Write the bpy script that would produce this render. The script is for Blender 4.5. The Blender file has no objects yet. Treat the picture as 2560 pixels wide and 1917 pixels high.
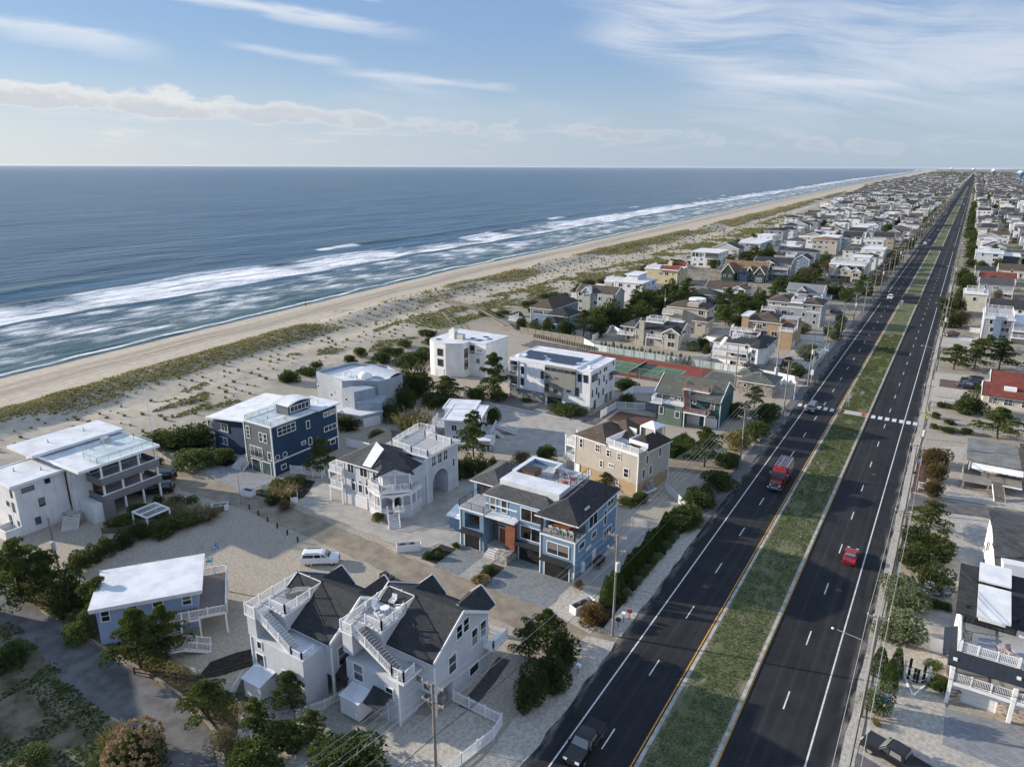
import bpy, math, random
import numpy as np
from mathutils import Vector, Matrix, noise as mnoise
R = math.radians
sc = bpy.context.scene
COL = sc.collection
# ------------------------------------------------------------------ camera
CAM_H = 53.4
cd = bpy.data.cameras.new('camera'); cam = bpy.data.objects.new('camera', cd); COL.objects.link(cam)
cd.sensor_fit = 'HORIZONTAL'; cd.sensor_width = 36.0; cd.lens = 36.0 * 1780.0 / 2560.0
cd.clip_start = 1.0; cd.clip_end = 300000.0
cam.location = (0, 0, CAM_H)
cam.rotation_euler = (Matrix.Rotation(R(31.966), 3, 'Z') @ Matrix.Rotation(R(90 - 16.944), 3, 'X') @ Matrix.Rotation(R(0.19), 3, 'Z')).to_euler()
sc.camera = cam
# ------------------------------------------------------------------ light
SUN_EL, SUN_DX, SUN_DY = R(16.0), -0.962, -0.272          # sun over the sea, low morning
sd = bpy.data.lights.new('sun', 'SUN'); sun = bpy.data.objects.new('sun', sd); COL.objects.link(sun)
sd.energy = 5.0; sd.angle = R(0.6); sd.color = (1.0, 0.89, 0.74)
sdir = Vector((SUN_DX * math.cos(SUN_EL), SUN_DY * math.cos(SUN_EL), math.sin(SUN_EL))).normalized()
sun.rotation_euler = sdir.to_track_quat('Z', 'Y').to_euler()
sun.location = (-60, 60, 80)
sc.view_settings.view_transform = 'Standard'; sc.view_settings.look = 'None'
sc.view_settings.exposure = 0.62; sc.view_settings.gamma = 1.0
sc.view_settings.use_curve_mapping = False

cy_ = sc.cycles
cy_.max_bounces = 5; cy_.diffuse_bounces = 2; cy_.glossy_bounces = 2; cy_.transmission_bounces = 4; cy_.transparent_max_bounces = 6; cy_.volume_bounces = 0
cy_.caustics_reflective = False; cy_.caustics_refractive = False
# ------------------------------------------------------------------ node helper
class NT:
    def __init__(s, tree): s.t = tree; s.n = tree.nodes; s.l = tree.links
    def new(s, typ, **kw):
        nd = s.n.new(typ)
        for k, v in kw.items(): setattr(nd, k, v)
        return nd
    def put(s, sock, v):
        if v is None: return
        if hasattr(v, 'is_output') or isinstance(v, bpy.types.NodeSocket): s.l.new(v, sock)
        else: sock.default_value = v
    def math(s, op, a, b=None, c=None, clamp=False):
        nd = s.new('ShaderNodeMath', operation=op, use_clamp=clamp)
        s.put(nd.inputs[0], a); s.put(nd.inputs[1], b)
        if c is not None: s.put(nd.inputs[2], c)
        return nd.outputs[0]
    def mix(s, f, a, b):
        nd = s.new('ShaderNodeMix', data_type='RGBA')
        s.put(nd.inputs[0], f); s.put(nd.inputs[6], a); s.put(nd.inputs[7], b)
        return nd.outputs[2]
    def ramp(s, f, lo, hi):
        nd = s.new('ShaderNodeMapRange'); nd.clamp = True; nd.interpolation_type = 'SMOOTHSTEP'
        s.put(nd.inputs[0], f); s.put(nd.inputs[1], lo); s.put(nd.inputs[2], hi)
        return nd.outputs[0]
    def noise(s, vec, scale, detail=4.0, rough=0.55, dist=0.0, dim='3D'):
        nd = s.new('ShaderNodeTexNoise', noise_dimensions=dim); s.put(nd.inputs['Vector'], vec)
        nd.inputs['Scale'].default_value = scale; nd.inputs['Detail'].default_value = detail
        nd.inputs['Roughness'].default_value = rough; nd.inputs['Distortion'].default_value = dist
        return nd.outputs[0]
    def vec(s, x, y, z=0.0):
        nd = s.new('ShaderNodeCombineXYZ'); s.put(nd.inputs[0], x); s.put(nd.inputs[1], y); s.put(nd.inputs[2], z)
        return nd.outputs[0]
    def vmul(s, v, k):
        nd = s.new('ShaderNodeVectorMath', operation='MULTIPLY'); s.put(nd.inputs[0], v); nd.inputs[1].default_value = k
        return nd.outputs[0]
    def sep(s, v):
        nd = s.new('ShaderNodeSeparateXYZ'); s.put(nd.inputs[0], v); return nd.outputs
    def attr(s, name):
        nd = s.new('ShaderNodeAttribute'); nd.attribute_name = name; return nd.outputs['Fac']

# ------------------------------------------------------------------ sky
w = bpy.data.worlds.new('World'); sc.world = w; w.use_nodes = True
N = NT(w.node_tree); N.n.clear()
sky = N.new('ShaderNodeTexSky', sky_type='NISHITA'); sky.sun_disc = False
sky.sun_elevation = SUN_EL; sky.sun_rotation = math.atan2(SUN_DX, SUN_DY)
sky.altitude = 50; sky.air_density = 1.0; sky.dust_density = 0.5; sky.ozone_density = 2.2
tc = N.new('ShaderNodeTexCoord'); dx, dy, dz = N.sep(tc.outputs['Generated'])
az = N.math('ARCTAN2', dx, dy); el = N.math('ARCSINE', dz)
# high cirrus: long soft streaks, drawn out along the wind and sinking to the right
def n2(ua, ub, sx_, sy_, ox, det, rg=0.6, ds=0.0):
    return N.noise(N.vec(N.math('MULTIPLY_ADD', ua, sx_, ox), N.math('MULTIPLY', ub, sy_)), 1.0, det, rg, ds, '2D')
vs = N.math('MULTIPLY_ADD', az, 0.10, el)
m1 = n2(az, vs, 2.6, 8.0, 5.2, 2.0, 0.5)
vs2 = N.math('MULTIPLY_ADD', m1, 0.06, vs)
c1 = n2(az, vs2, 4.2, 42.0, 10.7, 6.0, 0.64, 0.25)
side = N.ramp(az, -0.66, -0.2)
m1 = N.math('ADD', m1, N.math('MULTIPLY_ADD', side, 0.34, -0.10))
veil = N.math('MULTIPLY', N.ramp(m1, 0.44, 0.76), N.ramp(c1, 0.20, 0.72))
veil = N.math('MULTIPLY', veil, N.ramp(el, 0.02, 0.10))
WOBN = n2(az, el, 9.0, 60.0, 1.7, 5.0, 0.62)
wob_c = N.math('SUBTRACT', WOBN, 0.5); wob_a = N.math('ADD', WOBN, 0.25)
def streak(a0, e0, a1, e1, wd, amp):
    a0, e0, a1, e1, wd = map(R, (a0, e0, a1, e1, wd))
    t = N.math('DIVIDE', N.math('SUBTRACT', az, a0), a1 - a0)
    d = N.math('SUBTRACT', el, N.math('MULTIPLY_ADD', t, e1 - e0, e0))
    g = N.ramp(N.math('ABSOLUTE', N.math('MULTIPLY_ADD', wob_c, -wd * 1.6, d)), wd, 0.0)
    ends = N.ramp(N.math('ABSOLUTE', N.math('SUBTRACT', t, 0.5)), 0.52, 0.2)
    return N.math('MULTIPLY', N.math('MULTIPLY', g, ends), N.math('MULTIPLY', wob_a, amp))
for a in [(-67, 12.3, -37, 8.8, 0.75, 1.15), (-74, 9.3, -55, 7.0, 1.0, 0.85), (-53, 8.1, -43, 6.9, 0.5, 0.7), (-46, 6.6, -36, 5.9, 0.45, 0.7), (-40, 6.2, -31, 5.5, 0.45, 0.75), (-47, 12.0, -41, 11.0, 0.3, 0.8), (-17, 6.3, -4, 5.0, 0.4, 0.7)]:
    veil = N.math('ADD', veil, streak(*a))
veil = N.math('MULTIPLY', veil, 0.85, clamp=True)
# a bank of cumulus low over the sea, thinning out to the right
cen = N.math('MULTIPLY_ADD', az, -0.048, 0.019)
rel = N.math('SUBTRACT', el, cen)
cn = n2(az, el, 17.0, 36.0, 9.3, 7.0, 0.62)
big = n2(az, az, 6.0, 0.0, 4.4, 1.0, 0.5)
band = N.math('MULTIPLY', N.ramp(rel, -0.020, -0.004), N.ramp(rel, 0.036, 0.0))
lft = N.math('MULTIPLY_ADD', N.ramp(az, -0.35, -1.05), 0.24, 0.03)
cum = N.math('ADD', N.math('MULTIPLY_ADD', N.math('SUBTRACT', big, 0.5), 0.5, cn), N.math('MULTIPLY', N.math('SUBTRACT', band, 1.0), 0.62))
cum = N.math('ADD', cum, lft)
cumm = N.math('MULTIPLY', N.ramp(cum, 0.46, 0.68), N.ramp(az, 0.15, -0.15))
scr = N.math('MULTIPLY', N.math('MULTIPLY', N.ramp(WOBN, 0.5, 0.75), N.ramp(el, 0.01, 0.03)), N.math('MULTIPLY', N.ramp(el, 0.075, 0.045), 0.45))
sun_side = N.ramp(az, -0.1, -1.4)
lit = N.mix(sun_side, (5.5, 6.0, 6.8, 1), (8.6, 8.5, 8.3, 1))
shade = N.mix(sun_side, (4.5, 5.1, 6.0, 1), (5.8, 6.1, 6.5, 1))
under = N.math('MULTIPLY', N.ramp(N.math('MULTIPLY_ADD', cn, -0.05, rel), -0.008, -0.030), N.ramp(cum, 0.5, 0.7))
ccol = N.mix(N.math('MULTIPLY', under, 0.9), lit, shade)
hz = N.mix(sun_side, (4.3, 5.2, 6.2, 1), (7.3, 7.6, 7.8, 1))
blue = N.mix(0.6, sky.outputs[0], N.mix(N.ramp(el, 0.0, 0.22), (3.9, 5.4, 7.7, 1), N.mix(N.ramp(el, 0.2, 0.7), (2.7, 4.4, 7.7, 1), (3.7, 6.0, 10.4, 1))))
base = N.mix(N.math('MULTIPLY', N.ramp(el, 0.14, 0.0), 0.62), blue, hz)
s1 = N.mix(veil, base, N.mix(sun_side, (6.2, 6.8, 7.8, 1), (8.0, 8.3, 8.7, 1)))
s1 = N.mix(scr, s1, lit)
s1 = N.mix(N.math('MULTIPLY', cumm, 0.92), s1, ccol)
bg = N.new('ShaderNodeBackground'); bg.inputs['Strength'].default_value = 0.07
N.l.new(s1, bg.inputs['Color'])
w.cycles.sampling_method = 'NONE'
wo = N.new('ShaderNodeOutputWorld'); N.l.new(bg.outputs[0], wo.inputs['Surface'])

# ------------------------------------------------------------------ materials
MAT = {}
def col(c): return (c[0], c[1], c[2], 1.0)
def mat(name, c, rough=0.8, var=0.12, vscale=1.2, kind=None, p=0.2, metal=0.0, spec=0.35, c2=None, bump=0.0, bscale=8.0, obj=0.0, em=None):
    """procedural material in world space; kind adds the fine relief of the covering"""
    if name in MAT: return MAT[name]
    m = bpy.data.materials.new(name); m.use_nodes = True; MAT[name] = m
    n = NT(m.node_tree); b = n.n['Principled BSDF']
    b.inputs['Roughness'].default_value = rough; b.inputs['Metallic'].default_value = metal
    b.inputs['Specular IOR Level'].default_value = spec
    geo = n.new('ShaderNodeNewGeometry'); P = geo.outputs['Position']
    f = n.noise(P, vscale, 5.0, 0.6)
    dk = tuple(x * (1 - var * 2.2) for x in c); lt = tuple(min(1, x * (1 + var * 1.6)) for x in c)
    if c2: dk, lt = c, c2
    C = n.mix(n.ramp(f, 0.3, 0.7), col(dk), col(lt))
    hgt = None
    px_, py_, pz_ = n.sep(P)
    if kind == 'siding':
        s = n.math('FRACT', n.math('DIVIDE', pz_, p)); g = n.ramp(s, 0.0, 0.14)
        C = n.mix(g, n.mix(0.35, C, (0, 0, 0, 1)), C); hgt = n.math('MULTIPLY', s, 0.02)
    elif kind == 'board':
        s = n.math('FRACT', n.math('DIVIDE', n.math('ADD', px_, py_), p)); g = n.ramp(s, 0.0, 0.12)
        st = n.noise(n.vmul(P, (3, 3, 0.25)), 1.0, 4.0)
        C = n.mix(g, n.mix(0.28, C, (0, 0, 0, 1)), C); C = n.mix(n.math('MULTIPLY', n.ramp(st, 0.45, 0.8), 0.22), C, (0.12, 0.12, 0.12, 1))
    elif kind == 'shingle':
        bt = n.new('ShaderNodeTexBrick'); bt.inputs['Scale'].default_value = 1.0
        bt.inputs['Brick Width'].default_value = 0.6; bt.inputs['Row Height'].default_value = p; bt.inputs['Mortar Size'].default_value = 0.022
        bt.inputs['Bias'].default_value = 0.0; bt.inputs['Mortar Smooth'].default_value = 0.3
        n.l.new(n.vec(n.math('ADD', px_, py_), n.math('MULTIPLY', pz_, 1.7), 0.0), bt.inputs['Vector'])
        bt.inputs['Color1'].default_value = col(dk); bt.inputs['Color2'].default_value = col(lt); bt.inputs['Mortar'].default_value = col(tuple(x * 0.5 for x in c))
        fine = n.noise(P, 5.0, 3.0, 0.7)
        C = n.mix(0.55, C, bt.outputs[0]); C = n.mix(n.math('MULTIPLY', fine, 0.35), C, col(tuple(x * 0.55 for x in c)))
    elif kind == 'paver':
        bt = n.new('ShaderNodeTexBrick'); bt.inputs['Scale'].default_value = 1.0
        bt.inputs['Brick Width'].default_value = p * 1.6; bt.inputs['Row Height'].default_value = p; bt.inputs['Mortar Size'].default_value = p * 0.05
        n.l.new(P, bt.inputs['Vector'])
        bt.inputs['Color1'].default_value = col(dk); bt.inputs['Color2'].default_value = col(lt); bt.inputs['Mortar'].default_value = col(tuple(x * 0.45 for x in c))
        C = n.mix(0.7, C, bt.outputs[0]); hgt = n.math('MULTIPLY', bt.outputs[1], -0.015)
    elif kind == 'stone':
        v = n.new('ShaderNodeTexVoronoi'); v.inputs['Scale'].default_value = 1.0 / p; n.l.new(n.vmul(P, (0.7, 0.7, 1.5)), v.inputs['Vector'])
        C = n.mix(0.5, C, n.mix(n.sep(v.outputs['Color'])[0], col(dk), col(lt))); C = n.mix(n.ramp(v.outputs['Distance'], 0.45, 0.7), C, col(tuple(x * 0.4 for x in c)))
    elif kind == 'ribs':
        s = n.math('FRACT', n.math('DIVIDE', n.math('ADD', px_, n.math('MULTIPLY', py_, 0.0)), p)); hgt = n.math('MULTIPLY', n.ramp(n.math('ABSOLUTE', n.math('SUBTRACT', s, 0.5)), 0.05, 0.0), 0.05)
    elif kind == 'wood':
        st = n.noise(n.vmul(P, (4, 4, 0.5)), 1.0, 5.0, 0.6); C = n.mix(n.ramp(st, 0.3, 0.7), col(tuple(x * 0.7 for x in c)), C)
    if kind in ('siding', 'board', 'stone') or name.endswith('stucco'):      # rain streaks and grime
        gr_ = n.noise(n.vmul(P, (1.1, 1.1, 0.16)), 1.0, 5.0, 0.65); C = n.mix(n.math('MULTIPLY', n.ramp(gr_, 0.5, 0.85), 0.22), C, col(tuple(x * 0.5 for x in c)))
    if obj:
        oi = n.new('ShaderNodeObjectInfo'); r = oi.outputs['Random']
        C = n.mix(n.math('MULTIPLY', r, obj), C, col(tuple(x * 0.35 for x in c)))
    n.l.new(C, b.inputs['Base Color'])
    if bump and hgt is None: hgt = n.math('MULTIPLY', n.noise(P, bscale, 5.0, 0.65), bump)
    if hgt is not None:
        bn = n.new('ShaderNodeBump'); bn.inputs['Strength'].default_value = 0.6; bn.inputs['Distance'].default_value = 1.0
        n.l.new(hgt, bn.inputs['Height']); n.l.new(bn.outputs[0], b.inputs['Normal'])
    return m
def leafmat(name, c, c2, hue=0.35, trans=0.25, rough=0.6):
    """foliage: clump-to-clump and plant-to-plant colour change, a little light through the leaf"""
    if name in MAT: return MAT[name]
    m = bpy.data.materials.new(name); m.use_nodes = True; MAT[name] = m
    n = NT(m.node_tree); b = n.n['Principled BSDF']; b.inputs['Roughness'].default_value = rough; b.inputs['Specular IOR Level'].default_value = 0.25
    P = n.new('ShaderNodeNewGeometry').outputs['Position']
    f = n.noise(P, 1.1, 4.0, 0.65); r = n.new('ShaderNodeObjectInfo').outputs['Random']
    f2 = n.math('ADD', n.math('MULTIPLY', n.ramp(f, 0.32, 0.68), 0.75), n.math('MULTIPLY', n.math('SUBTRACT', r, 0.5), hue))
    C = n.mix(n.math('MAXIMUM', n.math('MINIMUM', f2, 1.0), 0.0), col(c), col(c2))
    n.l.new(C, b.inputs['Base Color'])
    tr = n.new('ShaderNodeBsdfTranslucent'); n.l.new(n.mix(0.5, C, (0.16, 0.22, 0.03, 1)), tr.inputs['Color'])
    ms = n.new('ShaderNodeMixShader'); ms.inputs[0].default_value = trans
    n.l.new(b.outputs[0], ms.inputs[1]); n.l.new(tr.outputs[0], ms.inputs[2]); n.l.new(ms.outputs[0], n.n['Material Output'].inputs['Surface'])
    return m
# paints and coverings
WHITE = mat('white_paint', (0.80, 0.80, 0.80), 0.55, 0.03, 0.6)
TRIM = mat('white_trim', (0.82, 0.82, 0.82), 0.5, 0.02, 0.5)
ROOFW = mat('white_membrane_roof', (0.68, 0.69, 0.71), 0.6, 0.07, 0.45, bump=0.01, bscale=3.0)
DECK = mat('grey_deck_boards', (0.44, 0.44, 0.44), 0.75, 0.08, 0.8, kind='paver', p=0.16)
DECKB = mat('brown_deck_boards', (0.24, 0.19, 0.16), 0.75, 0.1, 0.8, kind='paver', p=0.16)
CONC = mat('concrete', (0.46, 0.44, 0.40), 0.9, 0.1, 0.8, bump=0.01)
WOOD = mat('weathered_wood', (0.30, 0.26, 0.21), 0.85, 0.15, 1.5, kind='wood')
CEDAR = mat('red_brown_wood', (0.28, 0.11, 0.06), 0.6, 0.15, 1.5, kind='wood')
DARK = mat('black_metal', (0.025, 0.026, 0.028), 0.45, 0.1)
GREYM = mat('galvanised_metal', (0.42, 0.43, 0.44), 0.45, 0.1, metal=0.5)
def glassmat(name, c, rough=0.06):
    m = mat(name, c, rough, 0.5, 0.25, spec=0.9); n = NT(m.node_tree); b = n.n['Principled BSDF']; C = b.inputs['Base Color'].links[0].from_socket
    r_ = n.new('ShaderNodeObjectInfo').outputs['Random']; z_ = n.math('FRACT', n.math('MULTIPLY', n.sep(n.new('ShaderNodeNewGeometry').outputs['Position'])[2], 0.37))      # blinds drawn in some windows
    C = n.mix(n.math('MULTIPLY', n.math('GREATER_THAN', r_, 0.66), n.math('GREATER_THAN', z_, n.math('MULTIPLY', r_, 0.55))), C, (0.20, 0.20, 0.19, 1)); n.l.new(C, b.inputs['Base Color'])
    return m
GLASS = glassmat('window_glass', (0.030, 0.036, 0.042))
GLASSB = glassmat('window_glass_with_blinds', (0.16, 0.17, 0.17), 0.15)
GLASST = glassmat('teal_window_glass', (0.035, 0.075, 0.085))
SHGREY = mat('grey_shingles', (0.085, 0.085, 0.088), 0.9, 0.2, 0.5, kind='shingle', p=0.26)
SHDARK = mat('charcoal_shingles', (0.040, 0.042, 0.046), 0.9, 0.22, 0.5, kind='shingle', p=0.26)
SHBROWN = mat('brown_shingles', (0.105, 0.078, 0.060), 0.9, 0.2, 0.5, kind='shingle', p=0.26)
SHTAN = mat('tan_shingles', (0.23, 0.145, 0.085), 0.9, 0.2, 0.5, kind='shingle', p=0.26)
SHRED = mat('red_shingles', (0.20, 0.055, 0.040), 0.9, 0.2, 0.5, kind='shingle', p=0.26)
SHGREEN = mat('grey_green_shingles', (0.115, 0.125, 0.105), 0.9, 0.18, 0.5, kind='shingle', p=0.26)

# ------------------------------------------------------------------ mesh builder
class MB:
    def __init__(s): s.v = []; s.f = []
    def poly(s, pts):
        i = len(s.v); s.v += [tuple(p) for p in pts]; s.f.append(tuple(range(i, i + len(pts)))); return s
    def box(s, x0, x1, y0, y1, z0, z1):
        i = len(s.v)
        s.v += [(x0, y0, z0), (x1, y0, z0), (x1, y1, z0), (x0, y1, z0), (x0, y0, z1), (x1, y0, z1), (x1, y1, z1), (x0, y1, z1)]
        s.f += [(i + 3, i + 2, i + 1, i), (i + 4, i + 5, i + 6, i + 7), (i, i + 1, i + 5, i + 4), (i + 1, i + 2, i + 6, i + 5), (i + 2, i + 3, i + 7, i + 6), (i + 3, i, i + 4, i + 7)]
        return s
    def prism(s, pts, z0, z1):
        n = len(pts); i = len(s.v)
        zz0 = z0 if isinstance(z0, (list, tuple)) else [z0] * n
        zz1 = z1 if isinstance(z1, (list, tuple)) else [z1] * n
        s.v += [(p[0], p[1], a) for p, a in zip(pts, zz0)] + [(p[0], p[1], a) for p, a in zip(pts, zz1)]
        s.f.append(tuple(range(i + n - 1, i - 1, -1))); s.f.append(tuple(range(i + n, i + 2 * n)))
        for k in range(n):
            j = (k + 1) % n; s.f.append((i + k, i + j, i + n + j, i + n + k))
        return s
    def slab(s, pts, th):
        """a sloping polygon given thickness straight down"""
        n = len(pts); i = len(s.v)
        s.v += [tuple(p) for p in pts] + [(p[0], p[1], p[2] - th) for p in pts]
        s.f.append(tuple(range(i, i + n))); s.f.append(tuple(range(i + 2 * n - 1, i + n - 1, -1)))
        for k in range(n):
            j = (k + 1) % n; s.f.append((i + k, i + n + k, i + n + j, i + j))
        return s
    def beam(s, a, b, w_=0.1, h_=None):
        h_ = h_ or w_; a = Vector(a); b = Vector(b); d = (b - a)
        if d.length < 1e-6: return s
        d.normalize(); up = Vector((0, 0, 1)) if abs(d.z) < 0.95 else Vector((0, 1, 0))
        r = d.cross(up).normalized() * (w_ / 2); u = r.cross(d).normalized() * (h_ / 2); i = len(s.v)
        for q in (a, b): s.v += [tuple(q - r - u), tuple(q + r - u), tuple(q + r + u), tuple(q - r + u)]
        s.f += [(i + 3, i + 2, i + 1, i), (i + 4, i + 5, i + 6, i + 7), (i, i + 1, i + 5, i + 4), (i + 1, i + 2, i + 6, i + 5), (i + 2, i + 3, i + 7, i + 6), (i + 3, i, i + 4, i + 7)]
        return s
    def tube(s, path, r, n=6, r2=None):
        path = [Vector(p) for p in path]; m = len(path); i0 = len(s.v)
        for k, p in enumerate(path):
            d = (path[min(k + 1, m - 1)] - path[max(k - 1, 0)]).normalized()
            up = Vector((0, 0, 1)) if abs(d.z) < 0.95 else Vector((1, 0, 0))
            a = d.cross(up).normalized(); b = a.cross(d)
            rr = r if r2 is None else r + (r2 - r) * k / max(1, m - 1)
            for q in range(n):
                t = 2 * math.pi * q / n; s.v.append(tuple(p + a * math.cos(t) * rr + b * math.sin(t) * rr))
        for k in range(m - 1):
            for q in range(n):
                j = (q + 1) % n; s.f.append((i0 + k * n + q, i0 + k * n + j, i0 + (k + 1) * n + j, i0 + (k + 1) * n + q))
        s.f.append(tuple(i0 + q for q in range(n - 1, -1, -1))); s.f.append(tuple(i0 + (m - 1) * n + q for q in range(n)))
        return s
    def lathe(s, prof, n=16, c=(0, 0)):
        i0 = len(s.v)
        for r, z in prof:
            for q in range(n): t = 2 * math.pi * q / n; s.v.append((c[0] + r * math.cos(t), c[1] + r * math.sin(t), z))
        for k in range(len(prof) - 1):
            for q in range(n): j = (q + 1) % n; s.f.append((i0 + k * n + q, i0 + k * n + j, i0 + (k + 1) * n + j, i0 + (k + 1) * n + q))
        s.f.append(tuple(i0 + q for q in range(n - 1, -1, -1))); s.f.append(tuple(i0 + (len(prof) - 1) * n + q for q in range(n)))
        return s
    def mesh(s, name, m=None, smooth=False):
        me = bpy.data.meshes.new(name); me.from_pydata(s.v, [], s.f); me.update()
        if m: me.materials.append(m)
        if smooth: me.polygons.foreach_set('use_smooth', [True] * len(me.polygons))
        return me
    def obj(s, name, m=None, parent=None, loc=None, smooth=False):
        return link(name, s.mesh(name, m, smooth), parent, loc)
def link(name, data, parent=None, loc=None, rz=0.0):
    o = bpy.data.objects.new(name, data); COL.objects.link(o)
    if parent is not None: o.parent = parent
    if loc is not None: o.location = loc
    if rz: o.rotation_euler = (0, 0, rz)
    return o
def tag(o, label=None, cat=None, group=None, kind=None):
    if label: o['label'] = label
    if cat: o['category'] = cat
    if group: o['group'] = group
    if kind: o['kind'] = kind
    return o
def thing(name, label, cat, loc=(0, 0, 0), rz=0.0, group=None):
    return tag(link(name, None, None, loc, rz), label, cat, group)
def copy_tree(o, parent=None):
    c = o.copy(); COL.objects.link(c); c.parent = parent
    for ch in KIDS.get(o.name, ()): copy_tree(ch, c)
    return c
KIDS = {}
def remember(o):
    ks = [c for c in o.children]; KIDS[o.name] = ks
    for k in ks: remember(k)
def interp(x, xs, ys): return float(np.interp(x, xs, ys))
# value noise for terrain
_rs = np.random.RandomState(7); _tab = _rs.rand(256, 256)
def vnoise(x, y):
    x = np.asarray(x, float); y = np.asarray(y, float)
    xi = np.floor(x).astype(int); yi = np.floor(y).astype(int); fx = x - xi; fy = y - yi
    fx = fx * fx * (3 - 2 * fx); fy = fy * fy * (3 - 2 * fy)
    a = _tab[xi % 256, yi % 256]; b = _tab[(xi + 1) % 256, yi % 256]; c = _tab[xi % 256, (yi + 1) % 256]; d = _tab[(xi + 1) % 256, (yi + 1) % 256]
    return (a * (1 - fx) + b * fx) * (1 - fy) + (c * (1 - fx) + d * fx) * fy
def fbm(x, y, o=4):
    s = 0; a = 0.5
    for k in range(o): s = s + a * vnoise(x * 2 ** k + 17 * k, y * 2 ** k + 31 * k); a *= 0.5
    return s / (1 - 0.5 ** o)
# ------------------------------------------------------------------ coast lines (x as a function of y)
SH_Y = [-400, 0, 80, 145, 200, 320, 450, 620, 730, 1140, 1588, 2592, 3867, 5124, 7734, 13483, 30000]
SH_X = [-190, -203, -213, -220, -225, -237, -240, -250, -255, -279, -297, -345, -410, -450, -545, -755, -1700]
TO_Y = [-400, 0, 72, 100, 143, 220, 310, 430, 620, 870, 1800, 2714, 4294, 11500, 30000]
TO_X = [-155, -168, -176, -182, -187, -195, -199, -202, -204, -211, -239, -283, -308, -515, -1400]
SC_Y = [-400, 0, 80, 120, 215, 400, 624, 705, 896, 1000, 1648, 2736, 9622, 30000]
SC_X = [-128, -130, -137, -146, -150, -143, -145, -151, -162, -170, -217, -285, -390, -1200]
def shore(y): return np.interp(y, SH_Y, SH_X)
def toe(y): return np.interp(y, TO_Y, TO_X)
def scrub(y): return np.interp(y, SC_Y, SC_X)
def ground_z(x, y):
    x = np.asarray(x, float); y = np.asarray(y, float)
    s, t, c = shore(y), toe(y), scrub(y)
    b = np.clip((x - s) / (t - s), 0, 1.2)
    beach = -1.0 + 1.7 * np.clip(b, 0, 1) ** 0.8
    d = np.clip((x - t) / (c - t), 0, 1)
    win = np.clip((x - t) / 7.0, 0, 1) * np.clip((c + 16 - x) / 26.0, 0, 1)
    win = win * win * (3 - 2 * win)
    hum = fbm(x / 17.0, y / 26.0, 4) * 3.0 + (fbm(x / 4.0 + 50, y / 5.0, 3) - 0.5) * 0.8
    ridge = np.exp(-((x - t - 9) / 8.0) ** 2) * (1.2 + 1.1 * vnoise(y / 21.0, x * 0 + 3.3))
    inland = np.clip((c + 14 - x) / 24.0, 0, 1)
    z = np.where(x < t, beach, 0.7 * inland + win * (hum * 0.55 + ridge) )
    under = np.where(x < s - 0.5, -1.0 - np.clip((s - x) * 0.06, 0, 3), z)
    return np.where(x > c + 16, 0.0, under)
def grid_mesh(name, X, Y, Z, m, attrs=None, smooth=True):
    """sheet from 2-D coordinate arrays"""
    ny, nx = X.shape
    me = bpy.data.meshes.new(name); nv = nx * ny
    me.vertices.add(nv); me.vertices.foreach_set('co', np.stack([X, Y, Z], -1).reshape(-1).astype(np.float32))
    a = np.arange(nv).reshape(ny, nx)
    q = np.stack([a[:-1, :-1], a[:-1, 1:], a[1:, 1:], a[1:, :-1]], -1).reshape(-1, 4)
    me.loops.add(q.size); me.loops.foreach_set('vertex_index', q.reshape(-1).astype(np.int32))
    me.polygons.add(len(q)); me.polygons.foreach_set('loop_start', np.arange(0, q.size, 4, dtype=np.int32))
    me.update(calc_edges=True)
    if smooth: me.polygons.foreach_set('use_smooth', np.ones(len(q), dtype=bool))
    for k, v in (attrs or {}).items():
        at = me.attributes.new(k, 'FLOAT', 'POINT'); at.data.foreach_set('value', v.reshape(-1).astype(np.float32))
    me.materials.append(m); me.validate()
    return link(name, me)
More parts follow.
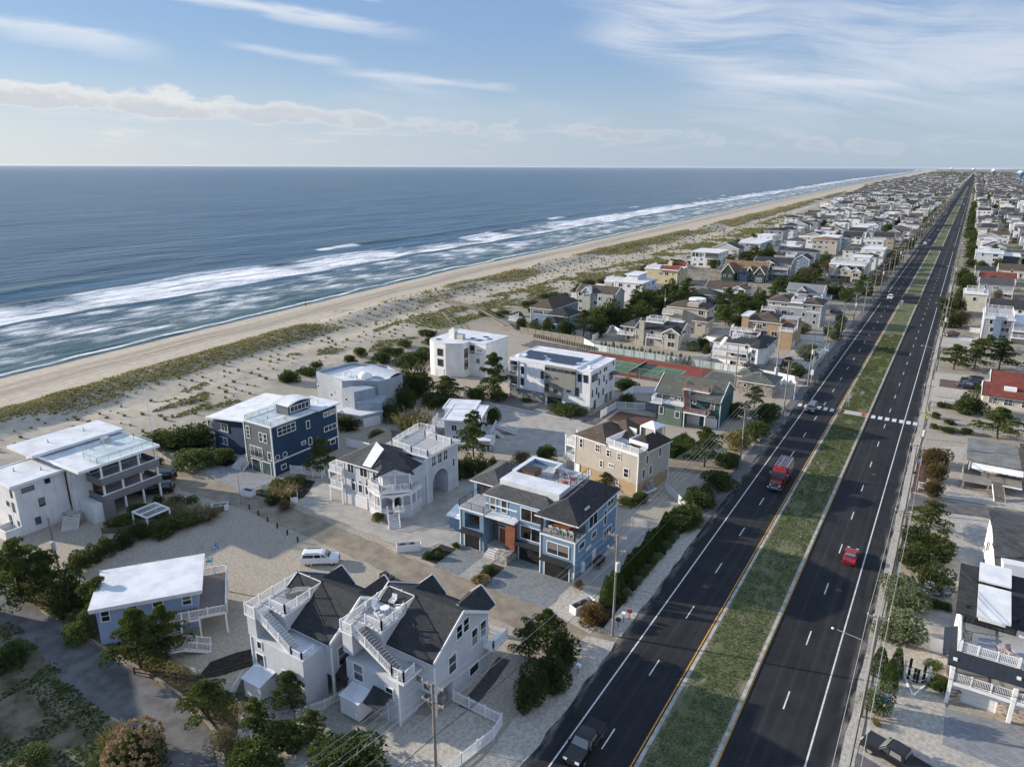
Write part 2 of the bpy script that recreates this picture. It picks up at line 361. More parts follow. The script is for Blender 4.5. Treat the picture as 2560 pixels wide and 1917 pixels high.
# ------------------------------------------------------------------ sand material, with beach tracks, dune cover and inland gravel
def land_material():
    m = bpy.data.materials.new('sand_and_gravel'); m.use_nodes = True; n = NT(m.node_tree); b = n.n['Principled BSDF']
    b.inputs['Roughness'].default_value = 0.95; b.inputs['Specular IOR Level'].default_value = 0.1
    P = n.new('ShaderNodeNewGeometry').outputs['Position']; x, y, z = n.sep(P)
    off = n.attr('off'); cover = n.attr('cover'); town = n.attr('town')
    big = n.noise(P, 0.06, 5.0, 0.6); mid = n.noise(P, 0.5, 6.0, 0.65); fine = n.noise(P, 3.0, 5.0, 0.7)
    sand = n.mix(n.ramp(mid, 0.25, 0.75), (0.39, 0.335, 0.262, 1), (0.54, 0.48, 0.395, 1))
    sand = n.mix(n.math('MULTIPLY', n.ramp(fine, 0.45, 0.75), 0.4), sand, (0.27, 0.225, 0.17, 1))
    # wet strip by the water, wheel tracks higher up
    wet = n.ramp(n.math('ADD', off, n.math('MULTIPLY', big, 6.0)), 8.0, 2.5)
    sand = n.mix(n.math('MULTIPLY', wet, 0.75), sand, (0.17, 0.14, 0.11, 1))
    wob = n.math('ADD', off, n.math('MULTIPLY', n.noise(n.vec(0.0, n.math('MULTIPLY', y, 0.012), 1.0), 1.0, 3.0), 9.0))
    tr = n.noise(n.vec(n.math('MULTIPLY', wob, 0.75), n.math('MULTIPLY', y, 0.012), 0.0), 1.0, 5.0, 0.75)
    tm = n.math('MULTIPLY', n.math('MULTIPLY', n.ramp(wob, 14.0, 19.0), n.ramp(wob, 32.0, 24.0)), n.ramp(tr, 0.44, 0.62))
    for q in (15.6, 17.1, 21.4, 22.9, 23.8, 25.3):                    # pairs of ruts
        tm = n.math('MAXIMUM', tm, n.math('MULTIPLY', n.ramp(n.math('ABSOLUTE', n.math('SUBTRACT', wob, q)), 0.42, 0.12), 0.9))
    sand = n.mix(n.math('MULTIPLY', tm, 0.72), sand, (0.15, 0.125, 0.10, 1))
    # low dune cover between the tufts
    cv = n.math('MULTIPLY', cover, n.ramp(n.math('ADD', n.math('MULTIPLY', mid, 0.5), n.math('MULTIPLY', fine, 0.5)), 0.35, 0.62))
    grass = n.mix(n.ramp(big, 0.35, 0.65), (0.25, 0.205, 0.115, 1), (0.20, 0.185, 0.085, 1))
    C = n.mix(cv, sand, grass)
    # inland: pebble gravel, dirt, patches of ground cover further off
    pebble = n.mix(n.ramp(fine, 0.3, 0.7), (0.285, 0.245, 0.195, 1), (0.46, 0.405, 0.33, 1))
    pebble = n.mix(n.math('MULTIPLY', n.ramp(mid, 0.5, 0.75), 0.55), pebble, (0.24, 0.195, 0.15, 1))
    far = n.ramp(y, 150.0, 420.0)
    gr = n.math('MULTIPLY', n.ramp(n.math('ADD', mid, n.math('MULTIPLY', big, 0.6)), 0.62, 0.95), far)
    pebble = n.mix(gr, pebble, (0.075, 0.075, 0.045, 1))
    C = n.mix(town, C, pebble)
    n.l.new(C, b.inputs['Base Color'])
    h = n.math('ADD', n.math('MULTIPLY', fine, 0.12), n.math('MULTIPLY', tm, -0.08))
    bn = n.new('ShaderNodeBump'); bn.inputs['Strength'].default_value = 0.5; n.l.new(h, bn.inputs['Height']); n.l.new(bn.outputs[0], b.inputs['Normal'])
    return m
LAND = land_material()
ys = [-300.0, -200, -120, -60]
while ys[-1] < 30000: ys.append(ys[-1] + max(2.2, abs(ys[-1]) * 0.012))
ys = np.array(ys)
u = np.concatenate([np.linspace(-0.10, 0, 4)[:-1], np.linspace(0, 1, 22)])            # below water .. toe
v = np.linspace(0, 1, 40)[1:]                                                        # toe .. behind the dunes
sx, tx, cx_ = shore(ys)[:, None], toe(ys)[:, None], (scrub(ys) + 18)[:, None]
XX = np.concatenate([sx + (tx - sx) * u[None], tx + (cx_ - tx) * v[None]], 1)
XX = np.concatenate([XX, cx_ + np.array([30.0, 80.0])[None], np.maximum(cx_ + 160, 3000 + 0 * cx_)], 1)
YY = np.repeat(ys[:, None], XX.shape[1], 1)
ZZ = ground_z(XX, YY); ZZ[:, -4:] = 0.0
offa = XX - shore(YY)
rel = (XX - toe(YY)) / (scrub(YY) - toe(YY))
dens = fbm(XX / 14.0 + 9, YY / 30.0, 4)
cov = np.clip((dens - 0.42) * 5, 0, 1) * np.clip(1 - np.abs(rel - 0.25) / 0.34, 0, 1)
cov = np.maximum(cov, np.clip((rel - 0.72) / 0.2, 0, 1) * np.clip((fbm(XX / 11.0, YY / 18.0, 3) - 0.33) * 5, 0, 1))
cov = np.maximum(cov, np.clip((dens - 0.36) * 6, 0, 1) * ((rel > 0.02) & (rel < 0.36)) * 0.95)
cov = cov * (rel > 0) * np.where((YY < 90) & (rel > .5), 0.15, 1) * .8
twn = np.clip((XX - scrub(YY) - 4) / 8.0, 0, 1)
tag(grid_mesh('terrain', XX, YY, ZZ, LAND, dict(off=offa, cover=cov, town=twn)), kind='structure')

# ------------------------------------------------------------------ sea
def sea_material():
    m = bpy.data.materials.new('sea_water'); m.use_nodes = True; n = NT(m.node_tree); b = n.n['Principled BSDF']
    P = n.new('ShaderNodeNewGeometry').outputs['Position']; x, y, z = n.sep(P)
    foam = n.attr('foam'); dep = n.attr('deep'); hgt_ = n.attr('crest')
    lace = n.noise(n.vmul(P, (0.42, 0.17, 0.35)), 1.0, 8.0, 0.75, 0.6); lace2 = n.noise(n.vmul(P, (1.6, 0.8, 1.0)), 1.0, 5.0, 0.72, 0.5)
    lc = n.math('ADD', n.math('MULTIPLY', lace, 0.55), n.math('MULTIPLY', lace2, 0.45))
    fm = n.ramp(n.math('SUBTRACT', lc, n.math('SUBTRACT', 0.98, n.math('MULTIPLY', foam, 0.78))), -0.16, 0.30)
    streak_ = n.noise(n.vmul(P, (0.030, 0.0045, 0.02)), 1.0, 5.0, 0.6, 0.4)
    deepc = n.mix(n.ramp(streak_, 0.35, 0.7), (0.014, 0.052, 0.098, 1), (0.042, 0.108, 0.170, 1))
    shal = n.mix(n.ramp(lace, 0.3, 0.7), (0.030, 0.080, 0.095, 1), (0.065, 0.110, 0.105, 1))
    C = n.mix(dep, shal, deepc)
    C = n.mix(n.ramp(hgt_, 0.25, 0.9), C, n.mix(0.5, C, (0.10, 0.13, 0.075, 1)))
    C = n.mix(fm, C, (0.78, 0.79, 0.80, 1))
    n.l.new(C, b.inputs['Base Color'])
    n.l.new(n.math('MULTIPLY_ADD', fm, 0.50, 0.27), b.inputs['Roughness'])
    b.inputs['IOR'].default_value = 1.33; n.l.new(n.math('MULTIPLY_ADD', fm, -0.15, 0.24), b.inputs['Specular IOR Level'])
    # ripples, chop and swell
    w1 = n.noise(n.vmul(P, (0.50, 0.16, 0.3)), 1.0, 4.0, 0.6, 0.3); w2 = n.noise(n.vmul(P, (0.075, 0.022, 0.05)), 1.0, 4.0, 0.55, 0.5)
    w3 = n.noise(P, 2.2, 4.0, 0.65)
    hh = n.math('ADD', n.math('ADD', n.math('MULTIPLY', w1, 0.6), n.math('MULTIPLY', w2, 4.6)), n.math('ADD', n.math('MULTIPLY', w3, 0.10), n.math('MULTIPLY', fm, 0.12)))
    bn = n.new('ShaderNodeBump'); bn.inputs['Strength'].default_value = 0.85; bn.inputs['Distance'].default_value = 1.0
    n.l.new(hh, bn.inputs['Height']); n.l.new(bn.outputs[0], b.inputs['Normal'])
    return m
ys2 = [-250.0, -120]
while ys2[-1] < 54000: ys2.append(ys2[-1] + max(2.4, abs(ys2[-1]) * 0.009))
ys2 = np.array(ys2)
o = list(np.arange(-4, 150, 0.9))
while o[-1] < 700: o.append(o[-1] + 3.0)
while o[-1] < 56000: o.append(o[-1] * 1.13)
o = np.array(o)
OX = shore(ys2)[:, None] - o[None]; OY = np.repeat(ys2[:, None], len(o), 1); D = np.repeat(o[None], len(ys2), 0)
def wob(y, amp, per, k): return (fbm(y / per, y * 0 + k, 3) - 0.5) * 2 * amp
z = np.full_like(D, -0.95); foam = np.zeros_like(D); crest = np.zeros_like(D)
# breakers: (distance off shore, wander, period, height, width, seed)
patch = fbm(OX / 9.0, OY / 16.0, 4); patch2 = fbm(OX / 3.5 + 40, OY / 8.0, 3)
cr = {}
for c0, wa, per, amp, wid, k in [(60, 7, 60, 0.5, 3.0, 1.5), (99, 11, 75, 0.95, 4.0, 2.5), (134, 10, 110, 1.05, 6.0, 3.5), (18, 8, 45, 0.4, 3.2, 4.5), (176, 14, 140, 0.85, 8.0, 5.5)]:
    gate = np.clip((fbm(OY / (per * 1.3), OY * 0 + k + 40, 2) - 0.30) * 4, 0.15, 1); d = D - (c0 + wob(OY, wa, per, k)); cr[c0] = d
    prof = np.where(d > 0, np.exp(-(d / (wid * 2.0)) ** 2), np.exp(-(d / (wid * 0.75)) ** 2))
    z += prof * amp * gate; crest = np.maximum(crest, prof * gate)
brk = np.clip((fbm(OY / 55.0, OY * 0 + 72.5, 3) - 0.34) * 5, 0, 1)                       # where the outer wave is breaking
outer = 1 / (1 + np.exp(cr[99] / 2.0)); inner = 1 / (1 + np.exp(-cr[60] / 1.5))
foam = outer * inner * (0.86 + (patch - 0.45) * .5 + (patch2 - .5) * .5) * (0.62 + 0.38 * np.maximum(brk, np.clip(1 - (cr[60] - 4) / 22.0, 0, 1)))
foam = np.maximum(foam, brk * np.exp(-((cr[99] + 1.5) / 3.0) ** 2))
foam = np.maximum(foam, (1 - inner) * np.clip(D / 14.0, 0, 1) * (0.56 + (patch - 0.45) * .7 + (patch2 - .5) * .6))
foam = np.maximum(foam, np.exp(-((cr[60] - 2.6) / 1.6) ** 2) * .95); foam *= np.where((cr[60] > -2.2) & (cr[60] < 0.4), 0.25, 1)  # foam thinned along the inner breaker's front to paint its shadowed dark line
cap = np.clip((fbm(OY / 60.0, OY * 0 + 93.5, 3) - 0.60) * 8, 0, 1); foam = np.maximum(foam, cap * np.exp(-((cr[134] + 4) / 6.0) ** 2))
edge = D - (2.0 + wob(OY, 3.0, 16, 8.2))
foam = np.maximum(foam, np.exp(-(edge / 1.7) ** 2) * 0.95)
foam = np.maximum(foam, np.clip(1 - np.abs(D - 8) / 6.0, 0, 1) * np.clip((patch - 0.5) * 4, 0, 0.7))
z += np.clip(D / 60, 0, 1) * (np.sin(D / 17.0 + fbm(OX / 90, OY / 160, 3) * 14) * 0.28) * (D < 600)
z = np.where(D < 12, np.maximum(z, -0.95) + (12 - np.clip(D, 0, 12)) * 0.012, z)
deep = np.clip((D - 12) / 75.0, 0, 1) ** 0.7
SEA = sea_material()
tag(grid_mesh('sea', OX[:, ::-1], OY[:, ::-1], z[:, ::-1], SEA, dict(foam=foam[:, ::-1], deep=deep[:, ::-1], crest=crest[:, ::-1])), kind='structure')
# the bay behind the island, far right
bay = MB().poly([(900, 1500, 0.03), (60000, 1500, 0.03), (60000, 45000, 0.03), (1250, 45000, 0.03), (620, 12000, 0.03)]).obj('bay_water', SEA); tag(bay, kind='structure')

# ------------------------------------------------------------------ roads and paved ground
ASPH = mat('asphalt', (0.028, 0.029, 0.032), 0.85, 0.10, 0.25, bump=0.02, bscale=20.0, spec=0.12)
def worn_asphalt():
    n = NT(ASPH.node_tree); b = n.n['Principled BSDF']; C = b.inputs['Base Color'].links[0].from_socket; P = n.new('ShaderNodeNewGeometry').outputs['Position']; x, y, z = n.sep(P)
    st = n.noise(n.vmul(P, (1.5, 0.018, 1)), 1.0, 5.0, 0.6); C = n.mix(n.math('MULTIPLY', n.ramp(st, 0.42, 0.72), 0.5), C, (0.060, 0.059, 0.060, 1))          # wheel paths
    pt = n.noise(n.vmul(P, (0.12, 0.03, 1)), 1.0, 2.0, 0.4); C = n.mix(n.math('MULTIPLY', n.ramp(pt, 0.56, 0.60), 0.35), C, (0.020, 0.021, 0.024, 1))      # relaid patches
    v = n.new('ShaderNodeTexVoronoi', feature='DISTANCE_TO_EDGE'); n.l.new(n.vmul(P, (0.16, 0.05, 1)), v.inputs['Vector']); cw = n.noise(P, 0.8, 4.0)
    C = n.mix(n.math('MULTIPLY', n.ramp(n.math('ADD', v.outputs['Distance'], n.math('MULTIPLY', cw, 0.03)), 0.026, 0.016), 0.6), C, (0.018, 0.018, 0.02, 1))  # sealed cracks
    edge = n.ramp(n.math('ABSOLUTE', n.math('ADD', x, 14.7)), 11.2, 12.7); sp = n.noise(n.vmul(P, (1.2, 0.25, 1)), 1.0, 4.0); C = n.mix(n.math('MULTIPLY', edge, n.ramp(sp, 0.40, 0.70)), C, (0.30, 0.27, 0.225, 1))  # sand blown on the edges
    n.l.new(C, b.inputs['Base Color'])
worn_asphalt()
SHOU = mat('grey_gravel_lane', (0.135, 0.132, 0.13), 0.95, 0.14, 0.6, bump=0.03, bscale=12.0)
LINEW = mat('white_road_paint', (0.66, 0.66, 0.64), 0.7, 0.10, 2.0)
LINEY = mat('orange_yellow_road_paint', (0.62, 0.30, 0.045), 0.7, 0.12, 2.0)
KERB = mat('kerb_concrete', (0.40, 0.38, 0.34), 0.9, 0.16, 0.9)
TURF = mat('mown_grass', (0.066, 0.082, 0.031), 0.95, 0.2, 0.7, c2=(0.150, 0.158, 0.070), bump=0.06, bscale=6.0)
def bare_spots():
    n = NT(TURF.node_tree); b = n.n['Principled BSDF']; C = b.inputs['Base Color'].links[0].from_socket; P = n.new('ShaderNodeNewGeometry').outputs['Position']; x, y, z = n.sep(P)
    f = n.noise(n.vmul(P, (.55, .22, 1)), 1.0, 5.0, .65); e = n.ramp(n.math('ABSOLUTE', n.math('ADD', x, 15.15)), 2.0, 2.9)
    n.l.new(n.mix(n.math('MULTIPLY', n.ramp(n.math('ADD', f, n.math('MULTIPLY', e, .16)), .56, .70), .75), C, (.24, .20, .14, 1)), b.inputs['Base Color'])
bare_spots()
PEBB = mat('white_pebble_gravel', (0.33, 0.30, 0.255), 0.95, 0.1, 2.5, c2=(0.52, 0.475, 0.41), bump=0.06, bscale=9.0)
SANDY = mat('packed_sand_lane', (0.20, 0.165, 0.125), 0.95, 0.1, 0.45, c2=(0.315, 0.265, 0.20), bump=0.02, bscale=3.0)
REDP = mat('red_tactile_paving', (0.42, 0.045, 0.04), 0.8)
SHEETN = [0]; SHEETZ = {}
def sheet(name, pts, zz, m, kind='structure', parent=None):
    if parent is None and name != 'asphalt_road': SHEETN[0] += 1; zz += .0022 * SHEETN[0]
    if parent is not None and parent.name in SHEETZ: zz += SHEETZ[parent.name] - .012
    o_ = MB().poly([(p[0], p[1], zz) for p in pts]).obj(name, m, parent)
    if parent is None: tag(o_, kind=kind); SHEETZ[o_.name] = zz
    return o_
def rect(name, x0, x1, y0, y1, zz, m, **k): return sheet(name, [(x0, y0), (x1, y0), (x1, y1), (x0, y1)], zz, m, **k)
def wavy(x0, x1, y0, y1, amp=0.35, step=3.0, seed=1):
    """rectangle with ragged edges"""
    rn = random.Random(seed); pts = []
    def seg(ax, ay, bx, by):
        L = math.hypot(bx - ax, by - ay); k = max(2, int(L / step))
        for i in range(k):
            t = i / k; pts.append((ax + (bx - ax) * t + rn.uniform(-amp, amp), ay + (by - ay) * t + rn.uniform(-amp, amp)))
    seg(x0, y0, x1, y0); seg(x1, y0, x1, y1); seg(x1, y1, x0, y1); seg(x0, y1, x0, y0)
    return pts
rect('asphalt_road', -27.3, -2.1, -120, 9000, 0.012, ASPH)
GAPS = [(330, 356), (565, 595), (803, 830), (1040, 1066), (1276, 1302), (1512, 1540), (1750, 1778), (1990, 2016)]
ROADS = bpy.data.objects['asphalt_road']
zl = 0.017
for x in (-25.05, -4.85):
    yy = -100
    for a, b in GAPS[:6] + [(2600, 2601)]:
        rect('edge_line', x - 0.08, x + 0.08, yy, a - 2, zl, LINEW, parent=ROADS); yy = b + 2
# the parking line of the right shoulder is broken up further off
for a, b in [(-100, 565), (595, 800), (830, 1270)]:
    yy = a
    for x in (-18.62, -11.88): rect('yellow_line', x - 0.07, x + 0.07, a, b, zl, LINEY, parent=ROADS)
dash = MB().poly([(-0.07, 0, 0), (0.07, 0, 0), (0.07, 3.05, 0), (-0.07, 3.05, 0)]).mesh('lane_dash', LINEW)
for x, y0 in ((-21.80, 51.4), (-8.20, 66.2)):
    for k in range(-3, 78):
        link('lane_dash', dash, ROADS, (x, y0 + 12.19 * k - (0.0 if x < -15 else 0.0), zl))
bar = MB().poly([(-0.42, 0, 0), (0.42, 0, 0), (0.42, 2.3, 0), (-0.42, 2.3, 0)]).mesh('crosswalk_bar', LINEW)
for x in [-26.6, -25.2, -23.8, -22.4, -21.0, -19.6] + [-11.0, -9.6, -8.2, -6.8, -5.4, -4.0, -2.7]:
    link('crosswalk_bar', bar, ROADS, (x, 169.4, 0.021))
# grass median in lengths, each with kerb stones
MED_ENDS = []
ya = -100.0
for a, b in GAPS + [(2600, 2601)]: MED_ENDS.append((ya, a)); ya = b
kst = MB().box(-0.19, 0.19, 0.015, 2.985, 0.0, 0.15).mesh('kerb_stone', KERB)
for i, (a, b) in enumerate(MED_ENDS):
    g = MB().prism([(-18.0, a + 0.8), (-17.2, a + .1), (-13.0, a + .1), (-12.3, a + 0.8), (-12.3, b - 0.8), (-13.0, b - .1), (-17.2, b - .1), (-18.0, b - 0.8)], 0.0, 0.14)
    g = g.obj('grass_median', TURF); tag(g, kind='structure')
    if i < 2:
        for x in (-18.16, -12.14):
            yy = max(a, 18.0)
            while yy < b - 2.5:
                link('kerb_stone', kst, g, (x, yy, 0.0)); yy += 3.0
        for yy in (a, b):
            if yy > 0: MB().box(-17.95, -12.35, yy - 0.2, yy + 0.2, 0, 0.15).obj('kerb_end', KERB, g)
    elif i < 6:
        for x in (-18.16, -12.14): MB().box(x - 0.19, x + 0.19, a, b, 0, 0.15).obj('kerb_run', KERB, g)
walk = MB().box(-17.9, -12.4, 169.3, 171.8, 0.1, 0.155).obj('median_walk', CONC); tag(walk, kind='structure')
for x in (-17.75, -13.35): rect('tactile_plate', x, x + 0.8, 169.4, 171.7, 0.159, REDP, parent=walk)
# grass blades on the median so that it is not a flat sheet
rng = np.random.RandomState(3)
def blades(name, xs, ysv, zs, h, wd, m, lean=0.5, per=4, kind='stuff', label=None, cat=None, seed=1):
    """many small tufts as one mesh of triangles"""
    r = np.random.RandomState(seed); n = len(xs)
    X = np.repeat(xs, per); Y = np.repeat(ysv, per); Z = np.repeat(zs, per); H = np.repeat(h, per) * r.uniform(0.6, 1.15, n * per); W = np.repeat(wd, per) * r.uniform(0.7, 1.3, n * per)
    a = r.uniform(0, 2 * np.pi, n * per); ca, sa = np.cos(a), np.sin(a)
    t = r.uniform(0, 2 * np.pi, n * per); le = r.uniform(0, lean, n * per) * H
    sp = r.uniform(0, 0.5, n * per) * W
    bx, by = X + np.cos(t) * sp, Y + np.sin(t) * sp
    v0 = np.stack([bx - ca * W * .5, by - sa * W * .5, Z], 1); v1 = np.stack([bx + ca * W * .5, by + sa * W * .5, Z], 1)
    v2 = np.stack([bx + np.cos(t) * le, by + np.sin(t) * le, Z + H], 1)
    V = np.stack([v0, v1, v2], 1).reshape(-1, 3); k = len(V) // 3
    me = bpy.data.meshes.new(name); me.vertices.add(len(V)); me.vertices.foreach_set('co', V.reshape(-1).astype(np.float32))
    me.loops.add(len(V)); me.loops.foreach_set('vertex_index', np.arange(len(V), dtype=np.int32))
    me.polygons.add(k); me.polygons.foreach_set('loop_start', np.arange(0, len(V), 3, dtype=np.int32)); me.update(calc_edges=True)
    me.materials.append(m); me.validate()
    return tag(link(name, me), label, cat, None, kind)
# low white-flowering weeds in patches on the near median
nn = 9000; mx = rng.uniform(-17.8, -12.5, nn); my = rng.uniform(30, 160, nn) ** 1.0
WEED = mat('pale_seed_heads', (0.42, 0.42, 0.36), 0.9, 0.2)
keep = (fbm(mx / 2.0, my / 9.0, 3) > 0.56) & ((my < 168.6) | (my > 172.4))
blades('seed_heads', mx[keep], my[keep], np.full(keep.sum(), 0.14), np.full(keep.sum(), 0.12), np.full(keep.sum(), 0.07), WEED, 0.6, 2, label='pale seed heads scattered through the median grass', cat='weeds', seed=2)
GRASSL = leafmat('median_grass_blades', (0.066, 0.088, 0.030), (0.165, 0.175, 0.075), 0.0, 0.2)
nn = 46000; mx = rng.uniform(-17.9, -12.4, nn); my = 25 + (rng.rand(nn) ** 1.5) * 240
kp = ((my < 168.8) | (my > 172.2)) & (fbm(mx / 1.3, my / 4.0, 3) > .36); mx, my = mx[kp], my[kp]; nn = len(mx)
blades('median_grass', mx, my, np.full(nn, 0.135), np.full(nn, 0.055) + 0.0003 * my, np.full(nn, 0.07) + 0.0009 * my, GRASSL, 0.9, 2, label='short uneven green grass covering the road median', cat='grass', seed=4)
# ------------------------------------------------------------------ house kit
def paint(name, c, kind='siding', p=0.22, var=0.04): return mat(name, c, 0.75, var, 0.5, kind=kind, p=p)
def clear_glass(name, c, f):
    m = bpy.data.materials.new(name); m.use_nodes = True; n = NT(m.node_tree); b = n.n['Principled BSDF']
    b.inputs['Base Color'].default_value = col(c); b.inputs['Roughness'].default_value = 0.05
    t = n.new('ShaderNodeBsdfTransparent'); t.inputs[0].default_value = (0.86, 0.93, 0.91, 1)
    ms = n.new('ShaderNodeMixShader'); ms.inputs[0].default_value = f
    n.l.new(t.outputs[0], ms.inputs[1]); n.l.new(b.outputs[0], ms.inputs[2]); n.l.new(ms.outputs[0], n.n['Material Output'].inputs['Surface']); return m
RAILGLASS = clear_glass('rail_glass', (0.45, 0.6, 0.58), 0.28)
GARW = mat('white_garage_panel', (0.74, 0.74, 0.74), 0.6, 0.03, kind='siding', p=0.55)
GARK = mat('black_garage_panel', (0.022, 0.021, 0.022), 0.45, 0.1, kind='siding', p=0.55)
GARG = mat('grey_garage_panel', (0.24, 0.235, 0.22), 0.7, 0.05, kind='board', p=0.3)
FACE = {'S': 0.0, 'E': math.pi / 2, 'N': math.pi, 'W': -math.pi / 2}
WCACHE = {}
def win_mesh(w_, h_, c_, r_, fm, fw, pm):
    k = (round(w_, 2), round(h_, 2), c_, r_, fm.name, fw, pm.name)
    if k not in WCACHE:
        f = MB(); a = w_ / 2
        f.box(-a - fw, a + fw, -0.07, 0.02, -fw, 0); f.box(-a - fw, a + fw, -0.07, 0.02, h_, h_ + fw)
        f.box(-a - fw, -a, -0.07, 0.02, 0, h_); f.box(a, a + fw, -0.07, 0.02, 0, h_)
        t = min(0.07, fw * 0.8)
        for i in range(1, c_): x = -a + w_ * i / c_; f.box(x - t / 2, x + t / 2, -0.06, 0.02, 0, h_)
        for i in range(1, r_): zz = h_ * i / r_; f.box(-a, a, -0.055, 0.02, zz - t / 2, zz + t / 2)
        g = MB().box(-a, a, -0.03, 0.02, 0, h_)
        WCACHE[k] = (f.mesh('window', fm), g.mesh('pane', pm))
    return WCACHE[k]
class House:
    def __init__(s, name, label, x=0, y=0, rz=0.0, cat='house', group=None, z=0.0, local=False):
        s.off = (0, 0) if (local or rz) else (x, y)      # parts of axis-aligned houses are given in world metres
        s.o = thing(name, label, cat, (x, y, z), rz, group); s.wm = TRIM; s.pm = GLASS
    def part(s, name, mb, m, parent=None, smooth=False):
        if s.off != (0, 0): mb.v = [(a - s.off[0], b - s.off[1], c) for a, b, c in mb.v]
        return mb.obj(name, m, parent or s.o, smooth=smooth)
    def block(s, x0, x1, y0, y1, z0, z1, m, name='wall'): return s.part(name, MB().box(x0, x1, y0, y1, z0, z1), m)
    def prism(s, pts, z0, z1, m, name='wall'): return s.part(name, MB().prism(pts, z0, z1), m)
    def corner(s, pts, z0, z1, w_=0.16, m=None):
        for x, y in pts: s.part('corner_board', MB().box(x - w_ / 2, x + w_ / 2, y - w_ / 2, y + w_ / 2, z0, z1), m or TRIM)
    def at(s, face, a, z, plane):
        p = (a, plane, z) if face in 'SN' else (plane, a, z)
        return (p[0] - s.off[0], p[1] - s.off[1], p[2])
    def win(s, face, a, z, w_, h_, plane, c=1, r=1, fm=None, pm=None, fw=0.11, name='window'):
        fme, gme = win_mesh(w_, h_, c, r, fm or s.wm, fw, pm or s.pm)
        o_ = link(name, fme, s.o, s.at(face, a, z, plane), FACE[face]); link('pane', gme, o_); return o_
    def wins(s, face, plane, lst, **k):
        for t in lst: s.win(face, t[0], t[1], t[2], t[3], plane, *(t[4:]), **k)
    def round_win(s, face, a, z, r, plane):
        f = MB(); g = MB(); n = 16
        for i in range(n):
            t0, t1 = 2 * math.pi * i / n, 2 * math.pi * (i + 1) / n
            p = [(q * math.cos(t), -0.07, q * math.sin(t)) for t, q in ((t0, r * 1.3), (t1, r * 1.3), (t1, r), (t0, r))]; f.poly(p)
        for t, q in [(0, 0)]: g.poly([(r * math.cos(2 * math.pi * i / n), -0.035, r * math.sin(2 * math.pi * i / n)) for i in range(n)])
        f.v += [(v_[0], 0.0, v_[2]) for v_ in f.v]
        o_ = link('round_window', f.mesh('round_window', s.wm), s.o, s.at(face, a, z, plane), FACE[face]); g.obj('pane', s.pm, o_)
    def door(s, face, a, z, w_, h_, plane, m, name='door', fm=None):
        f = MB().box(-w_ / 2 - 0.12, -w_ / 2, -0.08, 0.02, 0, h_ + 0.12); f.box(w_ / 2, w_ / 2 + 0.12, -0.08, 0.02, 0, h_ + 0.12); f.box(-w_ / 2, w_ / 2, -0.08, 0.02, h_, h_ + 0.12)
        o_ = link(name, MB().box(-w_ / 2, w_ / 2, -0.04, 0.02, 0, h_).mesh(name, m), s.o, s.at(face, a, z, plane), FACE[face])
        f.obj('door_frame', fm or TRIM, o_); return o_
    def flat(s, x0, x1, y0, y1, z, over=0.3, th=0.3, m=None, name='roof', edge=None):
        """flat roof slab with a thin raised edge"""
        m = m or ROOFW; X0, X1, Y0, Y1 = x0 - over, x1 + over, y0 - over, y1 + over
        r = s.part(name, MB().box(X0, X1, Y0, Y1, z, z + th), m)
        e = 0.22; k = 0.10; mb = MB()
        mb.box(X0 - .004, X1 + .004, Y0 - .004, Y0 + e, z - .004, z + th + k); mb.box(X0 - .004, X1 + .004, Y1 - e, Y1 + .004, z - .004, z + th + k)
        mb.box(X0 - .004, X0 + e, Y0 + e, Y1 - e, z - .004, z + th + k); mb.box(X1 - e, X1 + .004, Y0 + e, Y1 - e, z - .004, z + th + k)
        s.part('roof_edge', mb, edge or TRIM, r); return r
    def hip(s, x0, x1, y0, y1, z, rise, over=0.5, m=None, name='roof', fascia=True, top=None):
        m = m or SHGREY; X0, X1, Y0, Y1 = x0 - over, x1 + over, y0 - over, y1 + over; W, D_ = X1 - X0, Y1 - Y0
        mb = MB(); c = min(W, D_) / 2 if top is None else top
        if top is not None or abs(W - D_) > 0.3 or True:
            a, b = (X0 + c, Y0 + c), (X1 - c, Y1 - c); q = [(X0, Y0, z), (X1, Y0, z), (X1, Y1, z), (X0, Y1, z)]
            t = [(a[0], a[1], z + rise), (b[0], a[1], z + rise), (b[0], b[1], z + rise), (a[0], b[1], z + rise)]
            for i in range(4):
                j = (i + 1) % 4; pts = [q[i], q[j], t[j], t[i]]; pts = [p for k, p in enumerate(pts) if k == 0 or (Vector(p) - Vector(pts[k - 1])).length > 1e-4]
                mb.poly(pts)
            if abs(b[0] - a[0]) > 1e-3 and abs(b[1] - a[1]) > 1e-3: mb.poly(t)
        r = s.part(name, mb, m)
        if fascia: s.part('fascia', MB().box(X0 + .02, X1 - .02, Y0 + .02, Y1 - .02, z - 0.22, z - 0.006), TRIM, r)
        return r
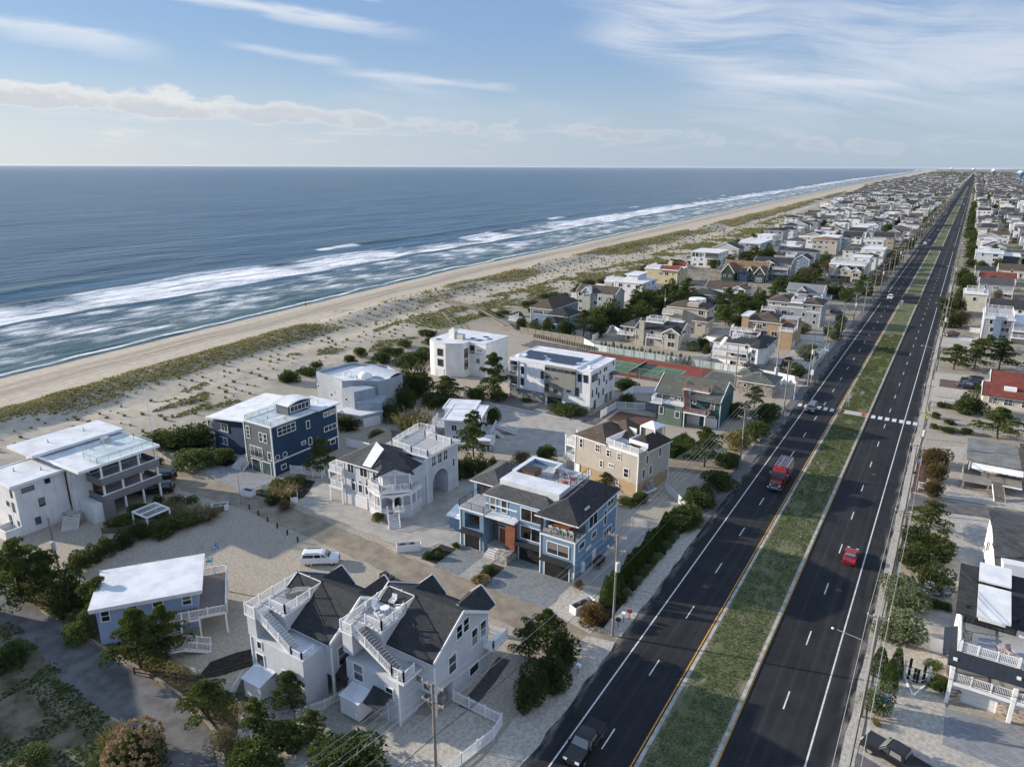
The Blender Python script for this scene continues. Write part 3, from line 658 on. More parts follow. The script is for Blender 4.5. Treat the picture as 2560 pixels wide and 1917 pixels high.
    def gable(s, x0, x1, y0, y1, z, rise, axis='x', over=0.4, m=None, wall=None, name='roof', rake=None, th=0.18):
        """two pitched slabs; the ridge runs along axis"""
        m = m or SHGREY; rake = over * 0.6 if rake is None else rake; mb = MB(); f = MB(); gw = MB()
        if axis == 'x':
            h2 = (y1 - y0) / 2; ym = (y0 + y1) / 2; sl = rise / h2; zo = z - over * sl; X0, X1 = x0 - rake, x1 + rake
            for sg in (-1, 1):
                ye = ym + sg * (h2 + over); p = [(X0, ye, zo), (X1, ye, zo), (X1, ym, z + rise), (X0, ym, z + rise)]
                mb.slab(p if sg < 0 else p[::-1], th); f.box(X0 + .01, X1 - .01, min(ye, ye - sg * .1), max(ye, ye - sg * .1), zo - 0.24, zo - 0.02)
                for x in (X0, X1): f.beam((x, ye, zo - .06), (x, ym, z + rise - .06), 0.12, 0.3)
            for x in (x0, x1): gw.poly([(x, y0, z - .01), (x, y1, z - .01), (x, ym, z + rise - .05)])
        else:
            h2 = (x1 - x0) / 2; xm = (x0 + x1) / 2; sl = rise / h2; zo = z - over * sl; Y0, Y1 = y0 - rake, y1 + rake
            for sg in (-1, 1):
                xe = xm + sg * (h2 + over); p = [(xe, Y0, zo), (xe, Y1, zo), (xm, Y1, z + rise), (xm, Y0, z + rise)]
                mb.slab(p if sg > 0 else p[::-1], th); f.box(min(xe, xe - sg * .1), max(xe, xe - sg * .1), Y0 + .01, Y1 - .01, zo - 0.24, zo - 0.02)
                for y in (Y0, Y1): f.beam((xe, y, zo - .06), (xm, y, z + rise - .06), 0.12, 0.3)
            for y in (y0, y1): gw.poly([(x0, y, z - .01), (x1, y, z - .01), (xm, y, z + rise - .05)])
        r = s.part(name, mb, m); s.part('fascia', f, TRIM, r)
        for fc in (gw.f if wall else ()): s.part('gable', MB().poly([gw.v[i] for i in fc]), wall)
        return r
    def rail(s, pts, z, kind='white', h=1.05, gap=0.14, parent=None, step=1.8):
        mb = MB(); gl = MB()
        for (p, q) in zip(pts[:-1], pts[1:]):
            za = p[2] if len(p) > 2 else z; zb = q[2] if len(q) > 2 else z
            L = math.hypot(q[0] - p[0], q[1] - p[1]); n = max(1, int(round(L / step)))
            P = lambda t, dz: (p[0] + (q[0] - p[0]) * t, p[1] + (q[1] - p[1]) * t, za + (zb - za) * t + dz)
            pw = {'white': 0.13, 'cable': 0.06, 'glass': 0.05, 'wood': 0.12}[kind]
            for i in range(n + 1):
                a = P(i / n, 0); mb.box(a[0] - pw / 2, a[0] + pw / 2, a[1] - pw / 2, a[1] + pw / 2, a[2], a[2] + h + (0.1 if kind == 'white' else 0))
            if kind == 'glass': gl.poly([P(0, 0.05), P(1, 0.05), P(1, h), P(0, h)]); mb.beam(P(0, h), P(1, h), 0.05, 0.04); continue
            mb.beam(P(0, h - .03), P(1, h - .03), 0.09 if kind != 'cable' else 0.05, 0.06)
            if kind == 'cable':
                for k in range(1, 6): mb.beam(P(0, h * k / 6.5), P(1, h * k / 6.5), 0.018, 0.018)
            else:
                mb.beam(P(0, 0.12), P(1, 0.12), 0.07, 0.06); nb = int(L / gap)
                for i in range(1, nb):
                    a = P(i / nb, 0); mb.box(a[0] - .022, a[0] + .022, a[1] - .022, a[1] + .022, a[2] + 0.12, a[2] + h - .04)
        m = {'white': TRIM, 'cable': DARK, 'glass': GREYM, 'wood': RAILWOOD}[kind]
        o_ = s.part('railing', mb, m, parent)
        if gl.v: s.part('glass_panel', gl, RAILGLASS, o_)
        return o_
    def deck(s, x0, x1, y0, y1, z, th=0.25, m=None, name='deck'):
        d = s.part(name, MB().box(x0 + .03, x1 - .03, y0 + .03, y1 - .03, z - 0.05, z), m or DECK)
        s.part('deck_edge', MB().box(x0, x1, y0, y1, z - th, z - 0.008), TRIM, d); return d
    def posts(s, pts, z0, z1, w_=0.2, m=None):
        for x, y in pts: s.part('post', MB().box(x - w_ / 2, x + w_ / 2, y - w_ / 2, y + w_ / 2, z0, z1), m or TRIM)
    def stairs(s, a, b, wid, m=None, rm=None, name='stairs', sides=True):
        """steps from a (top) down to b; wid across"""
        a = Vector(a); b = Vector(b); n = max(2, int(round((a.z - b.z) / 0.18))); d = (b - a); d.z = 0; L = d.length; d.normalize(); sd_ = Vector((-d.y, d.x, 0)) * wid / 2
        mb = MB(); rr = MB()
        for i in range(n):
            p = a + d * (L * i / n); q = a + d * (L * (i + 1) / n); zt = a.z + (b.z - a.z) * i / n
            mb.prism([(p - sd_)[:2], (q - sd_)[:2], (q + sd_)[:2], (p + sd_)[:2]], zt - 0.06, zt)
            rr.prism([(q - sd_ - d * .05)[:2], (q - sd_)[:2], (q + sd_)[:2], (q + sd_ - d * .05)[:2]], zt - 0.06 - (a.z - b.z) / n, zt - 0.065)
        st = s.part(name, mb, m or DECK); s.part('riser', rr, rm or TRIM, st)
        if sides:
            f = MB()
            for sg in (-1, 1): f.beam(a + sd_ * sg + Vector((0, 0, -.18)), b + sd_ * sg + Vector((0, 0, -.1)), 0.08, 0.32)
            s.part('stringer', f, TRIM, st)
        return st
    def garage(s, face, a, z, w_, h_, plane, m=None, fm=None): return s.door(face, a, z, w_, h_, plane, m or GARW, 'garage_door', fm)
    def ac(s, x, y, z): s.part('air_conditioner', MB().box(x - .4, x + .4, y - .4, y + .4, z, z + 0.9), GREYM)
RAILWOOD = mat('pinkish_wood_railing', (0.36, 0.21, 0.16), 0.8, 0.1, 1.0)
# ------------------------------------------------------------------ fences
FM = {}
def fence(path, h, label, kind='vinyl', plen=2.4, m=None, group=None, name='fence', z=0.0, pm=None):
    m = m or TRIM; o_ = thing(name, label, 'fence', (path[0][0], path[0][1], z), 0, group)
    ox, oy = path[0]
    for p, q in zip(path[:-1], path[1:]):
        L = math.hypot(q[0] - p[0], q[1] - p[1]); n = max(1, int(round(L / plen))); l = L / n; ang = math.atan2(q[1] - p[1], q[0] - p[0])
        key = (kind, round(l, 2), h, m.name)
        if key not in FM:
            mb = MB()
            if kind == 'vinyl':
                mb.box(0.06, l - .06, -0.02, 0.02, 0.08, h - 0.03); mb.box(0.06, l - .06, -0.045, 0.045, h - 0.14, h); mb.box(0.06, l - .06, -0.045, 0.045, 0.05, 0.18)
            elif kind == 'picket':
                k = int(l / 0.15)
                for i in range(k): x = l * (i + 0.5) / k; mb.box(x - .035, x + .035, -0.015, 0.015, 0.06, h)
                mb.box(0, l, -0.03, 0.03, 0.2, 0.28); mb.box(0, l, -0.03, 0.03, h - .25, h - .17)
            elif kind == 'rails':
                for f in (0.35, 0.85): mb.box(0, l, -0.03, 0.03, h * f - 0.06, h * f + 0.06)
            elif kind == 'boards':
                k = max(2, int(l / 0.2))
                for i in range(k): x = l * (i + 0.5) / k; mb.box(x - .09, x + .09, -0.012, 0.012 + 0.01 * (i % 2), 0.05, h - 0.04 * ((i * 7) % 3))
                mb.box(0, l, 0.025, 0.07, 0.3, 0.4); mb.box(0, l, 0.025, 0.07, h - .4, h - .3)
            FM[key] = (mb.mesh('fence_panel', pm or m), MB().box(-.06, .06, -.06, .06, 0, h + (0.08 if kind != 'rails' else 0.0)).mesh('fence_post', m))
        pme, pom = FM[key]
        for i in range(n):
            t = i / n; lx, ly = p[0] + (q[0] - p[0]) * t - ox, p[1] + (q[1] - p[1]) * t - oy
            link('fence_panel', pme, o_, (lx, ly, 0), ang); link('fence_post', pom, o_, (lx, ly, 0), ang)
    link('fence_post', pom, o_, (path[-1][0] - ox, path[-1][1] - oy, 0))
    return o_
# ------------------------------------------------------------------ garden furniture
def chair(x, y, z, rz, m, label, group=None, loc_name='patio_chair'):
    t = thing(loc_name, label, 'chair', (x, y, z), rz, group)
    MB().box(-.3, .3, -.3, .28, .36, .42).obj('seat', m, t); MB().slab([(-.3, .28, .42), (.3, .28, .42), (.3, .5, 1.05), (-.3, .5, 1.05)], 0.06).obj('backrest', m, t)
    for sx in (-.3, .3):
        MB().box(sx - .05, sx + .05, -.34, .34, .58, .63).obj('armrest', m, t)
        for sy in (-.28, .3): MB().box(sx - .03, sx + .03, sy - .03, sy + .03, 0, .58).obj('leg', m, t)
    return t
def table(x, y, z, r, h, m, label, group=None):
    t = thing('patio_table', label, 'table', (x, y, z), 0, group)
    MB().lathe([(r, h - .05), (r, h)], 14).obj('table_top', m, t)
    for k in range(4): a = k * math.pi / 2 + .78; MB().beam((r * .6 * math.cos(a), r * .6 * math.sin(a), 0), (r * .5 * math.cos(a), r * .5 * math.sin(a), h - .05), .06).obj('leg', m, t)
    return t
def planter(x, y, rz, label, L=3.0, group=None):
    """white bin enclosure: low panels round dark bins"""
    t = thing('bin_enclosure', label, 'enclosure', (x, y, 0), rz, group)
    for a in ((-L / 2, L / 2, -.6, -.54), (-L / 2, L / 2, .54, .6), (-L / 2 - .03, -L / 2 + .03, -.54, .54), (L / 2 - .03, L / 2 + .03, -.54, .54)): MB().box(*a, 0.05, 1.1).obj('panel', TRIM, t)
    for k in range(2): MB().box(-L * .35 + k * L * .4, -L * .35 + k * L * .4 + .7, -.38, .38, 0, 0.95).obj('bin', DARK, t)
    return t
# ------------------------------------------------------------------ the near houses, one by one
BLUE = paint('blue_stucco', (0.165, 0.265, 0.37), None, var=0.05)
NAVY = paint('navy_siding', (0.022, 0.052, 0.105)); NAVYG = paint('slate_grey_siding', (0.12, 0.14, 0.15))
LGREY = paint('light_grey_siding', (0.58, 0.60, 0.63)); DUPG = paint('pale_grey_siding', (0.58, 0.595, 0.63))
OFFW = paint('off_white_boarding', (0.72, 0.73, 0.75), 'board', 0.35); CLAD = paint('grey_cladding', (0.205, 0.20, 0.205), 'siding', 1.0)
PBLUE = paint('pale_blue_siding', (0.33, 0.43, 0.62)); CURV = paint('blue_grey_boarding', (0.33, 0.37, 0.42), 'board', 0.3)
STUC = paint('white_stucco', (0.76, 0.755, 0.735), None); PANEL = paint('white_metal_panel', (0.80, 0.80, 0.81), 'board', 0.45)
TAUPE = paint('taupe_panel', (0.265, 0.255, 0.23), 'board', 0.45); TANS = paint('beige_siding', (0.44, 0.40, 0.345)); TANB = paint('tan_stucco_base', (0.36, 0.265, 0.16), None)
TEAL = paint('teal_siding', (0.040, 0.100, 0.110)); TEALG = paint('grey_green_siding', (0.13, 0.18, 0.155))
STONE = paint('ledge_stone', (0.17, 0.17, 0.175), 'stone', 0.22, 0.25); STONEL = paint('pale_wall_stone', (0.42, 0.40, 0.37), 'stone', 0.35, 0.25)
PALEW = paint('bluish_white_siding', (0.60, 0.63, 0.68))

# ---- blue house with the roof terrace
h = House('beach_house', 'blue three-storey house with dark hip roof, white roof terrace and black garage doors', -46.5, 82)
h.block(-52.5, -37.1, 78.2, 88.5, 0, 8.3, BLUE); h.block(-47.0, -42.25, 76.75, 78.2, 0, 8.3, BLUE); h.block(-42.3, -37.12, 75.2, 78.25, 0, 6.05, BLUE)
h.block(-52.5, -47.0, 77.2, 78.2, 6.0, 8.3, BLUE); h.block(-57, -52.4, 80.6, 88.4, 0, 8.28, BLUE)
h.block(-56, -55.2, 75.6, 80.7, 0, 6.0, BLUE); h.block(-52.6, -51.9, 75.6, 80.7, 0, 6.0, BLUE); h.block(-55.2, -52.6, 75.6, 80.7, 0, 3.05, BLUE); h.block(-55.2, -52.6, 75.6, 76.0, 5.5, 6.0, BLUE); h.block(-55.2, -52.6, 79.3, 80.6, 3.05, 6.0, BLUE)
h.block(-60.2, -56.0, 78.5, 80.6, 0, 2.5, BLUE, 'side_wing'); h.part('lean_to_roof', MB().slab([(-60.5, 78.0, 2.5), (-56, 78.0, 2.6), (-56, 80.7, 3.6), (-60.5, 80.7, 3.2)], 0.15), TRIM)
h.deck(-56.2, -51.8, 75.45, 80.6, 6.12); h.rail([(-56.1, 80.5), (-56.1, 75.55), (-51.9, 75.55), (-51.9, 77.2)], 6.12, 'cable')
h.deck(-42.4, -37.0, 75.1, 78.3, 6.17); h.rail([(-42.3, 78.2), (-42.3, 75.2), (-37.1, 75.2), (-37.1, 78.2)], 6.17, 'cable')
h.rail([(-55.2, 75.7), (-52.6, 75.7)], 3.1, 'cable')
h.hip(-57, -52.5, 80.6, 88.4, 8.3, 1.3, 0.5, SHGREY); h.hip(-52.5, -42.0, 77.4, 88.3, 8.45, 1.15, 0.45, SHGREY, top=2.0); h.hip(-42.9, -37.2, 75.8, 88.5, 8.5, 1.9, 0.5, SHDARK)
h.posts([(-42.2, 75.4), (-37.25, 75.4)], 6.17, 8.4, 0.16, DARK)
h.part('canopy', MB().box(-51.7, -46.7, 75.5, 78.2, 5.75, 6.0), ROOFW)
h.part('stone_entry', MB().box(-51.9, -47.0, 78.0, 78.21, 0.9, 5.75), STONE); h.part('wood_pier', MB().box(-48.6, -47.05, 76.2, 78.1, 0.9, 5.75), CEDAR)
h.door('S', -50.2, 0.95, 1.0, 2.3, 78.0, CEDAR); h.wins('S', 78.0, [(-49.2, 1.0, 0.4, 2.2), (-50.2, 3.9, 1.2, 1.5), (-48.9, 3.9, 0.5, 1.4)])
h.part('terrace_base', MB().box(-51.3, -41.6, 79.0, 88.5, 8.4, 9.75), ROOFW)
h.part('terrace_parapet', MB().box(-51.3, -41.6, 79.0, 82.4, 9.75, 10.35), ROOFW); q = MB().box(-51.3, -50.6, 82.4, 88.5, 9.75, 10.55); q.box(-50.6, -46.0, 87.9, 88.5, 9.75, 10.55); q.box(-46.4, -46.0, 86, 87.9, 9.75, 10.55); h.part('terrace_wall', q, ROOFW)
q = MB().box(-50.59, -50.5, 82.4, 87.9, 9.76, 10.45); q.box(-50.5, -46.4, 87.8, 87.89, 9.76, 10.45); h.part('terrace_lining', q, BLUE); h.part('terrace_floor', MB().box(-50.5, -41.8, 82.4, 87.8, 9.75, 9.79), DECK)
h.rail([(-47.5, 82.5), (-41.7, 82.5), (-41.7, 88.3)], 9.78, 'cable')
h.part('valley_flashing', MB().poly([(-41.58, 80.0, 9.3), (-39.6, 79.2, 9.2), (-40.0, 83.2, 10.42)]), ROOFW)
h.part('skylight', MB().slab([(-37.6, 78.6, 9.42), (-37.3, 78.6, 9.25), (-37.3, 80.0, 9.25), (-37.6, 80.0, 9.42)], 0.06), GREYM)
for a, y, wd in ((-53.9, 75.6, 2.6), (-44.8, 76.75, 3.6), (-39.7, 75.2, 3.7)): h.garage('S', a, 0, wd, 2.4, y, GARK)
for x0, x1, y in ((-55.7, -52.1, 75.6), (-47.0, -42.4, 76.75), (-42.0, -37.4, 75.2)): h.part('awning', MB().slab([(x0, y - 0.9, 2.65), (x1, y - 0.9, 2.65), (x1, y, 3.0), (x0, y, 3.0)], 0.12), DARK)
h.wins('S', 76.75, [(-44.65, 3.5, 3.4, 1.9, 2), (-44.65, 6.3, 3.3, 1.8, 2)]); h.wins('S', 75.2, [(-39.6, 3.5, 3.2, 1.7, 2)]); h.wins('S', 77.2, [(-51.3, 6.3, 0.9, 1.8), (-49.4, 6.3, 0.9, 1.8)]); h.win('S', -54.7, 6.2, 3.2, 2.0, 80.6, 3, 1, DARK)
h.wins('E', -37.1, [(80.6, 6.2, 2.6, 1.7, 2), (77.2, 4.3, 1.6, 0.9), (81.0, 4.2, 1.3, 0.9), (84.6, 4.6, 0.8, 2.2), (85.6, 2.4, 2.6, 1.2, 3), (86.3, 7.0, 2.0, 0.8, 2)]); h.door('E', 81.2, 0, 0.9, 2.1, -37.1, WHITE)
h.part('band', MB().box(-37.13, -37.04, 79, 88.55, 5.9, 6.1), TRIM); h.corner([(-37.1, 75.2), (-42.3, 75.2), (-37.1, 88.5), (-56, 75.6)], 0, 6.0); h.part('band', MB().box(-52.5, -47, 77.12, 77.2, 6.9, 7.1), TRIM)
h.stairs((-50.2, 76.4, 0.95), (-50.2, 74.6, 0), 2.0); h.block(-51.8, -47.1, 76.3, 78.2, 0, 0.94, CONC, 'porch_floor'); h.part('stone_planter', MB().box(-49.1, -47.1, 74.2, 76.3, 0, 1.35), STONEL)
h.part('electric_meter', MB().box(-37.09, -36.8, 77.2, 77.9, 0.7, 2.0), WHITE); h.part('fish_plaque', MB().box(-37.09, -37.05, 78.6, 80.2, 3.2, 3.6), WHITE)
q = thing('hot_tub', 'hot tub under a brown cover on the blue house roof terrace', 'hot tub', (-48.9, 83.9, 9.79)); MB().box(-1.1, 1.1, -1.0, 1.0, 0, .75).obj('tub', CEDAR, q); MB().box(-1.15, 1.15, -1.05, 1.05, .75, .9).obj('cover', mat('brown_cover', (0.05, 0.042, 0.038), 0.7), q)
RED = mat('red_plastic', (0.60, 0.045, 0.085), 0.5); TEALP = mat('turquoise_plastic', (0.02, 0.26, 0.29), 0.5); BLUP = mat('blue_grey_plastic', (0.09, 0.18, 0.28), 0.5); GRYP = mat('grey_plastic', (0.12, 0.12, 0.12), 0.6); ORW = mat('orange_wood', (0.42, 0.18, 0.05), 0.6, 0.1)
chair(-42.9, 83.2, 9.79, 2.4, RED, 'red chair nearest the corner of the blue house roof terrace'); chair(-42.5, 84.8, 9.79, 1.9, RED, 'red chair further from the corner of the blue house roof terrace')
chair(-45.3, 85.0, 9.79, 0.2, GRYP, 'dark grey chair beside the hot tub on the blue house terrace'); chair(-44.2, 85.4, 9.79, -0.3, GRYP, 'dark grey chair beside the red chairs on the blue house terrace')
t = thing('dining_table', 'long brown dining table on the covered deck of the blue house', 'table', (-39.6, 77.2, 6.17)); MB().box(-1.9, 1.9, -.5, .5, .68, .75).obj('table_top', CEDAR, t)
for sx in (-1.7, 1.7):
    for sy in (-.4, .4): MB().box(sx - .05, sx + .05, sy - .05, sy + .05, 0, .68).obj('leg', CEDAR, t)
for k in range(4): chair(-41.2 + k * 1.05, 76.35, 6.17, math.pi, WHITE, f'{["leftmost", "second from left", "second from right", "rightmost"][k]} white chair at the covered deck table of the blue house', 'dining chairs on the blue house deck')
table(-53.3, 77.6, 3.05, 0.5, 0.7, ORW, 'round orange wood table on the open porch of the blue house'); chair(-54.4, 77.4, 3.05, 1.5, ORW, 'orange wood chair left of the porch table of the blue house'); chair(-52.95, 78.7, 3.05, 0, ORW, 'orange wood chair behind the porch table of the blue house')
t = thing('grill', 'dark outdoor grill on wooden legs beside the blue house wall', 'grill', (-36.1, 81.0, 0)); MB().box(-.5, .5, -1.0, 1.0, .7, 1.25).obj('hood', DARK, t); [MB().box(sx - .06, sx + .06, sy - .06, sy + .06, 0, .7).obj('leg', WOOD, t) for sx in (-.4, .4) for sy in (-.9, .9)]

# ---- the pale grey twin house in front
h = House('twin_house', 'pale grey twin house with dark shingle roofs and two white railed roof decks', -47.5, 47)
h.block(-57.6, -48.5, 42.8, 51.6, 2.6, 7.0, DUPG); h.block(-57.6, -51.0, 42.8, 51.6, 0, 2.61, DUPG); h.block(-57.2, -49.4, 39.8, 42.8, 0, 6.0, DUPG, 'stair_tower'); h.block(-51, -48.5, 46, 51.6, 0, 2.6, DUPG); h.posts([(-48.7, 43.0)], 0, 2.6, 0.25)
h.block(-47.4, -37.7, 46.1, 55.6, 2.6, 7.0, DUPG); h.block(-47.4, -40.2, 46.1, 55.6, 0, 2.61, DUPG); h.block(-40.2, -37.7, 49, 55.6, 0, 2.61, DUPG); h.posts([(-37.85, 46.3)], 0, 2.6, 0.25); h.block(-48.5, -47.3, 46, 51.6, 0, 7.0, DUPG)
h.block(-47.0, -40.0, 43.3, 46.1, 0, 5.2, DUPG, 'stair_tower')
h.gable(-57.6, -48.5, 42.8, 51.6, 7.0, 2.7, 'x', 0.35, SHDARK, DUPG); h.gable(-47.4, -37.7, 46.1, 55.6, 7.0, 2.8, 'x', 0.35, SHDARK, DUPG)
for x0, x1, y1, m_ in ((-57.6, -53.8, 51.9, DUPG), (-51.6, -48.6, 53.0, DUPG), (-47.3, -43.7, 56.0, DUPG), (-41.4, -37.8, 57.2, DUPG)): h.gable(x0 + .2, x1 - .2, y1 - 4.5, y1 - .2, 7.3, 1.5, 'y', 0.25, SHDARK, DUPG, rake=.1)
for (x0, x1, y0, y1) in ((-57.9, -53.9, 41.8, 47.2), (-47.4, -43.5, 45.1, 50.6)):
    h.block(x0 + .1, x1 - .1, y0 + .1, y1 - .1, 6.5, 8.5, DUPG, 'deck_base'); h.deck(x0, x1, y0, y1, 8.62); h.rail([(x0 + 1.6, y0 + .1), (x1 - .1, y0 + .1), (x1 - .1, y1 - .1), (x0 + .1, y1 - .1), (x0 + .1, y0 - 1.8)], 8.62, gap=0.17)
    h.deck(x0, x0 + 1.7, y0 - 2.0, y0, 8.58); h.block(x0 + .25, x0 + 1.6, y0 - 1.9, y0, 6.0, 8.33, DUPG, 'landing_base'); h.rail([(x0 + .1, y0 - 1.9), (x0 + 1.6, y0 - 1.9)], 8.6, gap=0.17)
    h.stairs((x0 + 1.6, y0 - 1.0, 8.55), (x0 + 6.6, y0 - 1.0, 5.7), 1.3, DECKB if x0 > -50 else DECK); h.rail([(x0 + 1.6, y0 - 1.75, 8.6), (x0 + 6.6, y0 - 1.75, 5.7), (x0 + 8.1, y0 - 1.75, 5.6), (x0 + 8.1, y0 - .2, 5.6)], 0, gap=0.17)
    h.deck(x0 + 6.4, x0 + 8.2, y0 - 1.9, y0 + .9, 5.55, 0.35)
h.wins('S', 39.8, [(-55.9, 5.0, 0.6, 0.8), (-56.0, 2.2, 1.1, 2.0), (-52.2, 2.2, 0.9, 1.5)]); h.wins('S', 42.8, [(-52.6, 4.6, 1.0, 0.8), (-50.0, 3.0, 1.0, 0.8)], pm=GLASSB); h.win('E', 44.4, 3.3, 1.4, 2.1, -48.5, 1, 2, pm=GLASST)
h.wins('S', 43.3, [(-45.3, 3.2, 1.2, 1.9, 1, 2), (-41.2, 2.9, 0.9, 1.2, 1, 2)]); h.wins('S', 46.1, [(-39.9, 3.5, 1.1, 0.8), (-38.7, 3.0, 0.9, 0.7)], pm=GLASSB)
h.wins('E', -37.7, [(49.0, 3.6, 1.2, 2.0, 1, 2), (53.0, 4.4, 1.0, 1.9, 1, 2), (54.6, 4.4, 1.0, 1.9, 1, 2), (52.8, 0.9, 1.6, 1.0), (51.5, 7.0, 0.9, 1.5, 1, 2), (50.3, 6.9, 0.9, 1.5, 1, 2)])
h.part('garden_shed', MB().box(-56.6, -54.0, 37.9, 39.8, 0, 2.3), WHITE); h.part('shed_roof', MB().slab([(-56.8, 37.7, 2.35), (-53.8, 37.7, 2.35), (-53.8, 39.8, 2.9), (-56.8, 39.8, 2.9)], 0.1), ROOFW)
q = h.part('outdoor_shower', MB().box(-46.1, -43.6, 41.3, 43.25, 0.35, 2.5), WHITE); h.part('shower_roof', MB().slab([(-46.2, 41.2, 2.5), (-43.5, 41.2, 2.5), (-43.5, 43.29, 2.75), (-46.2, 43.29, 2.75)], 0.08), ROOFW, q)
h.part('porch_hood', MB().slab([(-43.3, 41.7, 2.6), (-41.0, 41.7, 2.6), (-41.0, 43.29, 3.5), (-43.3, 43.29, 3.5)], 0.15), SHDARK); h.part('porch_hood', MB().slab([(-48.45, 43.0, 2.7), (-46.8, 43.0, 2.7), (-46.8, 44.6, 3.6), (-48.45, 44.6, 3.6)], 0.15), SHDARK); h.door('S', -42.0, 0, 0.95, 2.1, 43.3, PALEW)
h.part('side_balcony', MB().box(-37.7, -36.3, 54.6, 57.4, 2.9, 3.1), TRIM); h.rail([(-37.7, 54.7), (-36.4, 54.7), (-36.4, 57.4)], 3.1); h.corner([(-57.2, 39.8), (-37.7, 46.1), (-40.0, 43.3), (-48.5, 42.8)], 0, 6.0)
for x, y in ((-50.3, 45.0), (-49.3, 45.2), (-39.4, 47.8), (-38.5, 48.0)): h.ac(x, y, 0.3)
t = thing('covered_furniture', 'long brown covered furniture on the left roof deck of the twin house', 'cover', (-55.6, 45.2, 8.62), 1.0); MB().prism([(-1.4, -.35), (1.3, -.45), (1.5, .2), (-.2, .45), (-1.5, .35)], 0, [.5, .6, .45, .7, .5]).obj('cover', mat('tarpaulin', (0.27, 0.25, 0.23), 0.8), t)
table(-45.3, 47.6, 8.62, 0.5, 0.7, WHITE, 'white table on the right roof deck of the twin house')
for k, (x, y, a, wd) in enumerate(((-46.3, 47.4, 1.2, 'left of'), (-45.6, 49.2, 0.2, 'behind'), (-44.3, 48.6, -1.0, 'right of'), (-45.1, 46.5, 3.0, 'in front of'))): chair(x, y, 8.62, a, WHITE, f'white chair {wd} the table on the right roof deck of the twin house')

# ---- light grey house with arches and porches
h = House('arched_house', 'light grey house with white arches, corner balcony and white roof deck above hip roof', -75, 83)
h.block(-80.0, -72.5, 76.4, 86.0, 0, 7.9, LGREY); h.prism([(-72.5, 76.4), (-71.0, 75.7), (-68.2, 78.6), (-68.2, 83.2), (-72.5, 84.5)], 5.2, 7.9, LGREY); h.prism([(-72.5, 78.6), (-70.0, 79.0), (-68.4, 81.2), (-68.4, 83.2), (-72.5, 84.5)], 0, 5.2, LGREY)
h.block(-74.5, -68.2, 83.2, 91.5, 5.0, 8.6, LGREY); h.block(-74.5, -71.0, 83.2, 91.5, 0, 5.0, LGREY); h.block(-71.0, -68.2, 83.1, 84.6, 0, 5.0, LGREY); h.block(-71.0, -68.2, 88.8, 91.5, 0, 5.0, LGREY)
# arch over the carport
q = MB(); n = 10; R0 = 2.1
for i in range(n):
    a0, a1 = math.pi * i / n, math.pi * (i + 1) / n; y0_, y1_ = 86.7 - R0 * math.cos(a0), 86.7 - R0 * math.cos(a1); z0_, z1_ = 2.9 + R0 * math.sin(a0), 2.9 + R0 * math.sin(a1)
    q.prism([(-68.4, y0_), (-68.18, y0_), (-68.18, y1_), (-68.4, y1_)], [z0_, z0_, z1_, z1_], 5.05); 
h.part('carport_arch', q, LGREY)
# arcaded porch round the entry
pts = [(-74.2, 75.9), (-71.0, 75.0), (-69.2, 76.0), (-67.6, 78.4), (-67.9, 81.2)]
h.prism([(-74.2, 76.4), (-74.2, 75.9), (-71.0, 75.0), (-69.2, 76.0), (-67.6, 78.4), (-67.9, 81.2), (-69, 82), (-73, 80)], 0, 1.15, LGREY, 'porch_base')
h.prism([(-74.2, 76.4), (-74.2, 75.8), (-71.0, 74.9), (-69.1, 75.9), (-67.5, 78.4), (-67.8, 81.3), (-69, 82), (-73, 80)], 3.9, 4.3, TRIM, 'porch_ceiling')
for a, b in zip(pts[:-1], pts[1:]):
    L = math.hypot(b[0] - a[0], b[1] - a[1]); k = max(1, round(L / 1.7))
    for i in range(k):
        p = [a[0] + (b[0] - a[0]) * i / k, a[1] + (b[1] - a[1]) * i / k]; q_ = [a[0] + (b[0] - a[0]) * (i + 1) / k, a[1] + (b[1] - a[1]) * (i + 1) / k]
        h.posts([p], 1.15, 3.9, 0.2); mb = MB()
        for j in range(8):
            t0, t1 = j / 8, (j + 1) / 8; f0, f1 = [3.1 + 0.75 * math.sqrt(max(0, 1 - (2 * t - 1) ** 2)) for t in (t0, t1)]
            pa = (p[0] + (q_[0] - p[0]) * t0, p[1] + (q_[1] - p[1]) * t0); pb = (p[0] + (q_[0] - p[0]) * t1, p[1] + (q_[1] - p[1]) * t1)
            mb.poly([(pa[0], pa[1], f0), (pb[0], pb[1], f1), (pb[0], pb[1], 3.9), (pa[0], pa[1], 3.9)])
        h.part('arch', mb, TRIM)
h.rail([pts[0], pts[1]], 1.15); h.rail(pts[2:], 1.15)
h.deck(-73.6, -70.6, 74.9, 76.4, 5.0, 0.5); h.prism([(-71.2, 75.6), (-70.7, 74.6), (-67.2, 78.0), (-68.2, 79.3)], 4.6, 5.0, TRIM, 'balcony_floor'); h.rail([(-74.0, 76.3), (-73.9, 75.3), (-70.7, 74.7), (-67.3, 78.0), (-68.1, 79.2)], 5.0); h.posts([(-70.6, 74.8), (-67.4, 78.0), (-69.0, 76.4)], 5.0, 7.6, 0.16)
h.part('balcony_gable', MB().slab([(-71.4, 74.4, 7.5), (-66.9, 78.6, 7.5), (-69.5, 79.5, 8.9), (-71.5, 77.5, 8.9)], 0.15), SHGREY); h.part('pediment', MB().poly([(-71.1, 74.6, 7.4), (-67.1, 78.3, 7.4), (-69.1, 76.45, 8.5)]), LGREY)
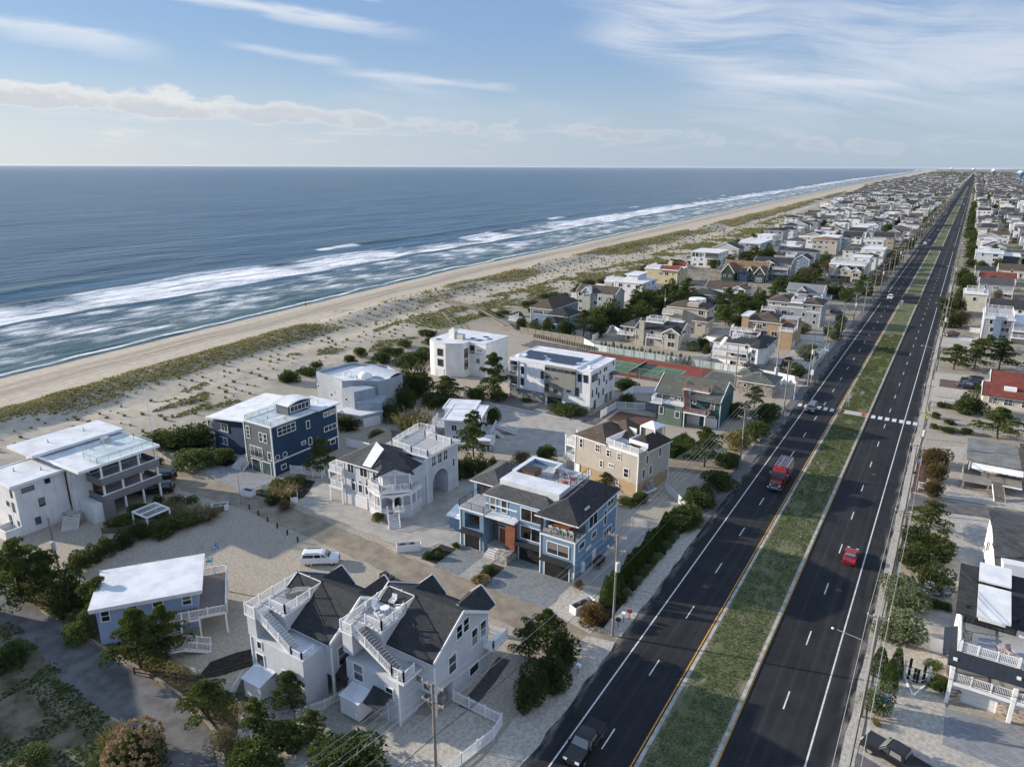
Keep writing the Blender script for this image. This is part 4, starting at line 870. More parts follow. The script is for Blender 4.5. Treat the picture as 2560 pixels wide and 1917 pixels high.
h.hip(-80.2, -71.5, 76.2, 84.6, 7.9, 2.3, 0.6, SHGREY); h.part('white_valley', MB().poly([(-75.2, 75.8, 8.06), (-73.4, 75.8, 8.06), (-73.6, 79.2, 10.0), (-76.2, 80.3, 10.35)]), ROOFW); h.part('turret_roof', MB().poly([(-73.3, 75.5, 8.0), (-67.4, 78.6, 8.0), (-71.6, 79.6, 10.1)]).poly([(-67.4, 78.6, 8.0), (-67.6, 81.6, 8.0), (-71.6, 79.6, 10.1)]), SHDARK)
h.hip(-82, -76, 84, 90, 7.9, 1.9, 0.4, SHGREY); h.block(-81.6, -76.4, 84.2, 89.6, 0, 7.9, LGREY)
h.deck(-74.7, -67.4, 82.6, 91.6, 8.8, 0.3); h.rail([(-70.9, 82.7), (-67.5, 82.7), (-67.5, 89.0), (-70.8, 89.2), (-73.4, 89.4), (-73.4, 92.4), (-77.0, 92.2), (-75.8, 83.6), (-70.9, 82.7)], 8.8, gap=0.18); h.deck(-77.2, -73.2, 83.4, 92.4, 8.76, 0.5)
h.deck(-83.0, -79.9, 75.7, 79.6, 5.6, 0.3); h.rail([(-79.9, 75.8), (-82.9, 75.8), (-82.9, 79.5)], 5.6); h.deck(-83.0, -79.9, 75.7, 79.6, 2.9, 0.4); h.rail([(-79.9, 75.8), (-82.9, 75.8), (-82.9, 79.5)], 2.9); h.posts([(-82.85, 75.85), (-82.85, 79.4), (-80.1, 75.85)], 0, 5.6, 0.18)
h.wins('S', 76.4, [(-78.4, 5.9, 1.3, 1.5, 2), (-75.6, 5.8, 1.5, 1.5, 2), (-78.0, 2.8, 0.8, 1.3), (-76.5, 2.8, 0.8, 1.3), (-75.0, 2.8, 0.8, 1.3), (-73.3, 5.8, 0.6, 1.2)])
for x in (-78.0, -76.5, -75.0): h.round_win('S', x, 4.6, 0.28, 76.4)
h.garage('S', -76.9, 0, 3.2, 2.0, 76.4); h.win('S', -69.4, 6.3, 1.0, 1.6, 83.2, 2, 3); h.wins('E', -68.2, [(85.0, 6.2, 1.0, 1.7, 2, 2), (86.6, 6.2, 1.0, 1.7, 2, 2), (88.2, 6.2, 1.0, 1.7, 2, 2), (90.4, 4.2, 0.5, 1.4)])
h.stairs((-69.6, 76.2, 1.15), (-67.3, 73.9, 0), 1.7); h.rail([(-70.2, 75.6, 1.15), (-67.9, 73.3, 0.0)], 0, gap=.3); h.rail([(-69.0, 76.8, 1.15), (-66.7, 74.5, 0.0)], 0, gap=.3); DOORD = mat('dark_door', (0.02, 0.018, 0.02), 0.4); h.part('entry_door', MB().prism([(-71.4, 78.05), (-70.2, 78.45), (-70.24, 78.55), (-71.44, 78.15)], 1.15, 3.3), DOORD)
h.corner([(-80, 76.4), (-68.2, 91.5), (-68.2, 83.2)], 0, 7.9)
for x, y, wd in ((-69.6, 76.6, 'near'), (-68.3, 77.9, 'far')): chair(x, y, 5.0, 0.8, WHITE, f'white chair at the {wd} end of the arched house corner balcony')

# ---- navy house
def vents(h, *ps):
    for x, y, z in ps: h.part('vent_pipe', MB().lathe([(.16, z), (.16, z + .08), (.07, z + .1), (.07, z + .55)], 8, (x, y)), GREYM)
h = House('navy_house', 'navy and slate three-storey house with white trimmed windows and white flat roof', -103, 85)
h.block(-105.4, -98.2, 77.2, 92.8, 0, 9.2, NAVY); h.block(-105.42, -98.3, 77.12, 77.2, 0, 9.15, NAVYG, 'slate_front'); h.flat(-105.4, -98.2, 77.2, 88.0, 9.2, 0.1, 0.15, ROOFW)
h.prism([(-118.6, 80.0), (-110.0, 80.5), (-105.4, 80.8), (-105.4, 95.0), (-121.0, 95.0)], 0, 6.5, NAVY)
h.part('roof', MB().slab([(-119.6, 79.0, 6.7), (-105.5, 79.9, 8.0), (-105.5, 95.6, 8.0), (-122.2, 95.6, 6.7)], 0.25), ROOFW); h.prism([(-118.6, 80.0), (-105.4, 80.8), (-105.4, 95.0), (-121.0, 95.0)], 6.5, [6.5, 7.7, 7.7, 6.5], NAVY, 'wall_top')
h.part('roof', MB().slab([(-105.6, 87.6, 9.5), (-97.5, 87.6, 9.6), (-97.5, 93.5, 9.6), (-105.6, 93.5, 9.5)], 0.25), ROOFW)
h.block(-103.6, -100.3, 83.2, 88.4, 9.3, 11.3, NAVY, 'penthouse'); h.block(-103.62, -100.35, 83.12, 83.2, 9.3, 11.2, NAVYG, 'penthouse_front')
q = MB(); 
for i in range(6):
    y0_, y1_ = 82.8 + i * 1.0, 83.8 + i * 1.0; f_ = lambda y: 11.35 + 0.55 * math.sin(math.pi * (y - 82.8) / 6.0)
    q.slab([(-104.1, y0_, f_(y0_)), (-99.9, y0_, f_(y0_)), (-99.9, y1_, f_(y1_)), (-104.1, y1_, f_(y1_))], 0.18)
h.part('curved_roof', q, ROOFW); h.win('E', 85.8, 9.9, 4.4, 1.0, -100.3, 5, 1)
h.wins('S', 77.12, [(-104.4, 6.2, 0.8, 2.2, 1, 3), (-101.0, 6.2, 0.75, 1.6, 1, 2), (-99.8, 6.2, 0.75, 1.6, 1, 2), (-99.1, 3.0, 0.8, 1.4)]); h.win('S', -102.6, 2.9, 3.2, 1.9, 77.12, 3, 1, pm=GLASSB); h.rail([(-104.3, 76.9), (-100.9, 76.9)], 2.9, 'cable', 0.9)
for x in (-103.0, -100.2): h.garage('S', x, 0, 2.2, 2.3, 77.12, GLASST); 
h.wins('E', -98.2, [(80.6, 7.3, 4.0, 1.4, 4, 2), (85.6, 6.6, 0.7, 1.4), (91.0, 7.6, 2.8, 0.8, 3), (91.0, 4.6, 3.0, 0.9, 3), (84.2, 3.9, 0.9, 0.5), (85.8, 3.3, 0.7, 1.3), (79.2, 0.8, 1.0, 0.8), (91.4, 1.6, 1.2, 0.8)]); h.round_win('E', 78.0, 3.4, 0.42, -98.2); h.round_win('E', 79.7, 3.4, 0.42, -98.2)
h.part('band', MB().box(-98.22, -98.12, 77.2, 92.8, 2.55, 2.75), TRIM); h.corner([(-98.2, 77.15), (-98.2, 92.8), (-105.45, 77.15)], 0, 9.2, 0.2)
h.wins('S', 80.15, [(-116.0, 4.2, 2.9, 1.5, 3), (-116.2, 1.4, 2.2, 1.4, 2)], pm=GLASSB); h.deck(-121.0, -118.6, 80.0, 84, 3.2); h.rail([(-118.7, 80.1), (-120.9, 80.1), (-120.9, 84)], 3.2, 'glass'); h.deck(-121.0, -118.6, 80.0, 84, 0.9); h.rail([(-118.7, 80.1), (-120.9, 80.1), (-120.9, 84)], 0.9, 'glass'); h.posts([(-120.8, 80.2)], 0, 6.4, .16)
h.rail([(-105.3, 87.5), (-105.3, 77.4), (-98.4, 77.4), (-98.4, 84.5)], 9.4, 'glass', 0.9)
h.stairs((-106.6, 77.6, 1.6), (-106.6, 75.4, 0), 3.0, CONC); h.rail([(-105.2, 77.6, 1.6), (-105.2, 75.4, 0)], 0, 'cable'); h.block(-108.2, -105.4, 77.6, 80.6, 0, 1.58, CONC, 'porch')

vents(h, (-102.6, 80.2, 9.35), (-99.6, 81.5, 9.35), (-112.0, 90.0, 7.4), (-110, 84.0, 7.5), (-101, 91.0, 9.5)); h.part('roof_unit', MB().box(-104.9, -104.1, 85.0, 86.2, 9.35, 10.1), GREYM)
# ---- the white modern house at the left edge
h = House('modern_house', 'white modern flat-roofed house with grey banded balconies and glass roof terrace', -115, 52)
h.block(-121.0, -113.0, 42.4, 49.6, 0, 8.0, OFFW); h.block(-125.0, -112.6, 49.6, 61.5, 0, 8.9, OFFW); h.block(-113.0, -111.5, 49.6, 52.6, 0, 8.9, OFFW); h.block(-112.0, -107.6, 50.2, 51.9, 0, 3.0, OFFW, 'entry_wing')
h.block(-112.6, -107.45, 51.7, 53.5, 0, 3.1, CLAD, 'clad_wall'); h.part('timber_wall', MB().box(-112.58, -112.5, 52.7, 61.4, 3.2, 6.0), CEDAR); h.part('glass_wall', MB().box(-112.58, -112.45, 53.6, 61.3, 0.1, 2.8), GLASST); h.part('glass_wall', MB().box(-112.58, -112.5, 53.0, 61.3, 6.3, 8.6), GLASSB)
for z in (3.1, 6.0):
    h.deck(-112.6, -107.5, 52.0, 61.6, z, 0.3); q = MB().box(-107.6, -107.4, 52.0, 61.7, z - .3, z + .95); q.box(-112.4, -107.6, 51.9, 52.1, z - .3, z + .95); q.box(-112.4, -107.6, 61.5, 61.7, z - .3, z + .95); r_ = h.part('balcony_band', q, CLAD); h.part('cap', MB().box(-107.65, -107.35, 51.85, 61.75, z + .95, z + 1.03), TRIM, r_)
h.posts([(-107.7, 52.4), (-107.7, 55.4), (-107.7, 58.4), (-107.7, 61.3)], 0, 8.9, 0.26)
h.flat(-121.2, -113.0, 42.2, 49.6, 8.0, 0.5, 0.3); h.flat(-125.5, -107.6, 49.2, 61.8, 8.9, 0.3, 0.3); h.part('upper_roof', MB().box(-126.0, -118.0, 47.6, 62.3, 9.5, 9.95), ROOFW); h.block(-125.4, -118.8, 48.0, 61.9, 9.2, 9.5, OFFW, 'clerestory')
h.rail([(-111.8, 52.2), (-108.0, 52.2), (-108.0, 61.4), (-113.5, 61.4), (-113.5, 53.0)], 9.2, 'glass')
h.part('stair_window', MB().box(-113.02, -112.9, 49.5, 51.0, 2.2, 7.9), CEDAR); q = MB().box(-112.95, -112.87, 49.6, 50.9, 2.2, 3.0); q.box(-112.95, -112.87, 49.6, 50.9, 5.2, 5.7); q.box(-112.95, -112.87, 49.6, 50.9, 6.9, 7.8); h.part('stair_glass', q, GLASS)
h.wins('E', -113.0, [(44.2, 6.6, 1.7, 0.7), (47.0, 6.9, 0.7, 0.7), (45.7, 3.6, 0.8, 1.3), (44.7, 1.0, 0.7, 1.1)], fm=DARK, fw=0.04, pm=GLASST); h.wins('S', 42.4, [(-114.2, 6.0, 0.4, 1.2), (-114.4, 3.6, 0.5, 1.5), (-116.0, 4.2, 0.6, 0.7), (-116.2, 1.2, 0.6, 1.4), (-113.8, 1.4, 0.4, 0.8)], fm=DARK, fw=0.04)
h.stairs((-111.0, 48.6, 1.4), (-109.0, 47.0, 0), 2.2, CONC); h.block(-113.0, -110.6, 48.2, 50.2, 0, 1.38, CONC, 'landing'); h.part('yard_wall', MB().box(-116.5, -113.2, 40.2, 40.4, 0, 1.5).box(-113.4, -113.2, 40.4, 42.4, 0, 1.5).box(-116.5, -116.3, 40.4, 42.4, 0, 1.5), WHITE)
vents(h, (-118.5, 45.0, 8.3), (-115.5, 47.5, 8.3), (-122, 52, 9.95), (-122.5, 58, 9.95), (-115.0, 55, 9.2)); h.part('roof_unit', MB().box(-116.6, -115.4, 57.5, 58.6, 9.2, 10.1), GREYM)
t = thing('pergola', 'white louvred pergola in front of the modern house', 'pergola', (-99.8, 54.8, 0))
for sx in (-1.85, 1.85):
    for sy in (-1.85, 1.85): MB().box(sx - .1, sx + .1, sy - .1, sy + .1, 0, 2.5).obj('post', TRIM, t)
for a in ((-1.95, 1.95, -1.95, -1.75), (-1.95, 1.95, 1.75, 1.95), (-1.95, -1.75, -1.75, 1.75), (1.75, 1.95, -1.75, 1.75), (-.08, .08, -1.75, 1.75)): MB().box(*a, 2.42, 2.62).obj('beam', TRIM, t)
ls = MB().slab([(-1.8, -.07, 2.58), (1.8, -.07, 2.58), (1.8, .07, 2.48), (-1.8, .07, 2.48)], .03).mesh('slat', TRIM)
for k in range(18): link('slat', ls, t, (0, -1.65 + k * .195, 0))

# ---- pale blue cottage
h = House('cottage', 'pale blue two-storey cottage with white flat roof and brown railed deck', -83.8, 38.6, math.atan2(9.4, 7.2))
h.block(0.5, 11.2, -7.6, -0.4, 0, 5.0, PBLUE); h.part('roof', MB().box(0, 11.9, -8.6, 0.3, 5.25, 5.5).box(0.05, 11.85, -8.55, 0.25, 4.98, 5.25), ROOFW)
h.wins('S', -7.6, [(1.4, 3.2, 0.8, 1.3, 1, 2), (4.2, 3.2, 1.0, 1.3, 1, 2), (6.9, 3.2, 1.0, 1.3, 1, 2), (10.0, 3.4, 0.9, 1.2, 1, 2), (4.4, 0.9, 0.9, 1.2, 1, 2), (7.6, 0.8, 1.0, 1.3, 1, 2)]); h.part('heat_pump', MB().box(5.5, 6.6, -8.1, -7.65, 0.3, 1.5), WHITE)
h.deck(11.2, 14.4, -9.9, -0.6, 2.85, 0.3, DECKB); h.rail([(8.3, -10.1), (14.3, -10.1), (14.3, -0.7), (11.4, -0.7)], 2.85); h.deck(8.2, 11.3, -10.2, -7.7, 2.83, 0.3, DECKB); h.posts([(14.2, -9.9), (14.2, -0.8), (11.3, -9.9)], 0, 2.6, 0.18)
h.stairs((8.9, -10.1, 2.8), (8.9, -12.0, 1.2), 1.1, DECKB); h.deck(8.2, 9.6, -13.3, -12.0, 1.2, 0.25, DECKB); h.stairs((9.6, -12.6, 1.2), (12.4, -12.6, 0.1), 1.1, DECKB); h.rail([(8.3, -12.0, 1.2), (8.3, -13.2, 1.2), (9.6, -13.2, 1.2), (12.4, -13.2, 0.1)], 0); h.rail([(9.6, -12.0, 1.2), (12.4, -12.0, 0.1)], 0); h.rail([(8.3, -10.1, 2.8), (8.3, -12.0, 1.2)], 0); h.rail([(9.5, -10.1, 2.8), (9.5, -12.0, 1.2)], 0); h.posts([(8.4, -13.0), (9.4, -13.0)], 0, 1.1, .16, WOOD)
for x, y in ((3.6, -2.2), (3.8, -5.3), (7.4, -6.4)): h.part('vent_pipe', MB().lathe([(.14, 5.5), (.08, 5.65), (.06, 5.9)], 8), WHITE)
for v_ in h.o.children[-3:]: pass
table(-79.3, 48.9, 2.85, 0.6, 0.72, WHITE, 'round white table on the brown deck of the pale blue cottage'); chair(-78.2, 49.6, 2.85, -0.9, TEALP, 'turquoise chair at the white table on the cottage deck'); chair(-80.6, 52.2, 2.85, 0.3, BLUP, 'blue chair at the far end of the cottage deck')
chair(-73.0, 37.5, 0, 2.2, TEALP, 'turquoise chair on the sand, left of the pair'); chair(-71.5, 38.6, 0, 2.8, TEALP, 'turquoise chair on the sand, right of the pair'); table(-72.5, 36.8, 0, 0.3, 0.45, WHITE, 'small white stool beside the turquoise chair on the sand')

# ---- blue grey house with curved walls
h = House('curved_grey_house', 'blue-grey boarded house with curved walls, round windows and sunken roof terrace', -110, 113)
def curve(p, q, bulge, n=8):
    v_ = Vector((q[0] - p[0], q[1] - p[1])); nrm = Vector((v_.y, -v_.x)).normalized()
    return [(p[0] + v_.x * i / n + nrm.x * bulge * math.sin(math.pi * i / n), p[1] + v_.y * i / n + nrm.y * bulge * math.sin(math.pi * i / n)) for i in range(n)]
body = curve((-122.6, 110.6), (-112.0, 108.2), -0.35) + curve((-112.0, 108.2), (-105.2, 112.4), -0.7) + curve((-105.2, 112.4), (-104.2, 119.6), 0.5) + [(-104.2, 119.6), (-112, 123.5), (-121.5, 121)]
h.part('wall', MB().prism(body, 0, 7.0), CURV); ins = [(x * .965 + -112.7 * .035, y * .965 + 115.0 * .035) for x, y in body]
q = MB()
for i in range(len(body)):
    j = (i + 1) % len(body); q.prism([body[i], body[j], ins[j], ins[i]], 7.0, 7.8)
h.part('parapet', q, CURV); h.part('terrace_floor', MB().prism(ins, 7.0, 7.08), ROOFW)
h.prism([(-110.4, 106.4), (-106.3, 106.0), (-104.8, 111.0), (-109.0, 111.0)], 0, 6.8, CURV, 'tower'); h.prism([(-105.6, 105.8), (-100.9, 108.6), (-103.6, 113.6), (-108.0, 111.0)], 0, 4.6, CURV, 'stair_block'); h.prism([(-109.4, 102.6), (-102.4, 103.8), (-100.7, 108.6), (-108, 110)], 0, 2.6, CURV, 'garage_wing'); h.prism([(-109.5, 102.5), (-102.3, 103.7), (-100.6, 108.7), (-108, 110)], 2.6, 2.9, PALEW, 'garage_parapet')
h.part('garage_door', MB().prism([(-102.2, 104.1), (-100.85, 107.9), (-100.78, 107.88), (-102.13, 104.05)], 0, 2.1), GARW)
q = MB()
for i in range(8):
    a0, a1 = [math.pi * (0.12 + 0.76 * k / 8) for k in (i, i + 1)]; y0_, y1_ = 118.0 - 3.4 * math.cos(a0), 118.0 - 3.4 * math.cos(a1); z0_, z1_ = 6.3 + 2.1 * math.sin(a0), 6.3 + 2.1 * math.sin(a1)
    q.slab([(-114.5, y0_ + 1.5, z0_), (-104.6, y0_, z0_), (-104.6, y1_, z1_), (-114.5, y1_ + 1.5, z1_)], 0.15)
h.part('vault_roof', q, mat('blue_grey_metal_roof', (0.42, 0.46, 0.51), 0.5, 0.05, kind='ribs', p=1.6)); h.part('dome', MB().lathe([(1.7, 7.6), (1.5, 8.1), (0.9, 8.6), (0.1, 8.8)], 14, (-110.5, 114.0)), WHITE)
for x, y, z, rr in ((-119.5, 108.2, 5.4, .3), (-113.6, 106.5, 4.8, .32), (-109.0, 106.24, 4.6, .35), (-108.6, 106.2, 2.2, .35)): h.round_win('S', x, z, rr, y)
h.round_win('E', 110.0, 5.6, 0.5, -106.0); h.rail([(-122.0, 115.5), (-122.5, 110.9)], 7.1, 'glass', 1.4); h.stairs((-122.6, 110.5, 6.0), (-123.2, 114.0, 0), 1.2, WOOD)
for k, (x, y) in enumerate(((-115.6, 112.8), (-114.2, 113.4))): chair(x, y, 7.08, 2.6, WHITE, f'white chair on the curved grey house terrace, {"left" if k == 0 else "right"} of the pair by the parapet')
chair(-111.6, 112.4, 7.08, 1.2, WHITE, 'white chair next to the dome on the curved grey house terrace')

# ---- white stucco house with the rounded corner
h = House('white_stucco_house', 'white stucco house with rounded corner tower and chimney beside the dunes', -109, 152)
rc = [(-117.2 + 3.2 + 3.2 * math.cos(t), 144.0 + 3.2 + 3.2 * math.sin(t)) for t in [math.pi + math.pi / 2 * i / 8 for i in range(9)]]
h.prism(rc + [(-110.4, 144.0), (-108.6, 145.6), (-106.4, 146.6), (-106.4, 158), (-117.2, 158)], 0, 9.0, STUC); h.block(-106.4, -101.4, 149.2, 160, 0, 9.0, STUC); h.block(-104.6, -101.0, 149.0, 151.8, 6.2, 9.05, STUC, 'bay'); h.part('balcony_recess', MB().box(-106.3, -103.4, 149.12, 149.2, 6.1, 8.3), GLASS); h.posts([(-103.3, 149.2)], 6.0, 8.6, .2); h.rail([(-106.3, 148.9), (-102.4, 148.9)], 6.0, 'white', .9, .3); h.deck(-106.4, -102.2, 148.7, 149.2, 6.0)
h.part('roof', MB().prism([(x * 1.0, y) for x, y in rc] + [(-110.4, 143.9), (-106.3, 146.4), (-106.3, 149), (-101.2, 149), (-101.2, 160.2), (-117.3, 160.2)], 9.0, 9.25), ROOFW); h.part('chimney', MB().box(-113.0, -111.2, 149.0, 150.6, 9.2, 11.6).box(-112.4, -111.8, 149.5, 150.1, 11.6, 12.1), STUC); h.block(-111.2, -108.6, 149.2, 150.4, 9.2, 10.7, CONC, 'roof_unit')
for x, y in ((-114.6, 146.5), (-107.6, 152.4), (-105.4, 155.5), (-103.2, 154.0), (-104.8, 151.6)): h.part('skylight', MB().box(x - .6, x + .6, y - .5, y + .5, 9.25, 9.42), GLASST)
h.wins('S', 144.0, [(-112.2, 5.7, 1.7, 1.8, 4), (-112.2, 2.9, 1.7, 1.8, 4)], fm=DARK, fw=.05); h.garage('S', -112.3, 0, 2.4, 2.0, 144.0); h.wins('E', -106.4, [(147.6, 5.0, 1.6, 2.6, 3), (147.6, 2.0, 1.6, 2.6, 3)], fm=DARK, fw=.05); h.win('S', -103.7, 3.6, 1.2, 1.3, 149.2, 2); h.garage('S', -103.6, 0, 2.4, 2.0, 149.2); h.win('S', -103.0, 7.1, 1.6, 0.3, 149.0, 2)
h.stairs((-117.4, 150, 3.2), (-120.2, 147.5, 0), 1.1)

# ---- white and taupe box with solar panels
h = House('panel_house', 'white metal-clad box house with taupe panel and solar panels on the roof', -77, 145)
h.block(-87.4, -77.5, 139.0, 152.5, 2.6, 9.6, PANEL); h.block(-77.5, -66.0, 139.0, 152.5, 0, 9.4, PANEL); h.block(-87.4, -77.5, 139.2, 152.5, 0, 2.6, GARG, 'garage_storey'); h.block(-77.6, -69.6, 138.55, 139.0, 4.6, 9.5, TAUPE, 'taupe_panel'); h.block(-77.6, -73.0, 138.55, 139.0, 2.2, 4.62, TAUPE, 'taupe_panel'); h.part('drive_through_shade', MB().box(-77.0, -73.2, 138.93, 139.0, 0, 2.1), DARK)  # flat black sheet paints the shade of the drive-through opening
h.flat(-87.4, -69.6, 139.0, 152.5, 9.6, 0.05, 0.2); h.flat(-69.5, -66.0, 139.0, 152.5, 9.4, 0.05, 0.15)
SOL = mat('solar_panel', (0.035, 0.045, 0.075), 0.25, 0.1, spec=0.7)
sp_ = MB().slab([(-.8, -1.0, 0.0), (.8, -1.0, 0.0), (.8, 1.0, .45), (-.8, 1.0, .45)], .05).mesh('solar_panel', SOL)
for r_, y in enumerate((141.8, 144.9)):
    for k in range(9):
        if not (r_ == 0 and k in (0, 4)): o_ = link('solar_panel', sp_, h.o, (-85.2 + k * 1.66 - h.off[0], y - h.off[1], 10.0))
for x, y in ((-80.2, 143.2), (-77.8, 146.6), (-67.4, 141.2), (-86.4, 141.4)): h.part('roof_vent', MB().box(x - .4, x + .4, y - .4, y + .4, 9.7, 10.3), WHITE)
q = MB()
for x in (-87.3, -84.9): q.box(x, x + .2, 138.4, 138.6, 2.6, 9.6)
for z in (2.6, 5.9, 8.2, 9.4): q.box(-87.3, -84.7, 138.4, 138.62, z, z + .15)
h.part('balcony_frame', q, TRIM); h.part('balcony_recess', MB().box(-87.2, -84.8, 138.9, 139.0, 2.8, 5.4).box(-87.2, -84.8, 138.9, 139.0, 6.0, 9.3), GLASS); h.rail([(-87.2, 138.5), (-84.8, 138.5)], 2.7, 'white', .9, .3); h.rail([(-87.2, 138.5), (-84.8, 138.5)], 6.0, 'white', .9, .3)
h.wins('S', 139.0, [(-83.8, 6.4, .8, 1.7), (-83.8, 3.6, .8, 1.7), (-78.4, 6.0, .7, 1.8), (-71.4, 3.9, .9, 1.0)], fm=DARK, fw=.04); h.wins('S', 138.55, [(-76.8 + k * 1.65, 8.5, 1.2, .6) for k in range(5)] + [(-76.9, 6.6, .8, .4), (-74.6, 6.6, .8, .4), (-76.9, 3.4, .9, 1.8), (-74.7, 3.4, .9, 1.8)], fm=DARK, fw=.05); h.wins('S', 139.0, [(-68.7, 6.9, .9, 1.7), (-67.2, 6.9, 1.0, 1.7), (-69.3, 3.4, .9, 1.9)], fm=DARK, fw=.05)
h.wins('E', -66.0, [(140.2, 6.9, .9, 1.6), (141.3, 6.9, .9, 1.6), (142.4, 6.9, .9, 1.6), (143.9, 7.9, .5, .8), (146.3, 8.0, .5, .8), (147.3, 8.0, .5, .8), (143.6, 5.4, .5, 1.5), (146.2, 5.5, .5, 1.5), (147.6, 4.6, .5, 1.0), (140.2, 3.4, .5, 1.6), (142.4, 3.4, .5, 1.6), (143.6, 2.2, .5, 1.3), (146.0, 2.4, .5, 1.4), (141.6, .2, 1.0, 2.0), (150.2, 5.0, 1.8, 1.6), (151.2, 8.4, .5, .8)], fm=DARK, fw=.04); h.part('awning', MB().slab([(-66, 149.0, 6.9), (-64.4, 149.0, 6.7), (-64.4, 151.6, 6.7), (-66, 151.6, 6.9)], .1), DARK)
for x in (-85.6, -80.0): h.garage('S', x, 0, 3.4, 2.3, 139.2, GARG, GREYM)
for y in (147.8, 150.2): h.garage('E', y, 0, 1.9, 2.2, -66.0, GARG)

# ---- small white cottage with the ramp
h = House('white_cottage', 'small bluish-white two-storey cottage with white flat roof behind a pine', -82.0, 106.0, R(23))
h.block(0, 6.8, 0, 9.0, 0, 5.0, PALEW); h.block(-1.6, 4.6, 6.5, 12.5, 0, 5.0, PALEW); h.flat(0, 6.8, 0, 9.4, 5.0, .4, .25); h.flat(-1.8, 4.6, 7.0, 12.5, 5.02, .3, .27); h.wins('S', 0, [(2.0, 3.0, 1.0, 1.2, 2), (2.2, .7, 1.0, 1.2, 2)]); h.wins('E', 6.8, [(3.0, 3.0, 1.8, 1.3, 2), (6.5, 3.0, .9, 1.2)]); h.door('S', 4.7, 0, .9, 2.0, 0, CEDAR)
h.deck(6.8, 9.0, 1.5, 8.6, 1.5, .3); h.rail([(6.9, 1.6), (8.9, 1.6), (8.9, 8.5)], 1.5, gap=.3); h.part('shower_shed', MB().box(6.9, 9.6, -2.6, 0.6, 0, 2.2), LGREY); h.part('shed_roof', MB().box(6.7, 9.8, -2.8, .8, 2.2, 2.35), ROOFW); h.part('screen', MB().box(9.65, 9.75, -2.6, 3.2, 0, 1.9), WHITE); h.stairs((9.0, 5.6, 1.5), (11.2, 5.6, 0), 1.2); h.part('ramp', MB().slab([(9.0, 7.2, 1.5), (13.4, 7.2, .1), (13.4, 8.5, .1), (9.0, 8.5, 1.5)], .15), DECK); h.rail([(9.0, 7.2, 1.5), (13.4, 7.2, .1)], 0, gap=.4, h=.9); h.rail([(9.0, 8.5, 1.5), (13.4, 8.5, .1)], 0, gap=.4, h=.9)
h.deck(-3.6, -0.1, 3.0, 8.0, 2.6); h.rail([(-.2, 3.1), (-3.5, 3.1), (-3.5, 7.9)], 2.6, gap=.3); h.posts([(-3.5, 3.2), (-3.5, 7.8)], 0, 2.5); h.stairs((3.2, -.1, .8), (3.2, -1.6, 0), 1.4); h.deck(0, 4.4, -1.2, 0, .8)

# ---- beige house with brown roof
h = House('beige_house', 'beige three-storey house with brown shingle roof, tan base and roof deck', -53.3, 107.0, R(-12.5))
L_ = 13.5
h.block(0, L_, 0, 9.4, 2.3, 7.7, TANS); h.block(1.2, L_, 0.05, 9.35, 0, 2.31, TANB, 'base'); h.hip(0, 6.6, 0, 9.0, 7.75, 1.9, .35, SHBROWN); h.hip(2.6, 8.2, 4.6, 10.6, 7.75, 2.4, .3, SHBROWN); h.hip(9.8, L_, 2.6, 9.4, 7.75, 1.7, .4, mat('dark_brown_shingles', (.045, .035, .03), .9, .2, .5, kind='shingle', p=.26)); h.part('deck_floor', MB().box(6.8, L_ - .1, .1, 6.5, 7.7, 7.78), DECK); h.rail([(6.8, .1), (L_ - .1, .1), (L_ - .1, 2.7)], 7.75); h.part('parapet', MB().box(9.6, L_ - .1, 2.7, 2.85, 7.7, 8.8).box(6.7, 6.85, .1, 6.6, 7.7, 8.8).box(9.6, 9.75, 2.85, 6.0, 7.7, 8.8).box(6.85, 8.4, 6.5, 6.65, 7.7, 9.2), TRIM); h.part('eave_trim', MB().box(-.1, 6.8, -.05, -.0, 7.5, 7.75).box(6.8, L_ + .06, -.08, -.02, 7.35, 7.75), TRIM)
h.block(9.3, 11.6, 7.2, 9.8, 7.7, 9.9, TANS, 'stair_house'); h.part('metal_roof', MB().poly([(8.9, 6.8, 9.95), (12.0, 6.8, 9.95), (10.45, 8.5, 10.75)]).poly([(12.0, 6.8, 9.95), (12.0, 10.2, 9.95), (10.45, 8.5, 10.75)]).poly([(12.0, 10.2, 9.95), (8.9, 10.2, 9.95), (10.45, 8.5, 10.75)]).poly([(8.9, 10.2, 9.95), (8.9, 6.8, 9.95), (10.45, 8.5, 10.75)]).box(8.95, 11.95, 6.85, 10.15, 9.75, 9.94), TRIM); h.posts([(9.0, 6.9), (11.9, 6.9), (11.9, 10.0)], 7.7, 9.8, .2)
h.wins('S', 0, [(1.3, 5.6, .55, 1.6, 1, 2), (5.0, 5.9, .9, 1.2, 2, 2), (7.3, 5.7, .6, 1.1, 1, 2), (9.6, 5.7, .65, 1.2, 2, 2), (5.9, 3.3, .6, 1.1, 1, 2), (8.0, 3.9, .9, .5, 3), (11.2, 3.0, .9, 1.5, 1, 2)]); h.wins('S', .05, [(3.3, 1.1, .5, .6, 2, 2), (9.5, .9, .5, .7, 2, 2)]); h.wins('E', L_, [(2.6, 5.4, .6, 1.5), (6.4, 5.6, .6, 1.5), (1.7, 3.0, .7, 1.6), (3.8, 3.1, .7, 1.6), (4.2, 1.1, .5, .6)], pm=GLASST); h.corner([(0, 0), (L_, 0), (L_, 9.4)], 0, 7.6)
for z in (5.2, 2.5): h.deck(-2.6, 0, .2, 3.6, z); h.rail([(-.1, .3), (-2.5, .3), (-2.5, 3.5)], z)
